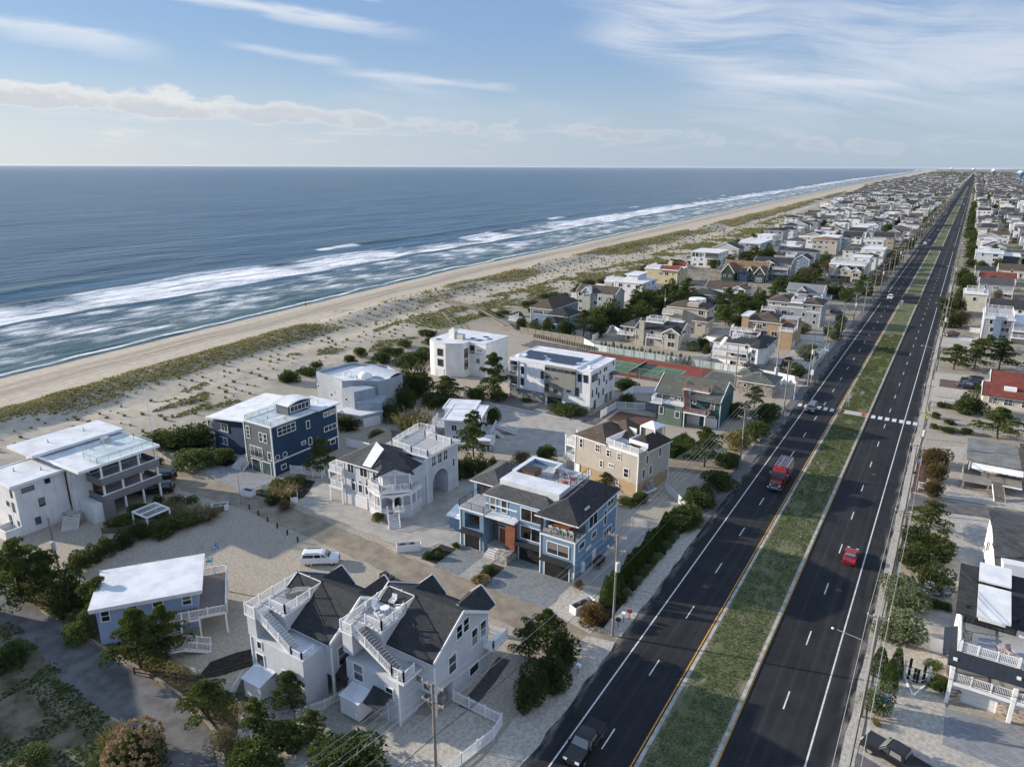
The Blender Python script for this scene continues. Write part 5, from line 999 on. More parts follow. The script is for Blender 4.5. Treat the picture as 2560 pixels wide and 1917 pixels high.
h.posts([(-2.5, .3), (-2.5, 3.5)], 0, 7.0); h.door('S', .55, 0, .9, 2.1, .0, WHITE); h.part('condenser_platform', MB().box(L_, L_ + 1.2, 1.6, 4.4, .5, .62), TRIM); h.ac(L_ + .6, 2.4, .62); h.ac(L_ + .6, 3.5, .62)
chair(-42.6, 105.2, 7.78, 2.4, BLUP, 'blue chair nearest the corner on the beige house roof deck'); chair(-43.3, 106.2, 7.78, 2.4, BLUP, 'blue chair behind the other on the beige house roof deck')

# ---- teal house with pinkish wooden decks
h = House('teal_house', 'teal house with grey-green shingle roof and pinkish wooden decks and stairs', -45, 147)
h.block(-52.0, -38.0, 144.0, 153.5, 0, 6.4, TEAL); h.block(-52.02, -45.0, 143.94, 144.0, 0, 6.4, TEALG, 'side_wall'); h.block(-50.5, -45.2, 141.0, 144.0, 0, 4.6, TEALG, 'wing'); h.gable(-52.2, -38.0, 143.6, 154.0, 6.4, 2.9, 'x', .35, SHGREEN, TEALG); h.part('flat_wing_roof', MB().box(-50.7, -45.0, 140.8, 144.0, 4.6, 4.75), ROOFW)
h.deck(-46.6, -40.6, 144.3, 148.2, 7.6, .3); h.block(-46.4, -40.8, 144.5, 148.0, 6.2, 7.3, TEALG, 'deck_base'); h.rail([(-46.5, 148.1), (-46.5, 144.4), (-40.7, 144.4), (-40.7, 148.1)], 7.6, 'wood'); h.deck(-45.0, -40.0, 141.0, 144.0, 3.6, .3); h.rail([(-45.0, 141.1), (-40.1, 141.1), (-40.1, 144.0)], 3.6, 'wood'); h.posts([(-44.8, 141.2), (-40.3, 141.2)], 0, 3.5, .2); h.stairs((-45.6, 144.0, 7.5), (-44.2, 141.6, 3.7), 1.2, RAILWOOD, RAILWOOD); h.rail([(-46.3, 143.8, 7.5), (-44.9, 141.4, 3.7)], 0, 'wood'); h.deck(-52.2, -49.5, 140.2, 144.0, 4.8); h.rail([(-52.1, 144), (-52.1, 140.3), (-49.6, 140.3)], 4.8)
h.wins('S', 144.0, [(-43.6, 4.8, .6, .6), (-39.6, 4.2, .7, 1.5), (-40.0, 1.9, 2.0, .6, 2), (-42.6, 1.6, .6, .6)]); h.wins('S', 141.0, [(-49.8, 2.2, .8, 1.6), (-46.2, 2.0, .9, 1.3)]); h.wins('S', 143.94, [(-51.2, 4.8, .6, 1.2), (-48.5, 5.2, .6, .9), (-47.0, 5.0, .5, .6)]); h.garage('S', -43.6, 0, 2.5, 2.0, 144.0); h.garage('S', -39.8, 0, 2.5, 2.0, 144.0); h.corner([(-38, 144), (-38, 153.5)], 0, 6.3)
# ---- pump house
h = House('pump_house', 'low stone pump house with grey-green hip roof beside the crosswalk', -37.4, 176, cat='building')
PST = paint('pinkish_stone', (0.38, 0.335, 0.30), 'stone', .4, .2); h.block(-41.3, -33.4, 172.3, 180.6, 0, 3.2, PST); h.block(-43.2, -39, 176.5, 183.0, 0, 3.2, PST); h.hip(-41.3, -33.4, 172.3, 180.6, 3.3, 1.7, .5, SHGREEN); h.hip(-43.4, -38.8, 176.5, 183.4, 3.3, 1.4, .4, SHGREEN); h.part('vent_pipe', MB().tube([(-37, 174.5, 3.8), (-37, 174.5, 5.6)], .07), GREYM)
for x in (-40.0, -37.4): h.round_win('S', x, 2.2, .4, 172.3)
# ------------------------------------------------------------------ paved and planted ground round the houses
PAVB = mat('blue_grey_pavers', (0.22, 0.235, 0.24), 0.85, 0.12, 1.5, kind='paver', p=0.28); PAVN = mat('grey_pavers', (0.27, 0.275, 0.285), 0.85, 0.1, 1.5, kind='paver', p=0.3)
PAVF = mat('pale_flagstone', (0.36, 0.35, 0.325), 0.85, 0.1, 1.5, kind='paver', p=0.5); PAVD = mat('dark_brick_paving', (0.075, 0.07, 0.068), 0.85, 0.15, 1.5, kind='paver', p=0.22); PAVBR = mat('brown_gravel_pavers', (0.20, 0.185, 0.16), 0.9, 0.12, 1.5, kind='paver', p=0.2)
MULCH = mat('dark_mulch', (0.028, 0.022, 0.018), 0.95, 0.25, 3.0, bump=0.05); LEAF = mat('brown_leaf_litter', (0.115, 0.075, 0.045), 0.95, 0.3, 1.2, c2=(0.20, 0.15, 0.09), bump=0.06)
WEEDS = mat('weedy_ground', (0.045, 0.052, 0.020), 0.95, 0.3, 0.4, c2=(0.20, 0.175, 0.12), bump=0.12, bscale=4.0); GCOURT = mat('grey_sand_court', (0.31, 0.29, 0.265), 0.95, 0.08, 0.5, c2=(0.42, 0.39, 0.345), bump=0.03)
TGREEN = mat('green_court', (0.075, 0.155, 0.085), 0.85, 0.06, 0.4); TRED = mat('red_court', (0.22, 0.050, 0.034), 0.85, 0.07, 0.4); OLDASPH = mat('old_asphalt', (0.13, 0.125, 0.12), 0.9, 0.15, 0.5, bump=0.02); REDST = mat('red_gravel', (0.115, 0.065, 0.05), 0.95, 0.2, 3.0)
def poly_wavy(pts, amp=0.25, step=2.0, seed=1):
    rn = random.Random(seed); out = []
    for (ax, ay), (bx, by) in zip(pts, pts[1:] + pts[:1]):
        k = max(1, int(math.hypot(bx - ax, by - ay) / step))
        for i in range(k): t = i / k; out.append((ax + (bx - ax) * t + rn.uniform(-amp, amp), ay + (by - ay) * t + rn.uniform(-amp, amp)))
    return out
z1, z2, z3 = 0.012, 0.018, 0.024
sheet('sand_lane', poly_wavy([(-27.3, 63.0), (-27.3, 67.6), (-37, 68.3), (-58, 68.6), (-75, 69.6), (-95, 71.2), (-112, 72.5), (-119, 69), (-113, 64.5), (-95, 65.5), (-78, 65.2), (-60, 63.9), (-45, 63.0)], 0.3), z1, SANDY)
sheet('grey_gravel_lane', poly_wavy([(-112, 31.0), (-98.4, 29.8), (-83.9, 30.2), (-71.2, 28.4), (-62.9, 28.9), (-57.2, 28.9), (-54.0, 26), (-50.0, 26), (-51.2, 30.4), (-54.7, 32.6), (-61.7, 33.9), (-73.5, 34.0), (-84, 33.9), (-96.2, 34.2), (-112, 36.5)], 0.2), z2, SHOU)
sheet('weedy_lot', poly_wavy([(-92, 31.0), (-84.5, 30.6), (-71.2, 28.6), (-62.9, 29.0), (-57.4, 29.0), (-55.4, 26), (-58, 18), (-80, 14), (-100, 22)], 0.4, 2.0, 3), z1, WEEDS)
sheet('leaf_litter_verge', poly_wavy([(-112, 36.5), (-96, 34.2), (-84, 33.9), (-73.5, 34.0), (-61.7, 33.9), (-54.7, 32.6), (-52.5, 34.5), (-58, 37.2), (-66, 37.0), (-76, 36.8), (-90, 37.5), (-104, 40)], 0.3, 2.0, 4), z1, LEAF)
# blue house forecourt
rect('paver_drive', -55.6, -51.2, 68.5, 75.6, z2, PAVB); rect('paver_drive', -47.0, -37.2, 68.3, 76.75, z2, PAVB); rect('flagstone_walk', -51.2, -49.2, 68.4, 74.6, z3, PAVF); rect('mulch_bed', -49.2, -47.0, 68.6, 73.6, z3, MULCH); rect('mulch_bed', -58.4, -55.7, 69.2, 74.0, z3, MULCH); rect('flagstone_walk', -58.8, -56.0, 74.0, 77.8, z2, PAVF)
sheet('pebble_yard', poly_wavy([(-37.2, 68.2), (-30.5, 66.6), (-30.2, 70), (-32.6, 73.5), (-33.6, 95), (-37.0, 95)], 0.15), z1, PEBB); rect('patio', -36.9, -33.6, 76.5, 93, z2, mat('pale_patio', (0.36, 0.345, 0.33), .9, .06, .8)); rect('mulch_bed', -32.4, -29.6, 68.5, 102, z2, MULCH)
sheet('pebble_verge', poly_wavy([(-29.7, 68.5), (-27.2, 68.2), (-27.2, 99), (-29.4, 99)], 0.15), z1, PEBB)
# arched house and navy house forecourts
sheet('pebble_yard', poly_wavy([(-88, 71.5), (-60, 70.0), (-57.5, 79), (-57.3, 95), (-66, 97), (-86, 95), (-91.5, 84), (-91, 76)], 0.25, 2, 6), z1, GCOURT)
sheet('paver_drive', poly_wavy([(-121, 76.5), (-114, 73.2), (-108, 70.6), (-97.6, 69.9), (-96.2, 77.1), (-105, 77.1), (-110, 78), (-114, 80.5), (-119, 82)], 0.1, 2, 7), z2, PAVN); sheet('mulch_bed', poly_wavy([(-113, 74.8), (-109.2, 75.2), (-109.4, 77.6), (-113, 78.4), (-114.6, 76.6)], .1), z3, MULCH)
sheet('planting_bed', poly_wavy([(-96.4, 70.2), (-88.5, 71.0), (-87.2, 74.0), (-90.5, 79.5), (-96.2, 78.2)], .15), z2, MULCH)
# court behind
sheet('sand_court', poly_wavy([(-97, 117), (-88, 131.6), (-64, 131.8), (-57.5, 131), (-55, 120), (-57, 113.5), (-67, 112), (-72, 106), (-80, 103), (-92, 101), (-99, 104)], 0.3, 3, 8), z1, GCOURT)
MB().box(-90.5, -63.5, 131.9, 132.9, 0, 0.06).obj('kerb_strip', CONC); tag(bpy.data.objects['kerb_strip'], kind='structure')
rect('paver_drive', -88.4, -77.6, 132.95, 139.1, z2, PAVBR); rect('flagstone_walk', -77.4, -74.2, 132.95, 139.0, z3, PAVF); rect('paver_drive', -74.0, -64.8, 132.95, 137.4, z2, PAVBR); rect('flagstone_walk', -64.7, -61.5, 132, 152, z2, OLDASPH)
sheet('sand_lane', poly_wavy([(-57.2, 118), (-57, 131.5), (-44, 130), (-33, 128.5), (-27.4, 129), (-27.4, 121.5), (-34, 119.5), (-40, 117.5)], .3), z1, SANDY)
rect('wood_deck_terrace', -60.5, -51, 136.5, 143.5, z2, mat('red_brown_paving', (.13, .065, .05), .8, .1, kind='paver', p=.25)); rect('patio', -60.8, -52.5, 147, 153, z2, OLDASPH)
# tennis court
tc_ = rect('tennis_court', -90.2, -53.0, 170.2, 189.6, z1, TRED); rect('playing_surface', -82.5, -58.7, 173.2, 184.3, z2, TGREEN, parent=tc_)
for x0, x1, y0, y1 in ((-82.5, -58.7, 173.2, 173.3), (-82.5, -58.7, 184.2, 184.3), (-82.5, -58.7, 174.6, 174.68), (-82.5, -58.7, 182.8, 182.88), (-82.5, -82.4, 173.3, 184.2), (-58.8, -58.7, 173.3, 184.2), (-77.0, -76.92, 174.7, 182.8), (-64.3, -64.22, 174.7, 182.8), (-77, -64.3, 178.7, 178.78)): rect('court_line', x0, x1, y0, y1, z3, LINEW, parent=tc_)
t = thing('tennis_net', 'dark tennis net across the middle of the green court', 'net', (-70.6, 178.7, 0)); MB().box(-.02, .02, -6.2, 6.2, .1, .95).obj('net', DARK, t); MB().box(-.04, .04, -6.2, 6.2, .95, 1.02).obj('net_band', WHITE, t)
for sy in (-6.3, 6.3): MB().tube([(0, sy, 0), (0, sy, 1.1)], .05).obj('post', DARK, t)
MESHW = clear_glass('wire_mesh', (0.18, 0.18, 0.17), 0.16)
def chain_fence(path, h_, label):
    t = thing('wire_fence', label, 'fence', (path[0][0], path[0][1], 0)); ox, oy = path[0]
    for p, q in zip(path[:-1], path[1:]):
        L = math.hypot(q[0] - p[0], q[1] - p[1]); n = max(1, round(L / 3.4))
        for i in range(n + 1): a = (p[0] + (q[0] - p[0]) * i / n - ox, p[1] + (q[1] - p[1]) * i / n - oy); MB().tube([(a[0], a[1], 0), (a[0], a[1], h_)], .045, 5).obj('post', GREYM, t)
        for z in (h_ - .03, .1): MB().beam((p[0] - ox, p[1] - oy, z), (q[0] - ox, q[1] - oy, z), .05).obj('top_rail', GREYM, t)
        MB().poly([(p[0] - ox, p[1] - oy, .1), (q[0] - ox, q[1] - oy, .1), (q[0] - ox, q[1] - oy, h_), (p[0] - ox, p[1] - oy, h_)]).obj('wire_mesh', MESHW, t)
chain_fence([(-90.3, 189.9), (-52.8, 189.8)], 3.2, 'tall wire fence along the far side of the tennis court'); chain_fence([(-52.8, 189.4), (-52.8, 178)], 3.2, 'tall wire fence at the road end of the tennis court'); chain_fence([(-80, 170.0), (-53.2, 170.0)], 3.0, 'tall wire fence along the near side of the tennis court'); chain_fence([(-90.4, 189.6), (-90.4, 180)], 3.2, 'tall wire fence at the beach end of the tennis court')
t = thing('bench', 'orange wooden bench at the near edge of the tennis court', 'bench', (-69.2, 171.4, 0)); MB().box(-1.1, 1.1, -.2, .25, .4, .47).obj('seat', ORW, t); MB().box(-1.1, 1.1, .2, .26, .5, .95).obj('backrest', ORW, t); [MB().box(s_ - .05, s_ + .05, -.18, .2, 0, .4).obj('leg', WOOD, t) for s_ in (-.9, .9)]
sheet('parking_lot', poly_wavy([(-112, 184.5), (-112, 193.2), (-91, 191), (-90.6, 183.8), (-100, 182)], .2), z1, OLDASPH); rect('patio', -52.5, -42, 176, 188, z1, OLDASPH)
t = thing('timber_barrier', 'row of pale square timbers backed by boards beside the parking lot', 'barrier', (-114.2, 196.5, 0))
for k in range(26): a = k / 25; MB().box(24 * a - .2, 24 * a + .2, -5.1 * a - .2, -5.1 * a + .2, 0, 1.25).obj('timber', WOOD, t)
MB().prism([(0, .3), (24, -4.8), (24, -4.7), (0, .4)], 0, 1.1).obj('backing', DECKB, t)
WOODF = mat('weathered_board_fence', (0.33, 0.30, 0.25), .9, .12, 1.0, kind='board', p=.3)
fence([(-121.5, 199.8), (-97, 198.1)], 2.0, 'weathered board fence beside the parking lot', 'boards', 3.0, WOODF); fence([(-96.0, 196.6), (-90.3, 191.8), (-82.4, 190.9), (-61.3, 190.6), (-46.4, 190.4), (-36, 189.6), (-30.5, 188)], 1.9, 'long white vinyl fence behind the tennis court', 'vinyl', 2.4); fence([(-96, 202.7), (-97, 220), (-90.4, 213)], 1.9, 'white vinyl fence corner beside the beige mid-distance house')
fence([(-62.2, 190.6), (-57.2, 199.0), (-50.8, 198.0)], 1.8, 'white vinyl fence stepping back from the court towards the white deck house'); fence([(-40.4, 205.0), (-30.8, 204.6), (-30.0, 232)], 1.9, 'white vinyl fence round the drive of the orange-tan house'); fence([(-41.0, 240.5), (-33.0, 241.0)], 1.8, 'white vinyl fence beyond the drive of the orange-tan house'); fence([(-66, 222), (-55.5, 218)], 1.7, 'white vinyl fence between the tan house and the white deck house')
fence([(-63.5, 152), (-63.3, 158), (-54, 163.0), (-53.8, 157.5)], 1.8, 'white vinyl fence behind the teal house garden'); fence([(-62.2, 137), (-62.0, 144.5), (-56, 147.2)], 1.8, 'white fence stepping up between the panel house and the teal house', 'picket')
fence([(-37.6, 48.9), (-31.5, 48.75), (-31.2, 46.8), (-32.0, 42.6), (-33.6, 34)], 1.5, 'white picket fence round the twin house pebble yard', 'picket'); fence([(-47.6, 43.1), (-48.1, 41.0), (-49.6, 38.6)], 1.2, 'short white picket fence in front of the twin house', 'picket'); fence([(-57.5, 58.4), (-48.4, 59.6), (-38.6, 60.6)], 1.2, 'white picket fence along the lane behind the twin house', 'picket')
fence([(-96.8, 79.5), (-90.8, 82.0)], 1.7, 'white board fence beside the navy house gate', 'picket'); fence([(-97.6, 94.5), (-84.5, 96.2), (-82.8, 93)], 1.7, 'white fence behind the navy house yard'); fence([(-58.0, 111.5), (-54.6, 116.5)], 1.4, 'white fence at the corner of the beige house lot', 'picket'); fence([(-37.0, 109.5), (-31.5, 104)], 1.5, 'white picket fence beside the beige house condensers', 'picket'); fence([(-36.9, 94.5), (-31.8, 95.0)], 1.4, 'white picket fence across the end of the blue house patio', 'picket')
fence([(-69.6, 33.6), (-62.5, 36.4), (-59.8, 41.5)], 1.0, 'dark split rail fence beside the twin house', 'rails', 2.6, mat('dark_rail_wood', (.07, .055, .04), .9)); fence([(-103.5, 49.0), (-98, 54.0), (-94.5, 63.6)], 1.0, 'low greenish timber wall below the modern house hedge', 'boards', 2.0, mat('green_stained_boards', (.13, .15, .11), .9, .1)); fence([(-127.0, 72.0), (-118, 70.2)], 1.1, 'weathered picket fence at the dune edge by the navy house', 'boards', 2.4, WOODF)
planter(-96.0, 69.6, .15, 'white bin enclosure at the corner of the navy house drive', 2.2); planter(-61.4, 70.2, .75, 'white bin enclosure between the arched house and the blue house', 3.4); planter(-33.5, 70.6, 1.2, 'white bin enclosure at the corner of the blue house pebble yard', 3.2); planter(-95.3, 63.6, .9, 'white bin enclosure opposite the navy house drive', 2.4); planter(-88.2, 72.6, -.7, 'low white panel enclosure beside the planting bed', 3.0)
# twin house pebble yard with its dark paving
sheet('pebble_yard', poly_wavy([(-56.5, 36.8), (-50, 40.5), (-48.3, 43.2), (-43.3, 44.0), (-37.8, 46), (-37.6, 48.7), (-31.6, 48.6), (-31.2, 46.8), (-32.0, 42.6), (-34.5, 31), (-45, 31), (-52, 33.5)], .15), z1, PEBB)
def arc_strip(name, pts, wd, zz, m):
    l, r = [], []
    for i, p in enumerate(pts):
        a = Vector(pts[max(i - 1, 0)]); b = Vector(pts[min(i + 1, len(pts) - 1)]); d = (b - a).normalized(); n_ = Vector((-d.y, d.x)) * wd / 2; l.append(Vector(p) + n_); r.append(Vector(p) - n_)
    mb = MB()
    for i in range(len(pts) - 1): mb.poly([(*l[i], zz), (*r[i], zz), (*r[i + 1], zz), (*l[i + 1], zz)])
    return tag(mb.obj(name, m), kind='structure')
arc_strip('dark_paved_path', [(-42.3, 44.3), (-41.7, 42.6), (-40.2, 41.9), (-38.6, 42.3), (-37.2, 43.8), (-36.3, 46.0), (-36.0, 49), (-36.3, 54), (-36.8, 57.5)], 1.5, z2, PAVD); arc_strip('dark_paved_path', [(-44.6, 42.5), (-43.8, 41.4), (-42.9, 41.3), (-42.0, 42.2)], 1.3, z3, PAVD); arc_strip('dark_paved_path', [(-49.5, 38.4), (-54, 37.2), (-57.4, 38.0), (-58.9, 40.2), (-58.4, 43.0)], 1.4, z2, PAVD); arc_strip('paver_border', [(-48.6, 36.0), (-54.5, 36.3), (-58.6, 37.6), (-60.2, 40.4), (-59.4, 43.6)], .25, z3, CONC)
rect('brick_paved_court', -48.0, -42.6, 37.6, 42.6, z2, mat('sand_pavers', (.33, .30, .255), .9, .1, 2.0, kind='paver', p=.3))
sheet('dark_soil', poly_wavy([(-63, 36.5), (-59.4, 42), (-58.2, 47), (-60.5, 46), (-64.5, 39.5)], .2), z1, MULCH)
# lane edging timbers, posts, and odd pieces
def timber(x, y, rz, L, label): t = thing('timber_beam', label, 'timber', (x, y, 0), rz); MB().box(-L / 2, L / 2, -.14, .14, 0, .25).obj('beam', WOOD, t)
for k, (x, y, a, L) in enumerate(((-79.5, 34.25, .0, 7.0), (-71.5, 34.35, .0, 7.5), (-63.5, 34.3, -.03, 7.0), (-57.2, 33.5, -.22, 5.5))): timber(x, y, a, L, ['long timber edging the grey lane, furthest left', 'long timber edging the grey lane, second from the left', 'long timber edging the grey lane, third from the left', 'long timber edging the grey lane, nearest the twin house'][k])
for k, (x, y, a) in enumerate(((-75.5, 35.3, -.6), (-76.0, 35.6, -.6), (-72.9, 36.2, -.55))): timber(x, y, a, 3.6, ['loose timber on the leaf litter, nearest the lane', 'loose timber on the leaf litter, beside the nearest one', 'loose timber on the leaf litter, closest to the sand yard'][k])
for k in range(6): t = thing('bollard', f'short dark wooden post, {["leftmost", "second from left", "third from left", "third from right", "second from right", "rightmost"][k]} in the row on the sand lane', 'post', (-91.6 + k * 2.95, 66.3 - k * .62, 0), group='posts across the sand lane'); MB().lathe([(.13, 0), (.13, .8), (.08, .86)], 8).obj('post', mat('dark_post_wood', (.05, .042, .035), .9), t)
t = thing('covered_grill', 'black covered grill on the pebble yard near the front pole', 'grill', (-39.6, 38.2, 0)); MB().box(-.7, .7, -.5, .5, 0, 1.0).obj('cover', mat('black_cover', (.02, .02, .02), .6), t); MB().box(-.5, .5, -.35, .35, 1.0, 1.15).obj('lid', MAT['black_cover'], t)
t = thing('transformer_box', 'green utility box in the planting bed beside the navy house drive', 'utility box', (-94.3, 71.8, 0), .3); MB().box(-.7, .7, -.6, .6, 0, .85).obj('cabinet', mat('olive_green_paint', (.10, .15, .11), .7), t); MB().slab([(-.75, -.65, .88), (.75, -.65, .88), (.75, .65, 1.0), (-.75, .65, 1.0)], .06).obj('lid', MAT['olive_green_paint'], t)
t = thing('garden_gate', 'white arched garden gate beside the navy house', 'gate', (-91.6, 81.2, 0), .4); [MB().box(sx - .07, sx + .07, sy - .07, sy + .07, 0, 2.3).obj('post', TRIM, t) for sx in (-.9, .9) for sy in (-.4, .4)]; MB().box(-1.1, 1.1, -.5, .5, 2.3, 2.4).obj('top', TRIM, t); [MB().box(-.9, .9, sy - .02, sy + .02, z, z + .1).obj('rail', TRIM, t) for sy in (-.4, .4) for z in (.3, .9, 1.5)]
t = thing('dumpster_row', 'row of dark bins with plants beside the lane behind the twin house', 'bins', (-56.5, 61.8, 0), -.2)
for k in range(5): MB().box(-3.0 + k * 1.25, -2.1 + k * 1.25, -.5, .5, 0, 1.05).obj('bin', DARK, t)
t = thing('white_chair_pair', 'white wooden garden bench beside the road hedge', 'bench', (-28.9, 142.2, 0), 1.3); MB().box(-.8, .8, -.3, .3, .4, .48).obj('seat', WHITE, t); MB().slab([(-.8, .3, .48), (.8, .3, .48), (.8, .5, 1.1), (-.8, .5, 1.1)], .06).obj('backrest', WHITE, t); [MB().box(s_ - .05, s_ + .05, -.28, .3, 0, .4).obj('leg', WHITE, t) for s_ in (-.7, .7)]
t = thing('flagpole', 'tall white flagpole at the dune edge behind the modern house', 'flagpole', (-129.6, 73.8, 0.3)); MB().tube([(0, 0, 0), (-.15, 0, 11.5)], .1, 8, .06).obj('pole', WHITE, t); MB().lathe([(.12, 11.5), (.12, 11.7)], 8, (-.15, 0)).obj('cap', WHITE, t)
t = thing('flagpole', 'thin pole standing at the corner of the navy house drive', 'pole', (-94.6, 67.0, 0)); MB().tube([(0, 0, 0), (0, 0, 5.0)], .04, 6).obj('pole', WOOD, t); MB().lathe([(.12, 0), (.12, .15)], 8).obj('foot', WOOD, t)
# dune path fences, beach walker
fence([(-194, 186), (-182, 197), (-170, 204), (-158, 205), (-148, 196), (-140, 186)], 1.1, 'sand fence along the beach access path, sea side', 'rails', 3.0, WOODF, z=1.2); fence([(-176, 181), (-164, 186), (-152, 183), (-143, 176)], 1.0, 'sand fence along the beach access path, house side', 'rails', 3.0, WOODF, z=1.0)
t = thing('boardwalk', 'wooden dune crossover boardwalk with railings above the parking lot', 'boardwalk', (-150, 214, 1.0)); WK = House.__new__(House); WK.o = t; WK.off = (-150, 214)
WK.part('walk', MB().slab([(-176, 226, 1.6), (-150.5, 216, 1.8), (-150, 214.6, 1.8), (-176, 224.4, 1.6)], .2), WOOD); WK.part('walk', MB().slab([(-150, 216, 1.8), (-148.4, 215, 1.8), (-127, 201.4, .4), (-128.6, 201, .4)], .2), WOOD)
RAILWOOD_ = RAILWOOD; RAILWOOD = WOOD; WK.rail([(-176, 226, 1.6), (-150.5, 216.2, 1.8)], 0, 'wood', 1.0, .6); WK.rail([(-176, 224.2, 1.6), (-150, 214.4, 1.8), (-128.6, 200.8, .4)], 0, 'wood', 1.0, .6); WK.rail([(-148.4, 215.2, 1.8), (-126.8, 201.6, .4)], 0, 'wood', 1.0, .6); RAILWOOD = RAILWOOD_
# right hand side of the road
sheet('pebble_yard', poly_wavy([(-2.0, 61), (-.6, 66), (-.9, 84), (5.9, 84.6), (5.9, 75.3), (11.5, 76), (16, 72), (10.8, 65.5), (4, 60)], .1), z1, PEBB); sheet('paver_drive', [(5.95, 75.2), (5.9, 69.4), (12.5, 69.0), (20, 70), (20, 78), (11.4, 76.1)], z2, PAVN); sheet('asphalt_apron', poly_wavy([(-2.1, 56), (-2.1, 64.5), (0.5, 63.5), (6, 62), (6, 54)], .15), z2, SHOU)
sheet('pebble_yard', poly_wavy([(.5, 85.3), (5.9, 85.6), (5.9, 97.5), (.5, 97)], .15), z1, GCOURT); sheet('asphalt_lane', poly_wavy([(-2.1, 124.5), (-2.1, 131.2), (1.5, 130.5), (7, 131), (16, 132.6), (26, 133.5), (26, 127.5), (9, 127), (3, 125.5)], .15), z2, SHOU); sheet('pebble_yard', poly_wavy([(1.5, 103), (2, 125), (9, 126.8), (26, 127), (26, 98.5), (9, 99)], .2), z1, PEBB); sheet('red_gravel_strip', [(-1.5, 131.9), (-1.6, 152), (.6, 152), (.8, 131.9)], z2, REDST); sheet('pebble_yard', poly_wavy([(2.2, 131.5), (3, 158), (9, 162), (28, 158), (28, 134)], .3), z1, PEBB)
rect('brown_paver_drive', .5, 8.2, 205, 213, z2, mat('brown_brick_paving', (.15, .095, .08), .9, .12, 1.5, kind='paver', p=.22)); sheet('pebble_yard', poly_wavy([(-1, 190), (-1, 220), (9, 222), (9, 190)], .2), z1, PEBB); sheet('sand_yard', poly_wavy([(-1, 254), (-1, 273), (9.3, 276), (9.3, 254)], .2), z1, PEBB); sheet('verge', poly_wavy([(-2.15, 60), (-2.2, 400), (-1.0, 400), (-.9, 60)], .12, 3, 9), z1, PEBB); sheet('verge', poly_wavy([(-29.2, 99), (-29.4, 380), (-27.2, 380), (-27.2, 99)], .2, 3, 10), z1, SHOU); sheet('pebble_verge', poly_wavy([(-31, 34), (-30.6, 66), (-27.2, 67), (-27.2, 34)], .25), z1, PEBB)
fence([(0.2, 84.9), (5.9, 84.95)], 1.8, 'white vinyl fence across the yard of the white veranda house', 'vinyl', 1.9); fence([(2.8, 98.0), (6.1, 98.2)], 1.8, 'white vinyl fence behind the white veranda house', 'vinyl', 1.7); fence([(2.0, 188.5), (9.2, 189.5)], 1.2, 'white vinyl fence in front of the red-roofed house'); fence([(3.8, 267), (7.0, 267.4)], 1.1, 'short white fence beside the maroon pickup'); fence([(6.5, 283), (9.3, 283.2)], 1.7, 'white garden wall panel beside the blue and white house')
for k, (x, y) in enumerate(((-21.9, 84), (-14.0, 112), (-6.8, 92.5), (-7.2, 136))):
    o_ = MB().lathe([(.42, 0.0), (.42, .012)], 16).obj('manhole_cover', mat('cast_iron', (.05, .045, .042), .6), None, (x, y, .14 if -18 < x < -12.3 else .013)); tag(o_, ['round iron manhole cover in the left carriageway', 'rusty round cover in the median grass', 'round iron manhole cover in the right carriageway, nearer', 'round iron manhole cover in the right carriageway, further'][k], 'manhole cover')
# ------------------------------------------------------------------ houses further along the road
P_ = dict(white=paint('white_siding', (0.68, 0.69, 0.70)), grey=paint('mid_grey_siding', (0.33, 0.345, 0.37)), lgrey=LGREY, blue=paint('slate_blue_siding', (0.17, 0.24, 0.34)), beige=paint('sand_siding', (0.45, 0.415, 0.35)), tan=paint('orange_tan_siding', (0.40, 0.285, 0.175)), yellow=paint('cream_yellow_siding', (0.56, 0.48, 0.28)), green=paint('dark_green_siding', (0.035, 0.065, 0.05)), cream=paint('cream_stucco', (0.56, 0.54, 0.45), None), navy=NAVY, dark=paint('dark_siding', (0.07, 0.08, 0.095)), sage=paint('sage_grey_siding', (0.40, 0.42, 0.39)))
def auto_wins(h, face, a0, a1, plane, z0, floors, fh, rn, dens=1.0, fm=None):
    L = a1 - a0; n = max(1, int(L / 3.0 * dens))
    for k in range(floors):
        for i in range(n):
            if rn.random() < 0.16: continue
            a = a0 + L * (i + 0.5) / n + rn.uniform(-.3, .3); wd = rn.choice((0.9, 1.1, 1.7, 2.2)); c = 2 if wd > 1.5 else 1
            if wd > L / n * .8: wd = .8
            h.win(face, a, z0 + k * fh + rn.uniform(.7, 1.0), wd, rn.uniform(1.1, 1.5), plane, c, 1, fm)
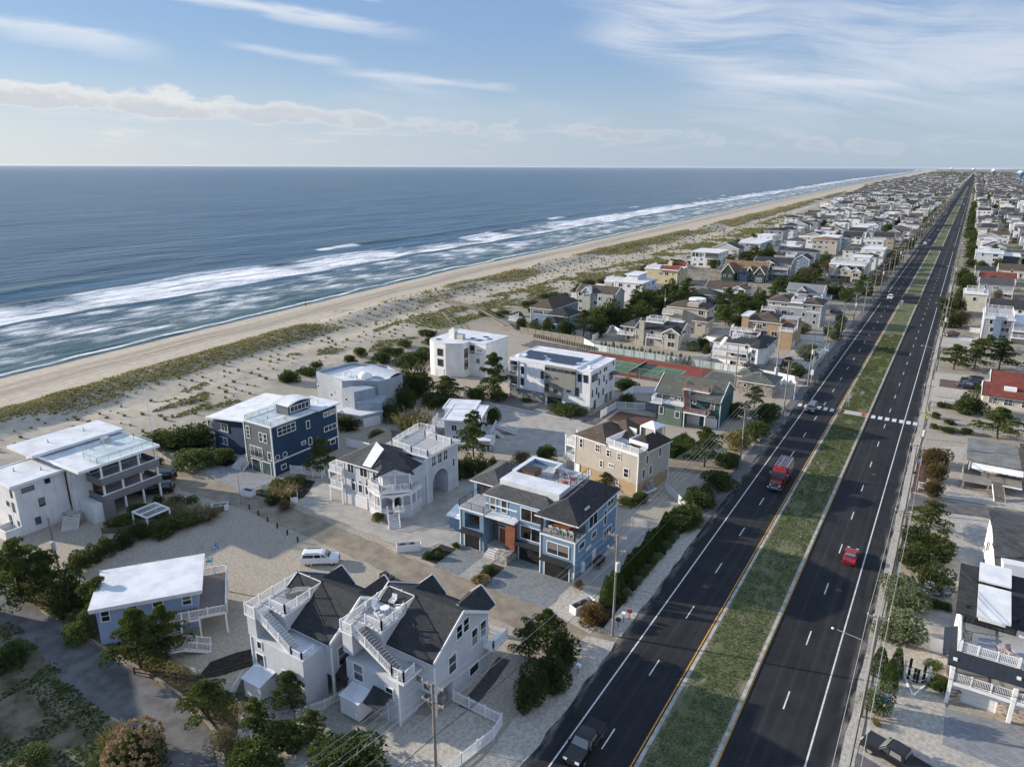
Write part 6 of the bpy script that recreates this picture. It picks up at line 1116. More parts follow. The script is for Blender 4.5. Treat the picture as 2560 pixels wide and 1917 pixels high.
def midhouse(label, x0, x1, y0, y1, ht, wall, roof='hip', rm=None, rise=2.0, floors=3, decks=(), rdeck=None, base=None, seed=1, side='E', axis='x', name='beach_house', dens=1.0, rail='white', stilts=False, group=None, lift=0.0):
    """one body with windows, railed decks, roof and optional roof deck; world coordinates"""
    rn = random.Random(seed); h = House(name, label, (x0 + x1) / 2, (y0 + y1) / 2, group=group); fh = ht / floors
    zb = fh if stilts else 0.0; h.block(x0, x1, y0, y1, zb, ht, wall)
    if stilts:
        h.block(x0 + 1.5, x1 - 1.0, y0 + 2.0, y1 - .5, 0, zb, wall, 'ground_storey'); h.posts([(x0 + .2, y0 + .2), ((x0 + x1) / 2, y0 + .2), (x1 - .2, y0 + .2), (x1 - .2, (y0 + y1) / 2)], 0, zb, .2, WOOD)
    if base: h.block(x0 - .03, x1 + .03, y0 - .03, y1 + .03, 0, fh * .8, base, 'base')
    k0 = 1 if (stilts or base) else 0
    auto_wins(h, 'S', x0 + .4, x1 - .4, y0, k0 * fh, floors - k0, fh, rn, dens); auto_wins(h, side, y0 + .4, y1 - .4, x1 if side == 'E' else x0, k0 * fh, floors - k0, fh, rn, dens * .8)
    if roof == 'hip': h.hip(x0, x1, y0, y1, ht + .05, rise, .5, rm or SHGREY)
    elif roof == 'gable': h.gable(x0, x1, y0, y1, ht, rise, axis, .4, rm or SHGREY, wall)
    else: h.flat(x0, x1, y0, y1, ht, .35, .3, rm or ROOFW)
    for sd_, lv, a, b, dp in decks:           # side, height, from, to, depth
        if sd_ == 'S': h.deck(a, b, y0 - dp, y0, lv); h.rail([(a + .05, y0), (a + .05, y0 - dp + .05), (b - .05, y0 - dp + .05), (b - .05, y0)], lv, rail, gap=.25); h.posts([(a + .1, y0 - dp + .1), (b - .1, y0 - dp + .1)], 0, lv - .2, .18)
        elif sd_ == 'W': h.deck(x0 - dp, x0, a, b, lv); h.rail([(x0, a + .05), (x0 - dp + .05, a + .05), (x0 - dp + .05, b - .05)], lv, rail, gap=.25); h.posts([(x0 - dp + .1, a + .1), (x0 - dp + .1, b - .1)], 0, lv - .2, .18)
        else: h.deck(x1, x1 + dp, a, b, lv); h.rail([(x1, a + .05), (x1 + dp - .05, a + .05), (x1 + dp - .05, b - .05), (x1, b - .05)], lv, rail, gap=.25); h.posts([(x1 + dp - .1, a + .1), (x1 + dp - .1, b - .1)], 0, lv - .2, .18)
    if rdeck:
        a, b, c, d, zz = rdeck; h.block(a + .1, b - .1, c + .1, d - .1, ht - .3, zz - .2, wall, 'deck_base'); h.deck(a, b, c, d, zz); h.rail([(a + .1, c + .1), (b - .1, c + .1), (b - .1, d - .1), (a + .1, d - .1), (a + .1, c + .1)], zz, rail, gap=.25)
    h.corner([(x0, y0), (x1, y0)] + ([(x1, y1)] if side == 'E' else [(x0, y1)]), zb, ht)
    return h
# behind the tennis court
h = midhouse('blue house with dark brown hip roofs and white trim at the dune edge', -127, -118.4, 216, 236, 5.5, P_['blue'], 'hip', SHBROWN, 3.0, 2, seed=2); h.block(-118.5, -110, 212, 222, 0, 4.6, P_['blue']); h.hip(-118.5, -110, 212, 222, 4.6, 2.0, .5, SHDARK); h.block(-116, -110.5, 205, 212, 0, 3.4, P_['blue'], 'sun_room'); h.hip(-116, -110.5, 205, 212, 3.4, 1.6, .4, SHDARK); h.wins('S', 205, [(-114.8, 1.2, 1.2, 1.5), (-113.2, 1.2, 1.2, 1.5), (-111.6, 1.2, 1.2, 1.5)]); h.deck(-131, -127, 207, 214, 2.2); h.rail([(-127, 207.1), (-130.9, 207.1), (-130.9, 214)], 2.2, gap=.25); h.win('S', -124, 3.4, 4.0, 1.3, 216, 5)
h = midhouse('grey house with dark brown ridged roof and white front gable near the dunes', -122, -106, 242, 250, 8.4, P_['sage'], 'gable', SHBROWN, 2.0, 3, (('W', 5.6, 242.5, 247, 3), ('W', 2.8, 242.5, 247, 3)), seed=3, name='beach_house'); h.gable(-119.4, -115.6, 240.8, 244, 8.4, 1.9, 'y', .3, TRIM, P_['sage']); h.block(-119.2, -115.8, 241, 242.1, 0, 8.4, P_['sage'], 'bay'); h.win('S', -117.5, 6.6, 2.2, .9, 241, 3, 2); h.block(-113, -106.5, 241.2, 242.1, 2.0, 8.0, P_['sage'], 'bay'); h.wins('S', 241.2, [(-112, 5.6, .9, 1.4), (-107.5, 5.6, .7, 1.5), (-107.5, 2.8, .6, 1.4)]); h.block(-112.5, -109.5, 246.5, 248, 10, 11.6, CONC, 'chimney'); h.part('flat_ridge', MB().box(-118, -112, 247, 252, 9.4, 9.9), ROOFW)
h = midhouse('bright white stepped house with flat roofs among pines near the dunes', -120, -108, 273, 288, 7.8, P_['white'], 'flat', None, 0, 3, (('E', 5.0, 280, 288, 3),), seed=4); h.block(-128, -120, 280, 290, 0, 6.6, P_['white'], 'wing'); h.flat(-128, -120, 280, 290, 6.6, .2, .3); h.rail([(-127.8, 289), (-127.8, 280.2), (-120.2, 280.2)], 6.9, gap=.25); h.block(-118, -113, 280, 290, 7.8, 10.0, P_['white'], 'upper_storey'); h.flat(-118.4, -112.6, 279.6, 290, 10.0, .3, .3)
h = midhouse('beige two-storey house with curved balcony and dark roof behind the white court fence', -83, -68.5, 206.5, 216, 5.3, P_['beige'], 'gable', SHDARK, 2.0, 2, (('S', 3.0, -79, -73.5, 1.6),), seed=5); h.gable(-73.2, -68.5, 204.6, 210, 5.3, 1.4, 'y', .4, SHDARK, P_['beige']); h.block(-73.2, -68.5, 205, 206.6, 0, 5.3, P_['beige'], 'bay'); h.wins('S', 205, [(-70.8, 3.3, 2.2, 1.6, 2), (-70.8, .8, 2.2, 1.5, 2)]); h.block(-88, -83, 208, 214, 0, 5.0, P_['beige'], 'wing'); h.hip(-88.4, -82.6, 207.6, 219, 5.0, 1.8, .4, SHGREY); h.wins('S', 208, [(-86.4, 3.0, 1.0, 1.5), (-84.9, 3.0, 1.0, 1.5), (-86, .6, 1.2, 1.8)]); h.deck(-89, -83.4, 205.4, 208, 2.8); h.rail([(-88.9, 208), (-88.4, 205.8), (-86, 205.4), (-83.5, 205.6)], 2.8, gap=.22); h.block(-81.6, -80.0, 205.6, 206.6, 0, 7.6, P_['beige'], 'chimney'); h.deck(-81, -75, 209, 214, 7.1, .4); h.rail([(-81, 209.1), (-75, 209.1), (-75, 214), (-81, 214), (-81, 209.1)], 7.1, gap=.25); h.part('white_roof_panel', MB().box(-74, -70, 212, 214.6, 7.0, 7.25), ROOFW)
h = midhouse('tall taupe house with hip roof and white roof terrace behind the beige house', -82, -68.6, 231.5, 240, 8.1, P_['beige'], 'hip', SHBROWN, 1.9, 3, (), seed=6); h.block(-83, -76, 229.6, 231.6, 0, 7.4, P_['beige'], 'bay'); h.deck(-83, -79, 228.6, 231, 6.0); h.rail([(-83, 231), (-82.9, 228.7), (-79, 228.7)], 6.0, gap=.25); h.block(-75.4, -71.6, 232, 238, 8.1, 9.8, P_['beige'], 'terrace_wall'); h.part('terrace_floor', MB().box(-75.2, -71.8, 232.2, 237.8, 9.4, 9.82), CONC); h.part('round_terrace', MB().lathe([(2.9, 9.0), (2.9, 10.2), (2.7, 10.25)], 18, (-74.5, 240)), WHITE); h.hip(-71.8, -67.4, 228.8, 236, 4.8, .8, .5, SHBROWN, name='lower_roof'); h.block(-71.4, -67.8, 229.2, 236, 0, 4.8, P_['beige'], 'entry_wing'); h.garage('E', 231.5, 0, 2.4, 2.1, -67.8); h.win('S', -70.0, 2.8, 1.3, .9, 229.2, 2)
h = midhouse('white house on stilts with double railed decks and dark roof facing the road', -51.6, -41.2, 196.4, 209, 6.6, P_['white'], 'hip', SHDARK, 1.9, 3, (('S', 4.8, -54.8, -45.0, 3.4), ('S', 2.6, -54.8, -45.0, 3.4)), (-51.5, -44.6, 199.5, 205, 7.6), seed=7, stilts=True); h.prism([(-45, 196.5), (-44.4, 193.8), (-42.4, 193.4), (-40.9, 195.4), (-41, 198)], 2.2, 6.6, P_['white'], 'bay'); h.wins('S', 193.55, [(-43.4, 3.0, 1.2, 1.1, 2), (-43.4, 5.0, 1.2, 1.1, 2)]); h.part('bay_roof', MB().poly([(-45.3, 196.4, 6.65), (-44.6, 193.4, 6.65), (-43, 198, 8.2)]).poly([(-44.6, 193.4, 6.65), (-42.3, 193.0, 6.65), (-43, 198, 8.2)]).poly([(-42.3, 193.0, 6.65), (-40.5, 195.2, 6.65), (-43, 198, 8.2)]), SHDARK); h.stairs((-52.6, 199.0, 7.5), (-53.8, 195.8, 4.9), 1.0)
h.block(-56, -51.6, 198.5, 204, 0, 5.9, P_['white'], 'wing'); h.hip(-56, -51.6, 198.5, 204, 5.9, 1.5, .4, SHGREY)
h = midhouse('orange-tan house with brown hip roof, white decks and pergola beside its grey drive', -53.6, -43.6, 226.5, 238, 7.4, P_['tan'], 'hip', SHBROWN, 2.0, 3, (('S', 4.6, -58, -51.0, 4.0),), seed=8); h.block(-55.5, -53.4, 226, 234, 0, 8.6, P_['tan'], 'wing'); h.flat(-55.7, -53.3, 225.8, 234, 8.6, .1, .25); h.block(-43.8, -39.6, 224.5, 238, 0, 5.6, P_['tan'], 'wing'); h.deck(-43.8, -39.4, 224.3, 230, 5.7); h.rail([(-43.7, 224.4), (-39.5, 224.4), (-39.5, 230)], 5.7, gap=.22); h.block(-43.4, -39.6, 230, 236, 5.6, 8.2, DECKB, 'upper_room'); q = MB(); [q.box(-44.2 + k * .5, -44.1 + k * .5, 227, 232, 9.0, 9.15) for k in range(11)]; q.box(-44.4, -38.8, 227.2, 227.4, 8.8, 9.0).box(-44.4, -38.8, 231.6, 231.8, 8.8, 9.0); h.part('pergola', q, TRIM); h.posts([(-44.2, 227.3), (-39, 227.3)], 5.7, 8.9); h.garage('E', 227.5, 0, 2.4, 2.0, -39.6); h.wins('S', 226.5, [(-50.6, 5.0, 2.6, 1.5, 4)])
sheet('grey_drive', poly_wavy([(-39, 206), (-31, 205.6), (-30.4, 240), (-39.4, 240)], .2), z1, GCOURT); sheet('grey_drive', poly_wavy([(-66, 222), (-56, 221), (-55, 244), (-66, 244)], .2), z1, GCOURT)
h = midhouse('long slate-grey house with brown roofs and white roof terrace by the road', -56, -38.2, 263.5, 275, 7.4, P_['grey'], 'flat', ROOFW, 0, 3, (('S', 4.6, -58.0, -53, 1.6),), seed=9); h.hip(-56.2, -48, 263.3, 275, 7.8, 1.6, .4, SHBROWN); h.hip(-44.4, -38, 263.3, 275, 7.8, 1.3, .4, SHBROWN); h.deck(-48.4, -44.2, 262.8, 268, 8.3, .6); h.rail([(-48.3, 268), (-48.3, 262.9), (-44.3, 262.9), (-44.3, 268)], 8.3, gap=.25); h.block(-47.6, -44.6, 270, 273, 7.6, 10.2, P_['grey'], 'stair_house'); h.hip(-47.6, -44.6, 270, 273, 10.2, .8, .4, SHDARK); h.part('band', MB().box(-56, -43, 263.42, 263.5, 6.0, 6.3).box(-43.0, -38.1, 263.42, 263.5, 5.0, 5.25), TRIM)
h = midhouse('white house with pale grey gable roof behind the slate-grey house', -57, -43.6, 300, 309, 6.6, P_['white'], 'gable', mat('pale_grey_shingles', (.24, .25, .26), .9, .15, .5, kind='shingle', p=.26), 2.2, 2, (('W', 4.0, 300, 306, 5), ('E', 3.6, 301, 308, 2.5)), seed=10); h.gable(-52.6, -49.6, 298.6, 303, 6.6, 1.5, 'y', .3, SHDARK, P_['white'])
h = midhouse('cream-yellow house with red roof patches and railed flat roof by the dunes', -128, -112, 326, 341, 6.6, P_['yellow'], 'flat', None, 0, 2, (), seed=11); h.gable(-121, -111.6, 325.6, 334, 6.5, 1.8, 'x', .3, SHRED, P_['yellow']); h.gable(-122, -113, 340, 346, 6.5, 2.2, 'x', .3, SHRED, P_['yellow']); h.block(-121.5, -119.8, 340, 342, 6.6, 9.2, P_['yellow'], 'chimney'); h.rail([(-127.8, 340.5), (-127.8, 326.2), (-121.2, 326.2)], 6.9, gap=.25)
h = midhouse('white and black glass-fronted flat-roofed house at the dune edge', -128, -112.5, 394, 412, 8.2, P_['white'], 'flat', None, 0, 3, (('W', 3.2, 395, 404, 3), ('S', 5.2, -119.5, -112.5, 2.0)), seed=12, rail='glass'); h.block(-120, -112.6, 393.8, 394.1, 5.4, 8.1, P_['dark'], 'dark_front'); h.wins('S', 394, [(-126.6, 5.6, 1.7, 2.2), (-124.6, 5.6, 1.7, 2.2), (-122.6, 5.6, 1.7, 2.2)], pm=GLASST)
h = midhouse('dark green shingled house with tan gambrel roof and white arched windows', -99, -78, 356, 368, 4.6, P_['green'], 'gable', SHTAN, 4.6, 2, (('S', 3.3, -82, -78.4, 1.6),), seed=13); h.gable(-98.6, -92.6, 352.5, 361, 4.4, 4.0, 'y', .3, SHTAN, P_['green']); h.block(-98.6, -92.6, 352.6, 357, 0, 4.5, P_['green'], 'wing'); h.gable(-83, -78.2, 353, 361, 4.6, 3.2, 'y', .3, SHTAN, P_['green']); h.block(-83, -78.2, 353.1, 357, 0, 4.7, P_['green'], 'wing'); h.wins('S', 352.6, [(-95.6, 5.2, 2.6, 1.1, 3), (-97, 2.0, 1.0, .8), (-94.4, 2.0, 1.0, .8)]); h.wins('S', 353.1, [(-80.6, 4.6, 2.0, 2.0, 2), (-80.6, .8, 2.6, 1.6, 3)], pm=GLASST); h.gable(-86.5, -84.6, 354.4, 359, 5.8, 1.7, 'y', .25, SHTAN, P_['green']); h.win('S', -88.6, 4.4, 2.8, 2.2, 356, 4, 2); h.block(-90.4, -86.6, 354.6, 356.1, 0, 3.0, P_['blue'], 'entry_porch')
h = midhouse('low white house with tan gable porch roof among dark pines', -91, -74, 303, 312, 4.2, P_['white'], 'gable', SHBROWN, 2.2, 2, (('E', 2.6, 300, 309, 3.0),), seed=14); h.gable(-79, -73, 298, 307, 5.0, 1.4, 'y', .4, SHTAN, TRIM); h.posts([(-78.6, 298.4), (-73.4, 298.4), (-76, 298.4)], 0, 5.0, .25); h.deck(-79, -73, 298.2, 303, 2.6); h.rail([(-78.9, 298.3), (-73.1, 298.3)], 2.6, gap=.3)
midhouse('low pale house with dark hip roof half hidden by pines', -93.5, -82, 289, 297, 3.2, P_['blue'], 'hip', mat('dark_green_shingles', (.05, .062, .058), .9, .15, kind='shingle'), 1.8, 1, seed=15)
h = midhouse('white and slate three-storey house with stacked front decks and dark gable roof', -88, -70, 371, 383, 8.2, P_['grey'], 'gable', SHDARK, 2.0, 3, (('S', 5.4, -82, -71, 2.4), ('S', 2.8, -82, -71, 2.4)), seed=16); h.block(-87.8, -82, 369.4, 371.1, 0, 8.2, P_['white'], 'bay'); h.gable(-82.6, -77.6, 368.8, 374, 8.0, 1.2, 'y', .3, SHDARK, TRIM)
midhouse('slate-blue gabled house with round-topped window behind a pine', -75.4, -67.8, 406, 418, 6.6, P_['blue'], 'gable', SHDARK, 2.2, 2, (), None, None, 17, 'E', 'y')
h = midhouse('white house with railed roof terrace between slate-blue gables', -86, -76, 408, 420, 7.4, P_['white'], 'hip', SHDARK, 1.8, 2, (), (-80.5, -75.4, 407.5, 413, 8.2), seed=18)
h = midhouse('low slate-blue house with dark hip roofs and white clerestory', -91, -71.8, 448, 460, 6.0, P_['blue'], 'hip', SHDARK, 1.7, 2, (), seed=19); h.block(-79.5, -75.5, 456, 462, 6, 9.6, P_['white'], 'lookout')
h = midhouse('tall beige house with brown roof in front of a white roof deck', -84, -68.4, 500, 514, 8.6, P_['beige'], 'hip', SHTAN, 1.8, 3, (), seed=20); h.block(-82, -69.5, 512, 530, 0, 9.6, P_['white'], 'rear_house'); h.flat(-82, -69.5, 512, 530, 9.6, .3, .3)
h = midhouse('white many-gabled house with brown front gables and long railed roof deck by the road', -54.4, -38.6, 384, 402, 7.6, P_['beige'], 'flat', None, 0, 3, (('S', 2.8, -53.6, -46, 2.2),), (-54.6, -38.6, 386, 402, 8.3), seed=21); h.gable(-43.6, -39.4, 377.6, 385, 5.8, 1.6, 'y', .3, SHGREY, TRIM); h.block(-43.6, -39.4, 377.8, 384.1, 0, 5.8, P_['beige'], 'bay'); h.wins('S', 377.8, [(-41.5, 3.2, 2.2, 1.6, 2), (-41.5, .6, 2.2, 1.6, 2)]); h.gable(-48.6, -44, 380, 386, 6.0, 1.6, 'y', .3, SHGREY, TRIM); h.block(-48.6, -44, 380.2, 384.1, 2.8, 6.0, P_['beige'], 'bay'); h.win('S', -46.3, 3.4, 1.8, 1.7, 380.2, 3); h.stairs((-50.2, 384, 8.0), (-53, 381.8, 2.9), 1.2)
h = midhouse('grey three-storey house with dark hip roof and white cupola by the dunes', -127, -113.6, 557, 576, 8.6, P_['grey'], 'hip', SHDARK, 2.0, 3, (), seed=22); h.block(-121.5, -118.5, 565, 569, 9, 12.4, P_['lgrey'], 'lookout')
h = midhouse('grey flat-roofed house with rounded roof end and planted terrace by the dunes', -119, -106, 458, 492, 8.2, P_['grey'], 'flat', None, 0, 3, (('W', 5.0, 458, 470, 4),), seed=23); h.rail([(-118.6, 490), (-118.6, 458.6), (-106.4, 458.6)], 8.6, gap=.3)
midhouse('white flat-roofed house with roof railings beside the road trees', -54, -43.6, 521, 534, 7.6, P_['white'], 'flat', None, 0, 3, (), (-54, -43.6, 521, 534, 8.4), seed=24); midhouse('low house with pale grey hip roof in front of the white flat-roofed house', -62, -50, 484, 496, 4.6, P_['lgrey'], 'hip', SHGREY, 1.8, 2, seed=25)
# ---- right hand side of the road
h = House('veranda_house', 'white house with stone pillars, dark roof, pale dormers and two railed verandas', 10, 82)
h.block(6.2, 20, 77.2, 89.0, 0, 2.6, WHITE); h.block(6.2, 20, 81.0, 89.0, 2.6, 5.5, WHITE); h.block(6.2, 20, 83.4, 89.0, 5.5, 7.2, WHITE); h.deck(5.9, 20, 76.2, 81.2, 2.75, .4); h.rail([(6.0, 81), (6.0, 76.3), (11.2, 76.3)], 2.75); h.rail([(11.6, 76.3), (20, 76.3)], 2.75); h.posts([(6.0, 76.35), (11.4, 76.35), (16.5, 76.35)], 0, 5.4, .35); h.deck(6.1, 20, 77.4, 83.6, 5.75, .3); h.rail([(6.2, 83.4), (6.2, 77.5), (11.2, 77.5), (20, 77.5)], 5.75); h.posts([(6.3, 77.5), (11.3, 77.5)], 5.75, 6.9, .3)
MROOF = mat('dark_standing_seam', (.035, .04, .05), .4, .05, kind='ribs', p=.6, metal=.3); h.part('veranda_roof', MB().slab([(5.4, 75.6, 5.0), (20, 75.6, 5.0), (20, 77.4, 5.7), (5.4, 77.4, 5.7)], .12), MROOF); h.part('side_hood', MB().slab([(4.9, 77.0, 5.0), (6.2, 77.4, 5.6), (6.2, 82.5, 5.6), (4.9, 82.5, 5.0)], .12), MROOF); h.win('S', 8.9, 5.9, 4.6, 2.0, 83.4, 4, 1, DARK); h.part('roof', MB().slab([(5.6, 82.6, 7.2), (20, 82.6, 7.2), (20, 89.6, 9.6), (5.6, 89.6, 9.6)], .25), SHDARK); h.block(6.2, 20, 88.9, 89.4, 0, 9.3, WHITE, 'rear_wall')
h.part('dormer_roof', MB().slab([(7.4, 80.9, 8.3), (10.4, 80.9, 8.3), (10.4, 86.2, 9.3), (7.4, 86.2, 9.3)], .2), ROOFW); h.part('dormer_roof', MB().slab([(7.4, 86.8, 9.5), (10.4, 86.8, 9.5), (10.4, 89.8, 10.2), (7.4, 89.8, 10.2)], .2), ROOFW); h.block(7.7, 10.1, 82.0, 86.0, 7.2, 8.2, WHITE, 'dormer'); h.win('S', 8.9, 7.5, 2.0, .5, 82.0, 3)
for a, wd in ((8.7, 3.0), (14.2, 3.0)): h.garage('S', a, 0, wd, 2.1, 77.2)
for a in (6.7, 10.8, 12.2, 16.2): h.part('stone_pier', MB().box(a - .5, a + .5, 77.0, 77.2, 0, 1.3), paint('river_stone', (.50, .42, .34), 'stone', .3, .2))
h.win('W', 80, 3.4, .9, 1.2, 6.2); h.win('W', 86, 3.4, .9, 1.2, 6.2); chair(10.6, 79.2, 5.75, .6, mat('pink_beige_wood', (.45, .36, .33), .7), 'beige chair at the right end of the upper veranda'); table(9.8, 79.5, 5.75, .35, .6, MAT['pink_beige_wood'], 'small round table beside the beige chair on the upper veranda'); chair(7.0, 80.4, 5.75, 1.4, WOOD, 'brown wooden chair at the left end of the upper veranda, further back'); chair(6.9, 79.2, 5.75, 1.4, WOOD, 'brown wooden chair at the left end of the upper veranda, in front')
h = House('stilt_house', 'white asymmetric gabled house raised on dark stilts with grey shingle roof', 14, 102)
h.part('wall', MB().prism([(9.2, 111.0), (22, 111.0), (22, 99), (10.4, 97.6)], 1.6, [5.0, 5.0, 7.0, 7.0]), WHITE); h.part('gable_wall', MB().poly([(9.15, 111.0, 1.6), (10.35, 97.5, 1.6), (10.35, 97.5, 5.2), (9.7, 103.6, 8.6), (9.15, 111.0, 8.0)]), WHITE); h.part('roof', MB().slab([(9.0, 103.6, 8.8), (22, 104.4, 8.8), (22, 98.0, 5.4), (9.9, 97.0, 5.2)], .25).slab([(8.7, 111.4, 8.1), (22, 111.6, 8.1), (22, 104.5, 8.8), (9.0, 103.7, 8.8)], .25), SHGREY); h.posts([(9.6, 110), (10.2, 103), (10.8, 98.2), (15, 98.6), (15, 110)], 0, 1.7, .4, DARK)
for y, z in ((104.5, 5.9), (103.8, 5.9), (107.6, 3.6), (101.0, 3.2)): h.part('window', MB().box(9.52 + (104 - y) * .09, 9.62 + (104 - y) * .09, y - .3, y + .3, z, z + 1.3), GLASS)
h.win('S', 14.5, 3.2, 2.0, 1.5, 97.9, 2); h.deck(13, 20, 108.5, 111.5, 6.4); h.rail([(13, 111.4), (13, 108.6), (20, 108.6)], 6.4, gap=.2)
h = House('weathered_house', 'weathered low house with flat grey roof, scalloped awning and raised wooden deck', 12, 146)
WSH = paint('weathered_cedar_shingles', (.30, .29, .275), 'siding', .25); h.block(7.2, 24, 142.0, 153, 0, 4.1, WSH); h.part('roof', MB().box(6.5, 14.5, 141.2, 153.4, 4.1, 4.4), mat('grey_roll_roof', (.20, .20, .19), .9, .12, .6)); h.part('roof', MB().slab([(14.6, 141.2, 4.45), (26, 141.2, 4.3), (26, 153.4, 4.9), (14.6, 153.4, 5.0)], .25), SHBROWN); q = MB(); [q.slab([(7.4 + k * .5, 140.2, 3.2), (7.9 + k * .5, 140.2, 3.2), (7.9 + k * .5, 141.6, 3.9), (7.4 + k * .5, 141.6, 3.9)], .05 + .05 * (k % 2)) for k in range(15)]; h.part('awning', q, WHITE); h.deck(6.3, 14.8, 137.4, 142, 2.2, .3, WOOD); h.part('deck_wall', MB().box(6.3, 10.4, 137.3, 137.4, 1.6, 3.0).box(6.2, 6.3, 137.4, 142, 1.6, 3.0), WSH); h.posts([(6.5, 137.6), (10.2, 137.6), (6.5, 140)], 0, 2.0, .3, WOOD); h.stairs((11.4, 137.5, 2.2), (12.0, 134.8, 0), 1.6, WOOD, WOOD); h.wins('S', 142.0, [(8.6, 2.4, 1.2, 1.3), (10.4, 2.4, 1.2, 1.3, 2), (13.6, 2.4, 1.2, 1.3, 2), (16.4, 1.0, 1.2, 2.0, 2, 2)])
h = midhouse('blue-grey and white square house with railed white roof deck and tall chimney panel', 9.6, 17.6, 271.5, 289, 7.2, P_['grey'], 'flat', None, 0, 3, (), (9.6, 17.6, 271.5, 289, 8.0), seed=30, side='W'); h.block(12.5, 14.4, 270.8, 271.6, 0, 8.2, P_['blue'], 'chimney_panel'); h.block(17.6, 30, 273, 288, 0, 6.2, P_['white'], 'wing'); h.flat(17.6, 30, 273, 288, 6.2, .2, .3); h.deck(17.6, 30, 270, 273, 4.4); h.rail([(17.7, 270.1), (30, 270.1)], 4.4, gap=.25); h.deck(17.6, 30, 270, 273, 2.2); h.rail([(17.7, 270.1), (30, 270.1)], 2.2, gap=.25)
h = House('red_roof_house', 'low house with red-brown shingle gables and cream walls', 16, 200); h.block(9.6, 26, 193, 206, 0, 3.2, P_['cream']); h.gable(9.4, 26, 192.6, 200.4, 3.2, 2.0, 'x', .5, SHRED, P_['cream']); h.gable(11, 26, 202, 211, 3.6, 2.2, 'x', .4, SHRED, P_['cream']); h.block(11.2, 26, 202, 211, 0, 3.6, P_['cream']); h.wins('S', 193, [(11.6, 1.0, 1.6, 1.4, 2), (14.6, 1.0, 1.6, 1.4, 2), (18, 1.0, 1.6, 1.4)]); h.part('dormer', MB().box(13.4, 15.8, 194.2, 196, 4.0, 4.8), TRIM)
midhouse('grey two-storey house with grey gable roof and white deck beyond the blue-grey house', 8.8, 21, 366, 378, 6.2, P_['grey'], 'gable', SHGREY, 1.9, 2, (('S', 2.8, 14, 21, 3.2),), seed=31, side='W'); midhouse('cream stucco house with slanted profile behind roadside trees', 3.4, 11, 327, 340, 6.6, P_['cream'], 'flat', ROOFW, 0, 2, (), (4, 10, 330, 340, 7.2), seed=32, side='W', dens=.5); midhouse('low house with long red-brown roof right of the road', 9, 24, 410, 424, 3.4, P_['white'], 'gable', SHRED, 2.0, 1, seed=33, side='W'); midhouse('low house with dark blue-grey roof right of the road', 7.6, 16.4, 440, 450, 3.2, P_['grey'], 'gable', SHDARK, 1.6, 1, seed=34, side='W'); midhouse('cream house with brown gable roof at the right edge', 17.4, 29, 441, 455, 4.2, P_['cream'], 'gable', SHBROWN, 2.2, 2, seed=35, side='W')
h = midhouse('long grey modern house with flat bright roof edge right of the road', 7, 20, 486, 504, 7.4, P_['lgrey'], 'flat', None, 0, 3, seed=36, side='W', dens=.7); h.block(20, 28, 488, 504, 0, 6.2, P_['dark'], 'wing'); h.flat(20, 28, 488, 504, 6.2, .4, .3); h.block(11, 13.5, 494, 497, 7.4, 10.0, P_['lgrey'], 'chimney')
h = midhouse('white house with round-fronted railed tower and dark roof right of the road', 13.5, 28, 646, 660, 6.6, P_['lgrey'], 'gable', SHBROWN, 2.0, 2, seed=37, side='W'); h.block(8.6, 13.6, 644, 652, 0, 8.2, P_['white'], 'tower'); h.rail([(8.7, 652), (8.7, 644.1), (13.5, 644.1)], 8.2, gap=.3)
midhouse('cream house with long railed front and grey gables right of the road', 8, 23.5, 813, 828, 7.6, P_['cream'], 'gable', SHGREY, 2.0, 3, (('S', 2.6, 9, 22, 2.5),), seed=38, side='W'); midhouse('navy house with white railed front beyond the cream house', 27, 45, 940, 955, 7.6, P_['navy'], 'gable', SHGREY, 1.8, 2, (('W', 4, 940, 952, 4),), seed=39, side='W')
midhouse('grey neighbouring house out of view past the left edge, beyond the weedy lot', -117, -101, 10, 25, 9.0, P_['grey'], 'gable', SHDARK, 3.0, 3, seed=44)  # unseen house, added to throw its shadow over the lane and lot
TAKEN = [(o_.location.x, o_.location.y) for o_ in COL.objects if o_.get('category') in ('house', 'building') and o_.location.y > 180]
# ------------------------------------------------------------------ the long rows beyond: prototypes copied house by house
FARP = bpy.data.materials.new('row_house_paint'); FARP.use_nodes = True; n = NT(FARP.node_tree)
rp = n.new('ShaderNodeValToRGB'); rp.color_ramp.interpolation = 'CONSTANT'; n.l.new(n.new('ShaderNodeObjectInfo').outputs['Random'], rp.inputs[0])
cs = [(0, (.66, .67, .69)), (.3, (.42, .44, .47)), (.46, (.58, .59, .58)), (.58, (.30, .33, .37)), (.68, (.44, .40, .33)), (.78, (.20, .24, .29)), (.86, (.68, .68, .66)), (.95, (.36, .28, .19))]
while len(rp.color_ramp.elements) < len(cs): rp.color_ramp.elements.new(.5)
for e, (p, c) in zip(rp.color_ramp.elements, cs): e.position = p; e.color = col(c)
n.l.new(rp.outputs[0], n.n['Principled BSDF'].inputs['Base Color']); n.n['Principled BSDF'].inputs['Roughness'].default_value = .8
